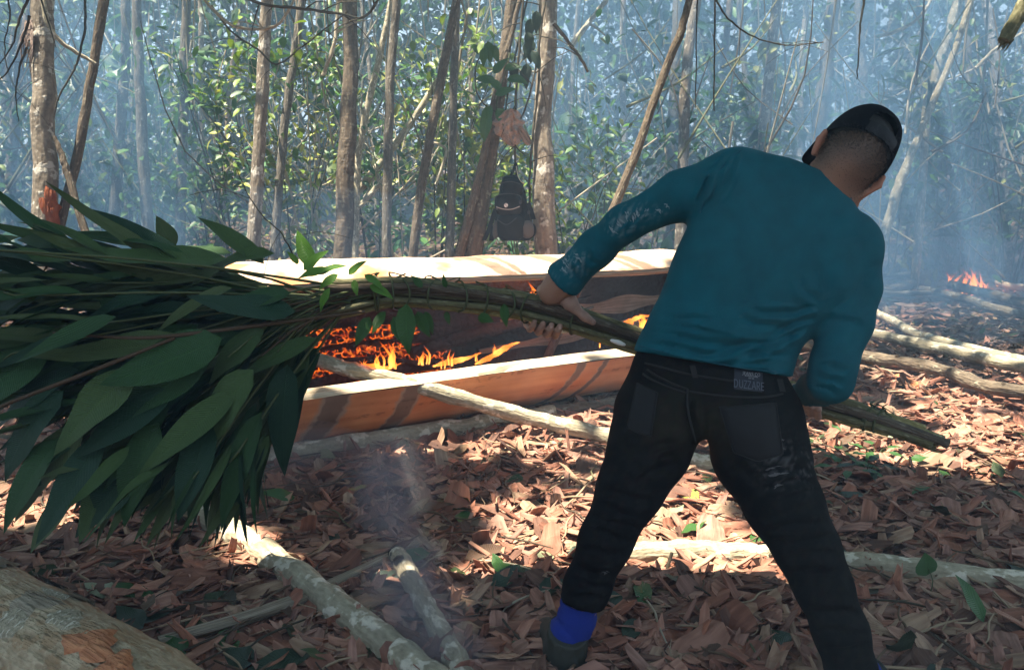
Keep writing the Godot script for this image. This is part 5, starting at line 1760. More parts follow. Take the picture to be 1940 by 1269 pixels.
# ------------------------------------------------------------------ the broom of leaves
func make_broom() -> void:
	var org := px(1050, 592, 2.42)
	var t: Node3D = thing("leaf_broom", "fan broom of tied green stems with a huge head of dark leaves", "broom", org)
	# stems: one bundle line, each stem beside it
	var line := [[1790, 842, 2.30], [1690, 806, 2.32], [1560, 768, 2.35], [1440, 732, 2.41], [1320, 690, 2.44], [1200, 642, 2.44], [1060, 598, 2.43], [930, 570, 2.41], [800, 556, 2.39], [710, 556, 2.37], [620, 566, 2.35]]
	var pts := []
	for q in line:
		pts.append(px(q[0], q[1], q[2]))
	var c := curve(pts, 60)
	for k in 13:
		var a := TAU * k / 8.0 + 0.4
		var ring := 0.039 if k < 8 else 0.019
		if k == 12:
			ring = 0.0
		var path := PackedVector3Array()
		var rs := PackedFloat32Array()
		var first := int(rr(0, 8)) if k % 3 else int(rr(0, 3))
		var thick := rr(0.0105, 0.0140) if k < 8 else 0.0125
		var turn := rr(-0.4, 0.4)
		for i in range(first, 60):
			var f := i / 59.0
			var dir := (c[mini(i + 1, 59)] - c[maxi(i - 1, 0)]).normalized()
			var u := dir.cross(Vector3.UP).normalized()
			var w := u.cross(dir)
			var spread := ring * (0.72 + 0.25 * f + 0.5 * maxf(0.0, f - 0.85) * 6.0) * (1.0 + 0.1 * sin(i * 0.5 + k))
			if f < 0.15:
				spread *= 0.8
			var b := a + turn * f
			path.append(c[i] + (u * cos(b) + w * sin(b)) * spread - org)
			rs.append(thick * lerpf(1.05, 0.8, f) * (1.0 + 0.04 * sin(i * 1.3 + k) + (0.12 if (i + k * 3) % 9 == 0 else 0.0)))
		var mb := MB.new()
		mb.tube(path, rs, 9, 0.05, k)
		obj("stem", mb.mesh(), [M.bark_stick, M.bark_stick_pale, M.bark_stick, M.bark_brown][k % 4], t)
	# peeled white cut on one stem
	var mb := MB.new()
	mb.rbox(Transform3D(face(px(1190, 655, 2.4) - px(1150, 640, 2.4), Vector3(0, 0.5, 1)), px(1170, 648, 2.405) - org), Vector3(0.055, 0.014, 0.016), 0.9, 7)
	obj("peeled_cut", mb.mesh(), mat(lin(0.82, 0.80, 0.74), 0.6), t)
	# vine lashings
	for x in [1640, 1655, 1668, 1095, 1012, 960, 925, 870, 822, 760, 745, 718, 705]:
		var best := 0
		for i in 60:
			if absf(to_photo(c[i]).x - x) < absf(to_photo(c[best]).x - x):
				best = i
		var dir := (c[mini(best + 1, 59)] - c[maxi(best - 1, 0)]).normalized()
		var u := dir.cross(Vector3.UP).normalized()
		var w := u.cross(dir)
		var ring := PackedVector3Array()
		var slant := rr(-0.03, 0.045)
		var f := best / 59.0
		var big := 0.037 * (0.72 + 0.25 * f + 3.0 * maxf(0.0, f - 0.85)) + 0.013
		if x > 1600:
			big = 0.036
		for i in 19:
			var a := TAU * i / 18.0
			ring.append(c[best] - org + (u * cos(a) + w * sin(a)) * big * (1.0 + 0.05 * sin(a * 3.0 + x)) + dir * slant * cos(a))
		mb = MB.new()
		mb.tube(ring, radii([0.0026, 0.0034, 0.0026], 19), 6)
		var tail := ring[4]
		mb.tube(curve([tail, tail + Vector3(rr(-0.03, 0.03), 0.012, 0.012), tail + Vector3(rr(-0.06, 0.06), rr(-0.03, 0.03), 0.02)], 6), radii([0.003, 0.0015], 6), 5)
		obj("vine_lashing", mb.mesh(), M.vine_green, t)
	# the head: long leaves that fan out from where the stems end
	var forms := []
	for k in 7:
		forms.append(leaf_mesh(1.0, [0.20, 0.23, 0.17, 0.21, 0.25, 0.19, 0.15][k], [0.16, 0.34, 0.06, 0.26, -0.12, 0.42, 0.28][k], [0.3, 0.18, 0.4, 0.25, 0.12, 0.3, 0.45][k], [0.10, 0.22, 0.08, 0.30, 0.16, 0.34, 0.2][k], 10, 2, k))
	var root := px(660, 562, 2.36)
	var right := cam_basis().x
	var up := cam_basis().y
	var back := cam_basis().z
	var r := RandomNumberGenerator.new()
	r.seed = 77
	var xs := [[], [], [], []]
	for k in 900:       # the outermost are parts; the rest, deep in the head, one mass
		var own := k < 262
		var a := deg_to_rad(lerpf(-11.0, 66.0, pow(fposmod(k * 0.6180339, 1.0), 0.9)))
		var reach := pow(r.randf_range(0.12, 1.0), 0.7)
		var far := lerpf(1.0, 0.50, clampf((rad_to_deg(a) + 10.0) / 78.0, 0.0, 1.0))
		var dep := r.randf_range(0.06, 0.36) if own else r.randf_range(-0.14, 0.22)
		dep *= 0.35 + 0.65 * reach
		var dir := (right * -cos(a) + up * -sin(a) + back * dep * 0.9).normalized()
		var start := root + dir * far * reach + back * dep * 0.25
		var l := r.randf_range(0.20, 0.40) * (0.85 if reach > 0.8 else 1.0)
		var swing := minf(a + deg_to_rad(r.randf_range(-26, 26)) + 0.3 * reach * maxf(0.0, sin(a)), deg_to_rad(96.0 - 14.0 * (1.0 - reach)))
		var ldir := (right * -cos(swing) + up * -sin(swing) + back * (dep * 0.8 + r.randf_range(-0.4, 0.4))).normalized()
		var nrm := (up * r.randf_range(0.3, 1.0) + back * r.randf_range(0.2, 1.0) + right * r.randf_range(-0.7, 0.7))
		var x := Transform3D(face(ldir, nrm) * Basis.from_scale(Vector3(l, l, l * r.randf_range(0.5, 0.92))), start - org)
		var tp := to_photo(start + ldir * l)
		var fp := to_photo(start)
		if maxf(tp.x - lerpf(585.0, 505.0, (tp.y - 660.0) / 220.0), 0.0) > 0.0 and tp.y > 640.0 or fp.y > 690.0 and fp.x > 535.0:
			continue
		if not own:
			xs[k % 4].append(x)
			continue
		var o := obj("leaf", forms[r.randi() % 7], M["broom_leaf_%d" % (r.randi() % 4)], t)
		o.transform = x
		if k % 6 == 0:     # its stalk, back to the bundle
			mb = MB.new()
			var s := start - org
			var e := c[59 - (k % 7)] - org + Vector3(r.randf_range(-0.02, 0.02), r.randf_range(-0.03, 0.03), r.randf_range(-0.03, 0.03))
			mb.tube(curve([e, e.lerp(s, 0.5) + Vector3(0, 0.02, 0), s, s + ldir * 0.05], 8), radii([0.0045, 0.0025], 8), 5)
			obj("leaf_stalk", mb.mesh(), M.stalk, t)
	for k in 4:
		many("inner_leaves", forms[k + 1], M["broom_leaf_%d" % k], xs[k], [], t)
	# leaves that stand out of the head in the photograph: [x, y of the foot, x, y of the tip, depth, width]
	var long := [[500, 500, 382, 398, 2.25, 0.07, 1], [440, 480, 205, 458, 2.30, 0.075, 0], [300, 470, 90, 430, 2.35, 0.07, 0], [210, 480, 28, 455, 2.34, 0.07, 2], [430, 490, 130, 500, 2.2, 0.085, 1], [520, 480, 300, 495, 2.22, 0.08, 1], [440, 545, 265, 605, 2.15, 0.085, 3], [550, 555, 420, 570, 2.18, 0.09, 0], [500, 625, 370, 700, 2.12, 0.095, 1], [600, 640, 440, 715, 2.16, 0.09, 1], [395, 690, 135, 805, 2.05, 0.10, 0], [560, 590, 355, 580, 2.14, 0.09, 2], [545, 690, 510, 905, 2.18, 0.10, 2], [495, 780, 385, 1010, 2.12, 0.10, 0], [400, 800, 320, 990, 2.08, 0.10, 2], [300, 800, 190, 1000, 2.06, 0.10, 0], [200, 820, 55, 1035, 2.06, 0.11, 2], [160, 800, -20, 985, 2.1, 0.10, 3], [350, 640, 60, 700, 2.1, 0.09, 3], [300, 560, 20, 610, 2.14, 0.09, 2], [260, 520, -40, 570, 2.2, 0.08, 0], [330, 740, 120, 860, 2.04, 0.1, 2], [150, 700, -60, 780, 2.1, 0.1, 2], [450, 740, 250, 900, 2.06, 0.1, 1], [560, 640, 535, 850, 2.3, 0.09, 2], [90, 650, -90, 800, 2.1, 0.11, 0], [120, 740, -60, 900, 2.06, 0.11, 2], [110, 830, -40, 1010, 2.08, 0.11, 0], [230, 860, 130, 1030, 2.12, 0.10, 1], [60, 560, -120, 640, 2.16, 0.10, 2], [220, 600, 20, 680, 2.02, 0.10, 0], [260, 700, 60, 850, 2.0, 0.11, 1], [420, 640, 200, 740, 2.04, 0.11, 0], [480, 700, 330, 860, 2.06, 0.11, 1], [140, 930, 30, 1045, 2.14, 0.09, 3], [460, 860, 420, 1000, 2.2, 0.08, 3], [270, 880, 100, 1010, 2.1, 0.1, 2], [420, 520, 180, 545, 2.24, 0.08, 3], [280, 455, 195, 415, 2.42, 0.07, 2], [330, 470, 290, 410, 2.45, 0.06, 1]]
	for k in long.size():
		var q: Array = long[k]
		var s := px(q[0], q[1], q[4] + 0.03)
		var e := px(q[2], q[3], q[4] - 0.02)
		var l := s.distance_to(e)
		var nrm := (up * 0.5 + back).normalized() if q[3] > q[1] + 80 else (up + back * 0.8)
		var o := obj("leaf", forms[k % 7], M["broom_leaf_%d" % q[6]], t)
		o.transform = Transform3D(face(e - s, nrm) * Basis.from_scale(Vector3(l, l, q[5] / 0.2 * 1.05)), s - org)
	# bare stalks through the head
	for q in [[[690, 590, 2.3], [420, 625, 2.1], [260, 640, 2.05], [100, 630, 2.1]], [[330, 640, 2.06], [180, 700, 2.0], [0, 770, 2.02], [-60, 800, 2.05]]]:
		var cc := []
		for e in q:
			cc.append(px(e[0], e[1], e[2]) - org)
		mb = MB.new()
		mb.tube(curve(cc, 16), radii([0.005, 0.006, 0.003], 16), 6, 0.08)
		obj("bare_stalk", mb.mesh(), M.stem_brown, t)
	# a fresher sprig tied in at the neck: it catches the sun
	var fl := leaf_mesh(1.0, 0.45, 0.2, 0.25, 0.15, 8, 2, 1)
	var sprig := [[590, 505, 560, 435, 2.28, 0.5], [575, 512, 615, 470, 2.27, 0.45], [600, 520, 650, 495, 2.26, 0.5], [640, 520, 600, 545, 2.24, 0.4], [625, 545, 600, 588, 2.23, 0.45], [660, 520, 690, 490, 2.27, 0.4], [670, 530, 675, 560, 2.22, 0.35], [620, 510, 560, 520, 2.25, 0.4], [700, 540, 745, 560, 2.27, 0.5], [690, 520, 730, 545, 2.27, 0.5], [565, 500, 545, 475, 2.3, 0.45]]
	for k in sprig.size():
		var q: Array = sprig[k]
		var s := px(q[0], q[1], q[4])
		var e := px(q[2], q[3], q[4] - 0.015)
		var o := obj("sprig_leaf", fl, M.leaf_fresh, t)
		o.transform = Transform3D(face(e - s, up * 0.9 + back * 0.8 + right * [-0.3, 0.4][k % 2]).scaled(Vector3.ONE * s.distance_to(e)), s - org)
	# darker leaves hanging from the neck
	var drop := [[770, 575, 765, 672, 2.26, 0.48], [745, 600, 775, 660, 2.28, 0.5], [790, 590, 812, 640, 2.27, 0.45], [805, 590, 822, 632, 2.30, 0.4], [730, 590, 700, 630, 2.28, 0.5], [905, 600, 935, 606, 2.30, 0.75], [955, 575, 957, 620, 2.29, 0.45], [700, 600, 672, 655, 2.3, 0.45], [845, 590, 850, 615, 2.31, 0.5], [800, 545, 780, 520, 2.33, 0.5], [845, 545, 838, 520, 2.35, 0.45]]
	for k in drop.size():
		var q: Array = drop[k]
		var s := px(q[0], q[1], q[4])
		var e := px(q[2], q[3], q[4] - 0.01)
		var o := obj("hanging_leaf", fl, M.leaf_green, t)
		o.transform = Transform3D(face(e - s, up * 0.4 + back + right * [-0.4, 0.3][k % 2]) * Basis.from_scale(Vector3(1, 1, q[5] / 0.45) * s.distance_to(e)), s - org)
	for k in 22:       # fine stalks from the neck into the head
		var s := c[56] - org + Vector3(rr(-0.02, 0.02), rr(-0.04, 0.04), rr(-0.03, 0.04))
		var e := px(rr(430, 570), rr(590, 690), rr(2.1, 2.4)) - org
		mb = MB.new()
		mb.tube(curve([s, s.lerp(e, 0.5) + Vector3(0, rr(0.0, 0.03), 0.01), e], 8), radii([0.004, 0.0025], 8), 5)
		obj("leaf_stalk", mb.mesh(), M.stalk if k % 3 else M.stem_brown, t)
# ------------------------------------------------------------------ the man
var base := Vector3.ZERO      # the ground between his feet

func pr(r: float, d: float) -> float:
	return r / F * d

func chain(f: Fld, q: Array, k: float, zs := 1.0, less := 0.0) -> void:     # q: [x, y, depth, radius in pixels] ...
	for i in q.size() - 1:
		var a: Array = q[i]
		var b: Array = q[i + 1]
		f.cap(c3(a[0], a[1], a[2]), c3(b[0], b[1], b[2]), maxf(0.006, pr(a[3], a[2]) - less), maxf(0.006, pr(b[3], b[2]) - less), k, zs)

func to_person(mb: MB, from := 0) -> void:      # from the camera's axes to the person's
	var bas := cam_basis()
	var o := Vector3(0, CH, 0) - base
	for i in range(from, mb.v.size()):
		mb.v[i] = bas * mb.v[i] + o

func creased(mb: MB, creases: Array, gain: float) -> void:
	for i in mb.v.size():
		var q := mb.v[i]
		var x := 970.0 - q.x / q.z * F
		var y := 634.5 + q.y / q.z * F
		var s := 0.0
		for c in creases:
			if x < minf(c[0], c[2]) - 30.0 or x > maxf(c[0], c[2]) + 30.0 or y < minf(c[1], c[3]) - 30.0 or y > maxf(c[1], c[3]) + 30.0:
				continue
			var ex: float = c[2] - c[0]
			var ey: float = c[3] - c[1]
			var l := sqrt(ex * ex + ey * ey)
			var t: float = ((x - c[0]) * ex + (y - c[1]) * ey) / (l * l)
			if t < 0.0 or t > 1.0:
				continue
			var d: float = ((x - c[0]) * ey - (y - c[1]) * ex) / l + 3.0 * sin(t * 7.0 + c[0])
			var w: float = c[5]
			s += gain * c[4] * pow(sin(PI * t), 0.6) * (-exp(-d * d / (w * w)) + 0.7 * exp(-pow(d - 1.7 * w, 2) / (w * w)))
		s += 0.0022 * gain * 0.4 * nz.get_noise_3d(x * 0.45 + y * 0.2, y * 0.8, 30.0)
		mb.v[i] = q + Vector3(0, 0, s)

const WAIST := [[1256, 694, 2.12, 57], [1428, 720, 2.12, 57]]
const ARM_L := [[1384, 346, 2.12, 60], [1290, 370, 2.15, 44], [1182, 424, 2.22, 33], [1130, 470, 2.29, 33.5], [1066, 533, 2.36, 34], [1045, 554, 2.38, 33]]
const ARM_R := [[1604, 472, 2.12, 62], [1612, 545, 2.10, 53], [1604, 610, 2.07, 47], [1580, 690, 2.05, 41], [1574, 722, 2.06, 40], [1545, 740, 2.17, 33], [1519, 752, 2.29, 24], [1510, 757, 2.33, 23]]
const LEG_L := [[1246, 785, 2.12, 84], [1230, 850, 2.12, 74], [1196, 922, 2.12, 60], [1147, 1026, 2.11, 47], [1113, 1110, 2.14, 41], [1096, 1160, 2.16, 40]]
const LEG_R := [[1432, 800, 2.12, 90], [1442, 862, 2.10, 86], [1486, 957, 2.06, 69], [1530, 1040, 2.03, 57], [1560, 1110, 2.01, 50], [1594, 1198, 1.99, 47], [1615, 1275, 1.98, 43], [1632, 1335, 1.98, 41]]

func make_person() -> void:
	base = gr(1350, 1290)
	var t: Node3D = thing("person", "man in teal shirt, black jeans and black cap, bending sideways with the leaf broom", "person", base)
	var mb: MB
	var f: Fld
	var wc := func(w: Vector3) -> Vector3: return cam_basis().inverse() * (w - Vector3(0, CH, 0))

	# ---- head frame
	var hc := c3(1602, 312, 2.08)
	var nod := 0.26
	var hr := Vector3(0.78, -0.62, 0).normalized()
	var hu0 := Vector3(0.62, 0.78, 0).normalized()
	var hu := hu0 * cos(nod) - Vector3(0, 0, 1) * sin(nod)
	var hb := Vector3(0, 0, 1) * cos(nod) + hu0 * sin(nod)
	var hbas := Basis(hr, hu, hb)
	var hp := func(x: float, y: float, z: float) -> Vector3: return hc + hbas * Vector3(x, y, z)

	# ---- the body: one surface under the clothes, with finer grids for head and hands
	mb = MB.new()
	mb.col = Color(0.29, 0.155, 0.10)
	f = Fld.new(c3(960, 1420, 2.62) * Vector3(1, 1, 1) + Vector3(-0.05, -0.05, 0), Vector3(1.05, 0.52, -1.7), 0.014)
	chain(f, WAIST, 0.04, 0.8, 0.012)
	chain(f, [[1330, 600, 2.12, 66], [1440, 622, 2.12, 66]], 0.05, 0.9, 0.012)
	chain(f, [[1390, 470, 2.12, 88], [1530, 535, 2.12, 88]], 0.05, 0.95, 0.014)
	chain(f, [[1420, 385, 2.12, 70], [1580, 460, 2.12, 70]], 0.05, 0.95, 0.014)
	chain(f, [[1480, 400, 2.12, 50], [1560, 362, 2.11, 46]], 0.04, 1.0, 0.008)
	chain(f, ARM_L, 0.03, 1.0, 0.011)
	chain(f, ARM_R, 0.03, 1.0, 0.011)
	chain(f, LEG_L, 0.03, 1.0, 0.012)
	chain(f, LEG_R, 0.03, 1.0, 0.012)
	var heel_l := gr(1083, 1293)
	var heel_r := gr(1634, 1385)
	for foot in [[heel_l, Vector3(-0.30, 0, -1).normalized()], [heel_r, Vector3(0.45, 0, -1).normalized()]]:
		var h0: Vector3 = foot[0]
		var fd: Vector3 = foot[1]
		f.cap(c3(1096, 1160, 2.16) if fd.x < 0.0 else c3(1632, 1335, 1.98), wc.call(h0 + fd * 0.045 + Vector3(0, 0.10, 0)), 0.036, 0.034, 0.02)
		f.cap(wc.call(h0 + fd * 0.045 + Vector3(0, 0.10, 0)), wc.call(h0 + fd * 0.06 + Vector3(0, 0.04, 0)), 0.034, 0.034, 0.02)
		f.cap(wc.call(h0 + fd * 0.03 + Vector3(0, 0.05, 0)), wc.call(h0 + fd * 0.16 + Vector3(0, 0.035, 0)), 0.036, 0.034, 0.02)
	f.nets(mb)
	# head
	f = Fld.new(hc - Vector3(0.21, 0.24, 0.22), hc + Vector3(0.20, 0.24, 0.20), 0.005)
	f.ell(hp.call(0, 0.045, 0.005), Vector3(0.082, 0.100, 0.102), hbas, 0.02)
	f.ell(hp.call(0, 0.008, 0.040), Vector3(0.073, 0.076, 0.064), hbas, 0.03)
	f.ell(hp.call(0, -0.050, -0.040), Vector3(0.060, 0.060, 0.060), hbas, 0.03)
	f.ell(hp.call(0, -0.092, -0.076), Vector3(0.026, 0.020, 0.020), hbas, 0.02)
	f.cap(hp.call(0, 0.015, -0.092), hp.call(0, -0.028, -0.118), 0.009, 0.013, 0.012)
	f.cap(hp.call(-0.012, -0.032, -0.104), hp.call(0.012, -0.032, -0.104), 0.009, 0.009, 0.008)
	for s in [-1.0, 1.0]:
		f.cap(hp.call(s * 0.018, 0.028, -0.090), hp.call(s * 0.045, 0.026, -0.078), 0.009, 0.008, 0.012)
		f.cap(hp.call(s * 0.03, -0.02, -0.085), hp.call(s * 0.05, -0.01, -0.066), 0.014, 0.014, 0.015)
		f.ell(hp.call(s * 0.086, 0.002, 0.004), Vector3(0.008, 0.034, 0.020), Basis(hr.rotated(hu, s * 0.5), hu, hb.rotated(hu, s * 0.5)), 0.008)
		f.cap(hp.call(s * 0.098, 0.030, 0.018), hp.call(s * 0.100, -0.004, 0.021), 0.006, 0.006, 0.008)
		f.cap(hp.call(s * 0.100, -0.004, 0.021), hp.call(s * 0.086, -0.034, 0.002), 0.006, 0.007, 0.008)
	f.cap(hp.call(0, -0.01, 0.018), c3(1566, 362, 2.11), 0.060, 0.064, 0.03)
	f.cap(hp.call(0, -0.02, 0.0), c3(1580, 380, 2.13), 0.056, 0.064, 0.03)
	var head_from := mb.v.size()
	var head_ix := mb.ix.size()
	f.nets(mb)
	var hair := MB.new()
	var keep := {}
	for i in range(head_from, mb.v.size()):
		var l := hbas.transposed() * (mb.v[i] - hc)
		if absf(l.x) < 0.086 - 0.25 * maxf(0.0, -l.y):
			var side := smoothstep(-0.03, 0.02, l.z)      # grows behind the ears
			var stub := smoothstep(-0.105, -0.02, l.y + 0.008 * sin(l.x * 60.0)) * side
			mb.c[i] = mb.col.lerp(Color(0.075, 0.050, 0.036), 0.9 * stub)
			if l.y > 0.030 - 0.2 * absf(l.x) + 0.006 * nz.get_noise_2d(l.x * 4000.0, 3.0) and l.z > 0.0 - 0.3 * l.y:
				keep[i] = hair.p(mb.v[i] + (mb.v[i] - hp.call(0, 0.03, 0)).normalized() * (0.0015 + 0.003 * smoothstep(0.02, 0.05, l.y)) + Vector3(nz.get_noise_3dv(mb.v[i] * 3000.0), nz.get_noise_3dv(mb.v[i] * 2900.0 + Vector3.ONE * 9.0), 0.0) * 0.0012)
		if l.z < -0.04 and l.y < -0.06:                  # stubble on the jaw
			mb.c[i] = mb.col.lerp(Color(0.06, 0.04, 0.03), 0.5)
		if absf(l.x) > 0.084:
			mb.c[i] = mb.col * Color(1.15, 0.95, 0.9)
	for i in range(head_ix, mb.ix.size(), 3):
		if keep.has(mb.ix[i]) and keep.has(mb.ix[i + 1]) and keep.has(mb.ix[i + 2]):
			hair.t(keep[mb.ix[i]], keep[mb.ix[i + 1]], keep[mb.ix[i + 2]])
	var head_to := mb.v.size()
	var head_v := mb.v.slice(head_from, head_to)
	# left hand, its palm behind the stems, the fingers coming up under them
	f = Fld.new(Vector3(0.02, -0.02, -2.58), Vector3(0.29, 0.20, -2.28), 0.0036)
	chain(f, [[1064, 526, 2.355, 25], [1052, 556, 2.40, 23]], 0.02)
	for q in [[1030, 552, 1022, 592, 14], [1046, 552, 1038, 596, 15], [1062, 554, 1054, 598, 15]]:
		f.cap(c3(q[0], q[1], 2.415), c3(q[2], q[3], 2.488), pr(q[4], 2.4), pr(12, 2.4), 0.018)
	f.cap(c3(1064, 548, 2.39), c3(1080, 574, 2.375), pr(17, 2.4), pr(15, 2.4), 0.018)
	for q in [[993, 589, 5.8, 3], [1009, 593, 6.8, 7], [1025, 596, 7.2, 10], [1041, 598, 7.0, 10]]:
		var x: float = q[0]
		var y: float = q[1]
		var r: float = q[2]
		chain(f, [[x, y, 2.492, r * 1.1], [x + 5, y + 26, 2.482, r * 1.05], [x + 11, y + 34 + q[3] * 0.3, 2.432, r], [x + 17, y + 27, 2.392, r * 0.92], [x + 20, y + 20, 2.381, r * 0.8]], 0.006)
	chain(f, [[1076, 566, 2.378, 13], [1090, 584, 2.376, 9.5], [1108, 600, 2.376, 8.2], [1123, 610, 2.380, 6.6]], 0.010)
	var hand_from := mb.v.size()
	f.nets(mb)
	# right hand, closed round the stems by his hip
	f = Fld.new(Vector3(0.68, -0.31, -2.45), Vector3(0.96, -0.08, -2.15), 0.0036)
	chain(f, [[1519, 752, 2.28, 20], [1526, 752, 2.31, 20], [1540, 748, 2.36, 17]], 0.02)
	for q in [[1505, 748, 6.0], [1519, 752, 6.6], [1533, 757, 6.8], [1547, 763, 6.4]]:
		var x: float = q[0]
		var y: float = q[1]
		var r: float = q[2]
		chain(f, [[x, y - 16, 2.345, r * 1.1], [x + 1, y - 10, 2.295, r * 1.05], [x + 3, y + 12, 2.283, r], [x + 4, y + 27, 2.315, r * 0.92], [x + 4, y + 28, 2.35, r * 0.8]], 0.007)
	chain(f, [[1545, 752, 2.34, 11], [1560, 748, 2.31, 8.5], [1572, 756, 2.295, 7]], 0.01)
	f.nets(mb)
	for i in range(hand_from, mb.v.size()):
		var n := nz.get_noise_3dv(mb.v[i] * 700.0)
		mb.c[i] = Color(0.34, 0.205, 0.15) * (0.92 + 0.25 * n)
	to_person(mb)
	obj("body", mb.mesh(), M.skin, t)
	# cropped hairs
	var sx := []
	var strand := MB.new()
	strand.tube(PackedVector3Array([Vector3.ZERO, Vector3(0, 1, 0)]), PackedFloat32Array([0.06, 0.02]), 3, 0.0, 0, false)
	for i in range(head_from, head_to):
		var l := hbas.transposed() * (head_v[i - head_from] - hc)
		if l.z < -0.01 or l.y < -0.10 or l.y > 0.05 or absf(l.x) > 0.084:
			continue
		for k in 2:
			if rng.randf() > smoothstep(-0.10, 0.03, l.y):
				continue
			var nrm := (head_v[i - head_from] - hp.call(0, 0.0, -0.01) as Vector3).normalized()
			var q: Vector3 = cam_basis() * (head_v[i - head_from] + Vector3(rr(-1, 1), rr(-1, 1), rr(-1, 1)) * 0.003) + Vector3(0, CH, 0) - base
			var d := (cam_basis() * (nrm + hbas * Vector3(rr(-0.4, 0.4), -0.9, 0.0))).normalized()
			var len := lerpf(0.003, 0.009, smoothstep(-0.06, 0.04, l.y))
			sx.append(Transform3D(face(Vector3(rr(-1, 1), rr(-1, 1), rr(-1, 1)), d).orthonormalized() * Basis.from_scale(Vector3(0.010, len, 0.010)), q))
	many("cropped_hair", strand.mesh(), M.hair, sx, [], t)
	to_person(hair)
	obj("hair", hair.mesh(), M.hair, t)
	for q in [[1045, 619, 2.376], [1061, 621, 2.376]]:
		mb = MB.new()
		mb.rbox(Transform3D(cam_basis(), Vector3(0, CH, 0) + cam_basis() * c3(q[0], q[1], q[2] - 0.001) - base), Vector3(0.009, 0.012, 0.004), 0.8, 6)
		obj("fingernail", mb.mesh(), M.nail, t)
	for s in [-1.0, 1.0]:
		var sp := SphereMesh.new()
		sp.radius = 0.012
		sp.height = 0.024
		var e := obj("eye", sp, M.eye, t)
		e.position = cam_basis() * (hp.call(s * 0.031, 0.008, -0.080) as Vector3) + Vector3(0, CH, 0) - base
	mb = MB.new()
	mb.rbox(Transform3D(cam_basis() * hbas, Vector3(0, CH, 0) + cam_basis() * (hp.call(0, -0.062, -0.098) as Vector3) - base), Vector3(0.046, 0.013, 0.012), 0.9, 7)
	obj("lips", mb.mesh(), M.lip, t)

	# ---- the cap
	var put := func(x: float, y: float, z: float) -> Vector3: return cam_basis() * (hp.call(x, y, z) as Vector3) + Vector3(0, CH, 0) - base
	var crown := func(az: float, h: float, out := 0.0) -> Vector3:
		var edge := 0.032 + 0.010 * maxf(0.0, -sin(az))
		var w := pow(cos(h * PI * 0.5), 0.58) + out
		var rise := sin(h * PI * 0.5)
		var pinch := 1.0 - 0.012 * pow(absf(sin(az * 3.0)), 12.0)      # seams of the six panels
		return put.call(0.0955 * cos(az) * w * pinch, lerpf(edge, 0.176 + 0.004 * cos(az), rise) + 0.004 * sin(az * 2.0 + h * 3.0), 0.002 + 0.1135 * sin(az) * w * pinch)
	mb = MB.new()
	var na := 72
	var nh := 22
	for i in nh + 1:
		for j in na + 1:
			mb.p(crown.call(TAU * (j % na) / na, float(i) / nh), Vector2(j / 8.0, i / 8.0))
		mb.weld.append(i * (na + 1))
		mb.weld.append(i * (na + 1) + na)
	for i in nh:
		for j in na:
			var az := rad_to_deg(absf(TAU * (j + 0.5) / na - PI / 2))
			var h := (i + 0.5) / nh
			if az < 27.0 and h > 0.20 and h < 0.20 + 0.26 * sqrt(1.0 - pow(az / 27.0, 2)) :
				continue          # the opening over the strap
			var a := i * (na + 1) + j
			mb.q(a, a + 1, a + na + 2, a + na + 1)
	obj("cap_crown", mb.mesh(), M.cap, t)
	mb = MB.new()
	mb.grid(5, 30, func(i: int, j: int) -> Array: return [crown.call(PI / 2 + deg_to_rad(lerpf(-36, 22, j / 29.0)), 0.012 + 0.17 * i / 4.0, 0.012 + 0.010 * sin(PI * i / 4.0)), Vector2(j, i) * 0.1])
	obj("cap_strap", mb.mesh(), M.cap_strap, t)
	mb = MB.new()
	for side in 2:
		mb.grid(14, 27, func(i: int, j: int) -> Array:
			var a := deg_to_rad(lerpf(198, 342, j / 26.0))
			var o := i / 13.0
			var x := 0.0985 * cos(a) * (1.0 + 0.06 * o)
			var z := 0.004 + 0.117 * sin(a) - 0.030 * o * pow(maxf(0.0, sin(PI * j / 26.0)), 0.6)
			return [put.call(x, 0.052 - 0.02 * o - 6.0 * x * x * o + (0.0035 if side == 0 else 0.0), z), Vector2(j, i) * 0.1], side == 1)
	obj("cap_brim", mb.mesh(), M.cap, t)
	var bt := SphereMesh.new()
	bt.radius = 0.007
	bt.height = 0.008
	obj("cap_button", bt, M.cap, t).position = crown.call(0.0, 1.0)

	# ---- the jeans
	mb = MB.new()
	f = Fld.new(Vector3(0.07, -0.96, -2.42), Vector3(1.00, -0.04, -1.78), 0.0085)
	chain(f, WAIST, 0.04, 0.8, 0.002)
	chain(f, [[1256, 745, 2.12, 62], [1432, 772, 2.12, 62]], 0.05, 0.82)
	chain(f, [[1262, 800, 2.06, 62], [1264, 805, 2.06, 62]], 0.05)
	chain(f, [[1416, 808, 2.05, 66], [1418, 812, 2.05, 66]], 0.05)
	chain(f, LEG_L, 0.035)
	chain(f, LEG_R, 0.035)
	f.cut(c3(1092, 1150, 2.12), Vector3(-0.22, -0.97, 0).normalized(), Vector3(-9, -9, -9), Vector3(0.36, -0.5, 9))
	f.nets(mb)
	var jf := f
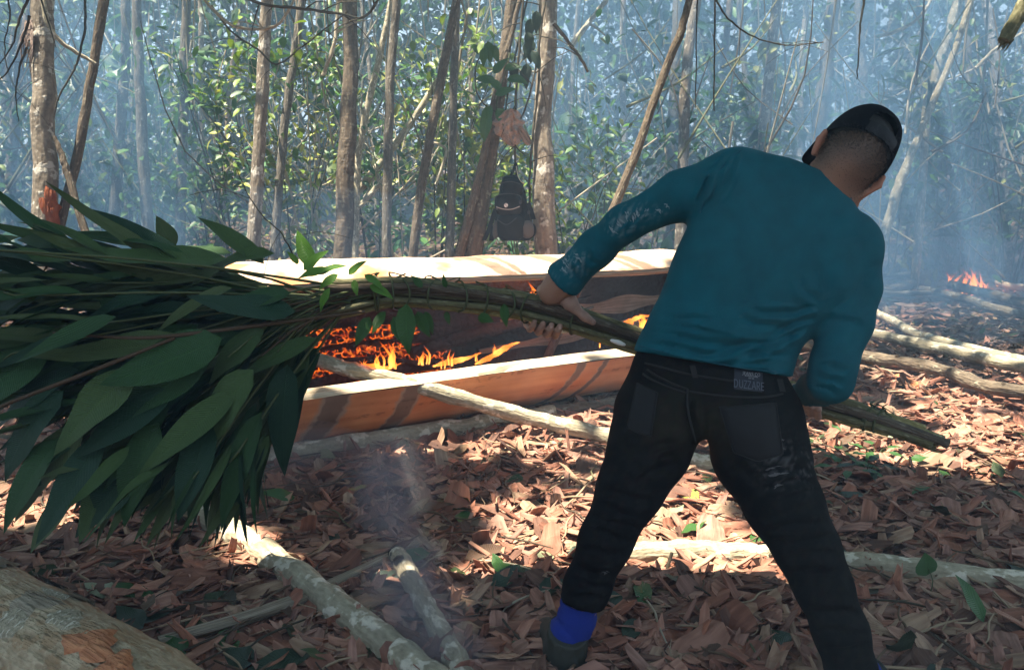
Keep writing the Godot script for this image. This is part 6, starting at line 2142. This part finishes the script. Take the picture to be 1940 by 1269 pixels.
	var folds := [[1128, 955, 1225, 985, 0.006, 7], [1118, 975, 1215, 1008, 0.006, 6], [1108, 1000, 1200, 1025, 0.005, 6], [1140, 925, 1240, 950, 0.004, 7], [1096, 1040, 1185, 1050, 0.004, 6], [1085, 1075, 1170, 1090, 0.006, 7], [1078, 1100, 1160, 1118, 0.007, 7], [1075, 1125, 1155, 1137, 0.006, 6], [1240, 880, 1300, 850, 0.005, 7], [1215, 905, 1290, 870, 0.005, 7],
		[1440, 1005, 1570, 985, 0.006, 7], [1455, 1030, 1585, 1015, 0.006, 7], [1470, 1055, 1590, 1048, 0.005, 7], [1485, 1085, 1600, 1080, 0.005, 7], [1520, 1150, 1630, 1165, 0.005, 8], [1535, 1195, 1645, 1200, 0.006, 7], [1550, 1235, 1650, 1225, 0.006, 7], [1330, 860, 1400, 900, 0.005, 7], [1345, 850, 1430, 905, 0.004, 7], [1435, 900, 1560, 880, 0.004, 8], [1440, 925, 1560, 905, 0.005, 6], [1450, 945, 1560, 930, 0.004, 6], [1180, 850, 1290, 845, 0.003, 8], [1306, 750, 1316, 845, 0.012, 9]]
	creased(mb, folds, 1.9)
	for i in mb.v.size():
		var q := mb.v[i]
		var x := 970.0 - q.x / q.z * F
		var y := 634.5 + q.y / q.z * F
		var c := Color(0.0115, 0.0112, 0.011)
		for w in [[1265, 800, 60.0], [1370, 800, 55.0], [1360, 830, 40.0]]:      # worn seat
			c = c.lerp(Color(0.028, 0.025, 0.017), 0.75 * exp(-(pow(x - w[0], 2) + pow(y - w[1], 2)) / (w[2] * w[2])))
		for w in [[1475, 880, 34.0, 42.0], [1462, 850, 30.0, 20.0], [1420, 835, 16.0, 12.0], [1530, 890, 14.0, 30.0], [1145, 1085, 12.0, 4.0]]:   # white dust
			var e := exp(-(pow((x - w[0]) / w[2], 2) + pow((y - w[1]) / w[3], 2)))
			var n := nz.get_noise_3d((x + y * 0.5) * 0.8, (y - x * 0.3) * 3.2, 1.0) + 0.3 * nz.get_noise_3d(x * 3.0, y * 5.0, 7.0)
			c = c.lerp(Color(0.20, 0.20, 0.205), clampf(e * smoothstep(0.0, 0.45, n) * 0.4, 0.0, 0.2))
		c = c * (1.0 + 0.35 * nz.get_noise_3d(x * 0.8, y * 0.8, 3.0))
		mb.c[i] = c
	to_person(mb)
	obj("jeans", mb.mesh(), M.denim, t)
	var onto := func(x: float, y: float, out: float) -> Vector3:     # a place on the jeans, raised by out
		var dir := c3(x, y, 1.0).normalized()
		var q: Vector3 = jf.hit(dir * 1.72, dir, 0.9)
		return cam_basis() * (q - dir * out) + Vector3(0, CH, 0) - base
	for p in [[[1206, 722], [1248, 742], [1235, 830], [1186, 812], 3.0], [[1360, 769], [1474, 760], [1488, 862], [1388, 860], 18.0]]:
		mb = MB.new()
		mb.grid(16, 14, func(i: int, j: int) -> Array:
			var v := i / 15.0
			var u := j / 13.0
			var a := Vector2(p[0][0], p[0][1]).lerp(Vector2(p[1][0], p[1][1]), u)
			var b := Vector2(p[3][0], p[3][1]).lerp(Vector2(p[2][0], p[2][1]), u)
			var q := a.lerp(b, v)
			q.y += p[4] * v * (1.0 - absf(u * 2.0 - 1.0))
			var edge := 1.0 if i > 0 and i < 15 and j > 0 and j < 13 else -0.6
			return [onto.call(q.x, q.y, 0.0045 * edge + (0.001 if i == 1 else 0.0)), Vector2(u, v)], false)
		var po := obj("back_pocket", mb.mesh(), M.denim_edge if false else mat(lin(0.0135, 0.0135, 0.014), 0.88, null, M.denim.heightmap_texture, 0.08, 8.0), t)
		# its stitched edge
		var rim := PackedVector3Array()
		for i in 45:
			var e := i / 44.0 * 4.0
			var k := mini(int(e), 3)
			var a := Vector2(p[k][0], p[k][1])
			var b := Vector2(p[(k + 1) % 4][0], p[(k + 1) % 4][1])
			var q := a.lerp(b, e - k)
			if k == 2:
				q.y += p[4] * (1.0 - absf((e - k) * 2.0 - 1.0))
			q = q.lerp(Vector2((p[0][0] + p[2][0]) * 0.5, (p[0][1] + p[2][1]) * 0.5), 0.06)
			rim.append(onto.call(q.x, q.y, 0.0046))
		mb = MB.new()
		mb.tube(rim, radii([0.0014, 0.0014], 45), 5, 0.0, 0, false)
		obj("stitching", mb.mesh(), M.denim_edge, po)
	for s in [[[1303, 736], [1303, 770], [1309, 802], [1318, 838]], [[1226, 700], [1248, 714], [1275, 727], [1302, 737]], [[1303, 741], [1350, 748], [1400, 752], [1450, 752], [1484, 746]], [[1218, 708], [1240, 722], [1270, 735], [1300, 745]], [[1222, 688], [1262, 698], [1310, 710], [1390, 722]]]:
		var l := PackedVector3Array()
		var cc := []
		for q in s:
			cc.append(Vector3(q[0], q[1], 0))
		for q in curve(cc, 24):
			l.append(onto.call(q.x, q.y, 0.0008))
		mb = MB.new()
		mb.tube(l, radii([0.0028, 0.0028], 24), 6, 0.0, 0, false)
		obj("seam", mb.mesh(), M.denim_edge, t)
	for s in [[1312, 692, 1318, 716], [1478, 718, 1484, 742]]:
		mb = MB.new()
		mb.grid(8, 3, func(i: int, j: int) -> Array:
			var v := i / 7.0
			return [onto.call(lerpf(s[2], s[0], v) + (j - 1) * 5.5, lerpf(s[3], s[1], v), 0.0045), Vector2(j, i)], true)
		obj("belt_loop", mb.mesh(), M.denim_edge, t)
	# the label on the waistband
	mb = MB.new()
	var lab := func(u: float, v: float) -> Vector2: return Vector2(1392, 693).lerp(Vector2(1446, 699), u) + Vector2(-1.0, 44.0) * v
	mb.grid(8, 10, func(i: int, j: int) -> Array:
		var q: Vector2 = lab.call(j / 9.0, i / 7.0)
		return [onto.call(q.x, q.y, 0.005 if i > 0 and i < 7 and j > 0 and j < 9 else 0.0015), Vector2(j, i)], false)
	var lo := obj("waist_label", mb.mesh(), M.patch, t)
	var font := SystemFont.new()
	font.font_names = PackedStringArray(["Droid Sans"])
	for w in [["JEANS CO", 0.60, 0.27, 0.0085, "print", 0.9], ["AUTHENTIC DENIM", 0.60, 0.37, 0.0035, "print", 0.8], ["EST 03", 0.60, 0.46, 0.0038, "print", 0.9], ["DUZZARE", 0.52, 0.76, 0.0215, "print_dim", 0.62]]:
		var tm := TextMesh.new()
		tm.text = w[0]
		tm.font = font
		tm.font_size = 32
		tm.pixel_size = w[3] / 23.0
		tm.depth = 0.0008
		var q: Vector2 = lab.call(w[1], w[2])
		var c: Vector3 = onto.call(q.x, q.y, 0.0072)
		var ax: Vector3 = (onto.call(q.x + 12, q.y + 1.5, 0.006) - onto.call(q.x - 12, q.y - 1.5, 0.006)).normalized()
		var ay: Vector3 = (onto.call(q.x, q.y - 10, 0.006) - onto.call(q.x, q.y + 10, 0.006)).normalized()
		var o := obj("label_print", tm, M[w[4]], lo)
		o.transform = Transform3D(Basis(ax * w[5], ay, ax.cross(ay).normalized()), c)

	# ---- the shirt
	mb = MB.new()
	f = Fld.new(Vector3(0.02, -0.20, -2.50), Vector3(1.02, 0.53, -1.84), 0.0078)
	chain(f, [[1258, 694, 2.12, 62], [1428, 720, 2.12, 62]], 0.04, 0.8)
	chain(f, [[1282, 642, 2.12, 63], [1438, 670, 2.12, 61]], 0.05, 0.82)
	chain(f, [[1318, 590, 2.12, 72], [1444, 622, 2.12, 70]], 0.05, 0.86)
	chain(f, [[1354, 522, 2.12, 84], [1490, 566, 2.12, 82]], 0.05, 0.92)
	chain(f, [[1392, 458, 2.12, 91], [1535, 522, 2.12, 90]], 0.05, 0.95)
	chain(f, [[1402, 374, 2.12, 78], [1590, 470, 2.12, 76]], 0.05, 0.95)
	chain(f, [[1402, 350, 2.12, 62], [1520, 366, 2.12, 60]], 0.05, 0.95)
	chain(f, [[1535, 385, 2.12, 56], [1562, 372, 2.11, 50]], 0.04)
	for q in [[1440, 420, 30], [1560, 480, 30]]:      # shoulder blades
		f.cap(c3(q[0], q[1], 2.05), c3(q[0] + 20, q[1] + 60, 2.05), pr(q[2], 2), pr(q[2], 2), 0.05)
	chain(f, ARM_L, 0.03)
	chain(f, ARM_R, 0.022)
	f.cut(c3(1345, 689, 2.12), Vector3(-0.165, -0.985, 0).normalized(), Vector3(-9, -9, -9), Vector3(0.757, 9, 9))
	f.cut(c3(1064, 532, 2.36), (c3(1045, 554, 2.38) - c3(1130, 470, 2.29)).normalized(), Vector3(-9, -9, -9), Vector3(0.22, 9, 9))
	f.cut(c3(1519, 752, 2.29), (c3(1510, 757, 2.33) - c3(1545, 740, 2.17)).normalized(), Vector3(0.70, -9, -9), Vector3(0.86, -0.13, 9))
	f.cut(c3(1571, 341, 2.08), (hu0 * 0.9 - hr * 0.12).normalized(), Vector3(0.74, 0.35, -9), Vector3(0.98, 9, 9))
	f.nets(mb)
	folds = [
		# from the right armpit
		[1545, 600, 1440, 640, 0.006, 6], [1530, 615, 1420, 668, 0.006, 6], [1515, 632, 1380, 690, 0.006, 6], [1552, 585, 1480, 590, 0.005, 6], [1553, 577, 1505, 522, 0.004, 7], [1568, 560, 1548, 500, 0.004, 6], [1500, 648, 1350, 660, 0.006, 6], [1500, 670, 1300, 668, 0.005, 7], [1495, 690, 1310, 690, 0.005, 6], [1490, 705, 1360, 698, 0.005, 5],
		# folds across the small of the back
		[1240, 615, 1400, 640, 0.005, 7], [1235, 632, 1420, 655, 0.006, 7], [1228, 650, 1380, 676, 0.005, 6], [1250, 598, 1350, 612, 0.004, 7], [1400, 600, 1500, 625, 0.005, 6], [1420, 585, 1520, 600, 0.004, 6], [1216, 668, 1340, 690, 0.004, 5],
		# left shoulder and arm
		[1395, 284, 1330, 330, 0.004, 5], [1380, 300, 1325, 360, 0.004, 5], [1402, 290, 1350, 390, 0.004, 6], [1322, 395, 1345, 330, 0.004, 5], [1330, 400, 1365, 350, 0.004, 5], [1210, 395, 1185, 445, 0.004, 5], [1195, 390, 1165, 440, 0.004, 5], [1110, 475, 1135, 505, 0.003, 4], [1090, 490, 1120, 520, 0.0035, 4], [1070, 500, 1105, 532, 0.0035, 4],
		# right elbow
		[1545, 705, 1600, 730, 0.004, 5], [1540, 725, 1595, 750, 0.004, 5], [1548, 690, 1610, 700, 0.003, 6], [1565, 600, 1640, 620, 0.003, 8]]
	creased(mb, folds, 2.7)
	for i in mb.v.size():
		var q := mb.v[i]
		var x := 970.0 - q.x / q.z * F
		var y := 634.5 + q.y / q.z * F
		var c := Color(0.009, 0.084, 0.108) * (1.0 + 0.22 * nz.get_noise_3d(x * 0.4, y * 0.4, 2.0))
		for w in [[1192, 410, 28.0, 20.0], [1172, 432, 20.0, 16.0], [1078, 505, 26.0, 24.0], [1235, 400, 30.0, 12.0], [1100, 492, 12.0, 12.0]]:
			var e := exp(-(pow((x - w[0]) / w[2], 2) + pow((y - w[1]) / w[3], 2)))
			var n := nz.get_noise_3d((x + y * 0.3) * 3.0, y * 0.7, 4.0) + 0.25 * nz.get_noise_3d(x * 5.0, y * 3.0, 8.0)
			c = c.lerp(Color(0.40, 0.43, 0.42), clampf(e * smoothstep(0.0, 0.45, n) * 0.4, 0.0, 0.22))
		mb.c[i] = c
	to_person(mb)
	obj("shirt", mb.mesh(), M.shirt, t)

	for s in [[[1405, 284], [1372, 312], [1346, 352], [1326, 404]], [[1528, 303], [1560, 322], [1590, 348], [1614, 376]], [[1212, 655], [1300, 676], [1400, 696], [1486, 706]]]:
		var cc := []
		for q in s:
			cc.append(Vector3(q[0], q[1], 0))
		var l := PackedVector3Array()
		for q in curve(cc, 30):
			var dir := c3(q.x, q.y, 1.0).normalized()
			var at0: Vector3 = f.hit(dir * 1.72, dir, 0.9)
			l.append(cam_basis() * (at0 - dir * 0.0006) + Vector3(0, CH, 0) - base)
		mb = MB.new()
		mb.tube(l, radii([0.0018, 0.0018], 30), 5, 0.0, 0, false)
		obj("shirt_seam", mb.mesh(), M.shirt_seam, t)

	# smears of pale dust on the sleeve and on the thigh
	for k in 2:
		var fld: Fld = [f, jf][k]
		mb = MB.new()
		var marks := [[1188, 402, 1196, 428], [1199, 400, 1206, 424], [1209, 399, 1213, 420], [1218, 398, 1224, 415], [1226, 397, 1229, 408], [1166, 418, 1182, 440], [1172, 412, 1190, 436], [1158, 430, 1170, 446], [1066, 490, 1082, 512], [1074, 486, 1090, 500], [1084, 494, 1098, 516], [1062, 506, 1078, 526], [1090, 482, 1106, 496], [1242, 394, 1252, 404], [1262, 388, 1270, 396]]
		if k == 1:
			marks = [[1448, 866, 1482, 858], [1452, 878, 1494, 868], [1450, 890, 1500, 880], [1456, 902, 1498, 893], [1462, 912, 1490, 906], [1466, 852, 1488, 848], [1440, 842, 1456, 838], [1508, 872, 1520, 868], [1470, 922, 1484, 918], [1424, 836, 1440, 832], [1144, 1086, 1154, 1085], [1502, 900, 1514, 898], [1478, 836, 1490, 833]]
		for m in marks:
			for sub in 3:
				var a := Vector2(m[0], m[1]) + Vector2(rr(-4, 4), rr(-4, 4))
				var b := a.lerp(Vector2(m[2], m[3]) + Vector2(rr(-4, 4), rr(-4, 4)), rr(0.4, 1.0))
				var wide := rr(0.7, 2.0)
				var dirn := (b - a).normalized().orthogonal()
				mb.grid(7, 3, func(i: int, j: int) -> Array:
					var v := i / 6.0
					var q := a.lerp(b, v) + dirn * ((j - 1) * wide * (0.3 + sin(PI * v)) * (0.7 + 0.5 * sin(v * 13.0 + m[0])) + 1.2 * sin(v * 6.0 + m[1]))
					var dir := c3(q.x, q.y, 1.0).normalized()
					var at0: Vector3 = fld.hit(dir * 1.72, dir, 0.9)
					return [cam_basis() * (at0 - dir * (0.0006 if j == 1 else 0.0002)) + Vector3(0, CH, 0) - base, Vector2(j, i)])
		obj("dust_smear", mb.mesh(), [M.dust, M.dust_dark][k], t)

	# ---- socks and boots
	for s in 2:
		var h0: Vector3 = [heel_l, heel_r][s]
		var fd: Vector3 = [Vector3(-0.30, 0, -1).normalized(), Vector3(0.45, 0, -1).normalized()][s]
		var ank: Vector3 = px([1090, 1622][s], [1180, 1300][s], [2.165, 1.98][s]) - base
		var up0: Vector3 = px([1098, 1612][s], [1140, 1262][s], [2.155, 1.98][s]) - base
		var low: Vector3 = h0 - base + Vector3(0, 0.075, 0) + fd * 0.045
		mb = MB.new()
		var sl := curve([up0, ank, low + Vector3(0, 0.04, 0), low], 16)
		var sr := radii([0.052, 0.054, 0.052, 0.047], 16)
		for i in 16:
			sr[i] += 0.0022 * sin(i * 2.3) + 0.001 * sin(i * 5.1)
		mb.tube(sl, sr, 20, 0.0)
		obj("sock", mb.mesh(), M.sock, t)
		mb = MB.new()
		f = Fld.new(wc.call(h0) - Vector3(0.20, 0.10, 0.42), wc.call(h0) + Vector3(0.20, 0.22, 0.14), 0.0065)
		var at := func(fwd: float, up: float) -> Vector3: return wc.call(h0 + fd * fwd + Vector3(0, up, 0))
		f.cap(at.call(0.035, 0.12), at.call(0.04, 0.06), 0.058, 0.055, 0.02)
		f.cap(at.call(0.025, 0.055), at.call(0.07, 0.05), 0.046, 0.046, 0.02)
		f.cap(at.call(0.07, 0.06), at.call(0.20, 0.035), 0.047, 0.042, 0.03)
		f.cut(at.call(0.04, 0.138), wc.call(base + Vector3(-fd.x * 0.35, 1, -fd.z * 0.35).normalized()) - wc.call(base))
		f.cut(at.call(0.0, 0.012), wc.call(base - Vector3.UP) - wc.call(base))
		f.nets(mb)
		to_person(mb)
		var bo := obj("boot", mb.mesh(), M.boot, t)
		mb = MB.new()
		var so := []
		for i in 29:
			var a := TAU * (i % 28) / 28.0
			var l := cos(a)
			var wd := 0.050 + 0.008 * l
			so.append(h0 - base + fd * (0.108 + 0.143 * l) + fd.cross(Vector3.UP) * sin(a) * wd * (1.0 - 0.12 * cos(a * 2.0)))
		mb.grid(4, 29, func(i: int, j: int) -> Array: return [(so[j] as Vector3) + Vector3(0, [0.002, 0.003, 0.018, 0.024][i], 0) - (fd * 0.0 if i in [1, 2] else ((so[j] as Vector3) - (h0 - base + fd * 0.108)) * 0.06), Vector2(j, i) * 0.1], true)
		obj("sole", mb.mesh(), M.sole, bo)
		mb = MB.new()     # padded collar and heel seam
		var ring := PackedVector3Array()
		var ctr: Vector3 = h0 - base + fd * 0.042 + Vector3(0, 0.132, 0)
		for i in 25:
			var a := TAU * i / 24.0
			ring.append(ctr + fd * cos(a) * 0.047 + fd.cross(Vector3.UP) * sin(a) * 0.046 + Vector3(0, 0.35 * cos(a) * 0.047, 0))
		mb.tube(ring, radii([0.0065, 0.0065], 25), 7)
		obj("boot_collar", mb.mesh(), M.boot, bo)
# ------------------------------------------------------------------ the backpack that hangs from the vine
func make_backpack() -> void:
	var d := 5.9
	var o := px(970, 455, d)
	var t: Node3D = thing("backpack", "black hiking backpack with grey mesh side pockets hanging by a vine between two trunks", "backpack", o)
	var s := d / F         # metres to a pixel
	var yaw := Basis(Vector3.UP, 0.25)
	var at := func(x: float, y: float, z: float) -> Vector3: return Vector3((x - 970) * s, -(y - 455) * s, z)
	var mb := MB.new()
	# the body, lofted: [y, left, right, depth]
	var sec := [[334, 960, 976, 0.05], [337, 953, 983, 0.09], [345, 950, 989, 0.12], [362, 946, 994, 0.14], [385, 941, 999, 0.15], [410, 937, 1004, 0.16], [435, 938, 1010, 0.17], [448, 943, 1010, 0.16], [455, 950, 1004, 0.12]]
	mb.grid(sec.size() * 3 - 2, 25, func(i: int, j: int) -> Array:
		var a := mini(i / 3, sec.size() - 2)
		var f := i / 3.0 - a
		var y := lerpf(sec[a][0], sec[a + 1][0], f)
		var l := lerpf(sec[a][1], sec[a + 1][1], f)
		var r := lerpf(sec[a][2], sec[a + 1][2], f)
		var z := lerpf(sec[a][3], sec[a + 1][3], f)
		var an := TAU * (j % 24) / 24.0
		var cx := signf(cos(an)) * pow(absf(cos(an)), 0.6)
		var sx := signf(sin(an)) * pow(absf(sin(an)), 0.6)
		return [at.call((l + r) / 2 + (r - l) / 2 * cx + sin(y * 0.7 + an * 2.0) * 0.5, y, z * 0.5 * sx), Vector2(j, i) * 0.1])
	obj("pack_body", mb.mesh(), M.nylon, t)
	var blob := func(called: String, x: float, y: float, w: float, h: float, z: float, dz: float, m: Material, rd := 0.5, roll := 0.0) -> MeshInstance3D:
		var b := MB.new()
		b.rbox(Transform3D(Basis(Vector3.BACK, roll), at.call(x, y, z)), Vector3(w * s, h * s, dz), rd, 10)
		for i in b.v.size():
			b.v[i] += Vector3(0, 0, 0.004 * sin(b.v[i].x * 60.0 + b.v[i].y * 40.0))
		return obj(called, b.mesh(), m, t)
	blob.call("lid", 971, 356, 40, 30, 0.07, 0.09, M.nylon, 0.6, -0.05)
	blob.call("front_pocket", 963, 388, 50, 42, 0.09, 0.08, M.nylon, 0.5, 0.05)
	blob.call("lower_pocket", 968, 428, 52, 50, 0.09, 0.08, M.nylon, 0.5)
	blob.call("mesh_pocket", 998, 433, 26, 34, 0.08, 0.09, M.net, 0.8, 0.15)
	blob.call("mesh_pocket", 940, 434, 13, 34, 0.06, 0.09, M.net, 0.8, -0.1)
	blob.call("bottle_lump", 1007, 436, 18, 26, 0.03, 0.09, M.nylon, 0.9)
	# zips, piping, straps
	for q in [[[939, 376], [946, 370], [965, 368], [985, 372], [988, 385]], [[941, 392], [955, 396], [970, 396], [984, 391]], [[948, 350], [965, 346], [985, 350]], [[942, 414], [960, 424], [978, 412]]]:
		var cc := []
		for e in q:
			cc.append(at.call(e[0], e[1], 0.137))
		mb = MB.new()
		mb.tube(curve(cc, 14), radii([0.004, 0.004], 14), 6)
		obj("piping", mb.mesh(), M.nylon_trim if q[0][1] != 392 else M.ash, t)
	for q in [[[940, 395, 0.1], [934, 412, 0.06], [926, 436, 0.04], [917, 455, 0.03]], [[1000, 385, 0.08], [1006, 400, 0.06], [1010, 415, 0.08]], [[939, 425, 0.05], [933, 440, 0.03], [931, 456, 0.02]], [[985, 375, 0.1], [994, 392, 0.08], [998, 408, 0.09], [996, 420, 0.1]]]:
		var cc := []
		for e in q:
			cc.append(at.call(e[0], e[1], e[2]))
		var l := curve(cc, 12)
		mb = MB.new()
		mb.grid(12, 2, func(i: int, j: int) -> Array: return [l[i] + Vector3((j - 0.5) * 0.034, 0, 0.004 * (j - 0.5)), Vector2(j, i)], false)
		mb.grid(12, 2, func(i: int, j: int) -> Array: return [l[i] + Vector3((j - 0.5) * 0.034, 0, -0.006), Vector2(j, i)], true)
		obj("strap", mb.mesh(), M.nylon, t)
	for q in [[1001, 402], [942, 394], [985, 383]]:
		blob.call("buckle", q[0], q[1], 5, 7, 0.12, 0.015, M.nylon_trim, 0.4)
	# the round badge and its mark
	mb = MB.new()
	mb.tube(PackedVector3Array([at.call(959, 389, 0.118), at.call(959, 389, 0.136)]), PackedFloat32Array([0.0145, 0.0145]), 18)
	var badge := obj("badge", mb.mesh(), M.badge, t)
	mb = MB.new()
	mb.tube(curve([at.call(960.6, 387.0, 0.1385), at.call(957.6, 386.8, 0.1385), at.call(957.2, 389, 0.1385), at.call(959.4, 389.2, 0.1385), at.call(961.2, 390.2, 0.1385), at.call(959.6, 392.2, 0.1385)], 16), radii([0.0016, 0.0016], 16), 5)
	obj("badge_mark", mb.mesh(), M.nylon, badge)
	# hung by its handle
	mb = MB.new()
	mb.tube(curve([at.call(966, 338, 0), at.call(973, 324, 0), at.call(977, 312, -0.01), at.call(979, 326, 0), at.call(978, 340, 0)], 16), radii([0.011, 0.009, 0.011], 16), 8)
	obj("handle", mb.mesh(), M.nylon, t)
	mb = MB.new()
	mb.tube(curve([at.call(978, 318, 0.02), at.call(981, 335, 0.06), at.call(986, 345, 0.1), at.call(992, 349, 0.09), at.call(990, 338, 0.05)], 16), radii([0.004, 0.004], 16), 6)
	obj("pull_cord", mb.mesh(), M.cord, t)

# ------------------------------------------------------------------ smoke
func puff(at: Vector3, size: Vector3, thick: float, tint: Color) -> void:
	var key := "smoke_%s_%.2f" % [tint.to_html(), thick]
	if not M.has(key):
		var fm := FogMaterial.new()
		fm.density = thick
		fm.albedo = tint
		M[key] = fm
	var v := FogVolume.new()
	v.name = numbered("smoke")
	v.shape = RenderingServer.FOG_VOLUME_SHAPE_ELLIPSOID
	v.size = size
	v.material = M[key]
	v.position = at
	v.set_meta("kind", "stuff")
	add_child(v)

func make_smoke() -> void:
	var blue := Color(0.58, 0.79, 1.0)
	var grey0 := Color(0.95, 0.97, 1.0)
	# banks in the forest: right of the man, and at the left edge
	for q in [[1620, 180, 9.2, 8.0, 8.0, 4.4, 0.085], [1900, 300, 9.0, 6.0, 7.0, 4.0, 0.07], [1350, 120, 10.0, 6.0, 7.0, 4.0, 0.05], [1700, 330, 6.4, 1.6, 2.8, 1.4, 0.16], [1690, 480, 6.2, 1.6, 1.4, 1.4, 0.12], [1740, 540, 6.4, 2.6, 1.0, 2.0, 0.08], [1850, 540, 8.0, 3.0, 1.0, 2.0, 0.07],
		[60, 250, 8.6, 4.0, 6.0, 3.6, 0.10], [170, 330, 7.8, 2.4, 3.0, 2.4, 0.07], [120, 430, 7.2, 2.4, 1.2, 1.8, 0.10], [900, 100, 10.5, 8.0, 6.0, 4.0, 0.02], [560, 440, 6.8, 3.0, 0.8, 1.6, 0.08]]:
		puff(px(q[0], q[1], q[2]), Vector3(q[3], q[4], q[5]), q[6], blue)
	# the wisp that rises from the smoking stick
	var r := RandomNumberGenerator.new()
	r.seed = 31
	for k in 34:
		var f := k / 33.0
		var c := px(lerpf(790, 735, f) + 26 * sin(f * 7.0) + r.randf_range(-30, 30) * (0.4 + f), lerpf(1110, 880, f) + r.randf_range(-16, 16), 2.42)
		var w := lerpf(0.06, 0.26, f) * r.randf_range(0.6, 1.2)
		puff(c, Vector3(w, w * r.randf_range(0.7, 1.3), w), [0.8, 0.5, 0.32, 0.22][mini(3, int(f * 4.0))], grey0)
	for k in 30:      # and the one that creeps along the ground towards the viewer
		var f := k / 29.0
		var c := gr(lerpf(730, 870, f) + r.randf_range(-36, 36), lerpf(1080, 1262, f) + r.randf_range(-14, 14), r.randf_range(0.05, 0.14))
		var w := r.randf_range(0.09, 0.22)
		puff(c, Vector3(w * r.randf_range(0.8, 1.6), w * 0.8, w), [0.55, 0.35, 0.25, 0.4][k % 4], grey0)
	# thin smoke over the ground left of the canoe
	for q in [[620, 870, 3.5, 0.9, 0.25, 0.5, 0.35], [560, 840, 3.6, 0.6, 0.2, 0.4, 0.35]]:
		puff(px(q[0], q[1], q[2]), Vector3(q[3], q[4], q[5]), q[6], grey0)
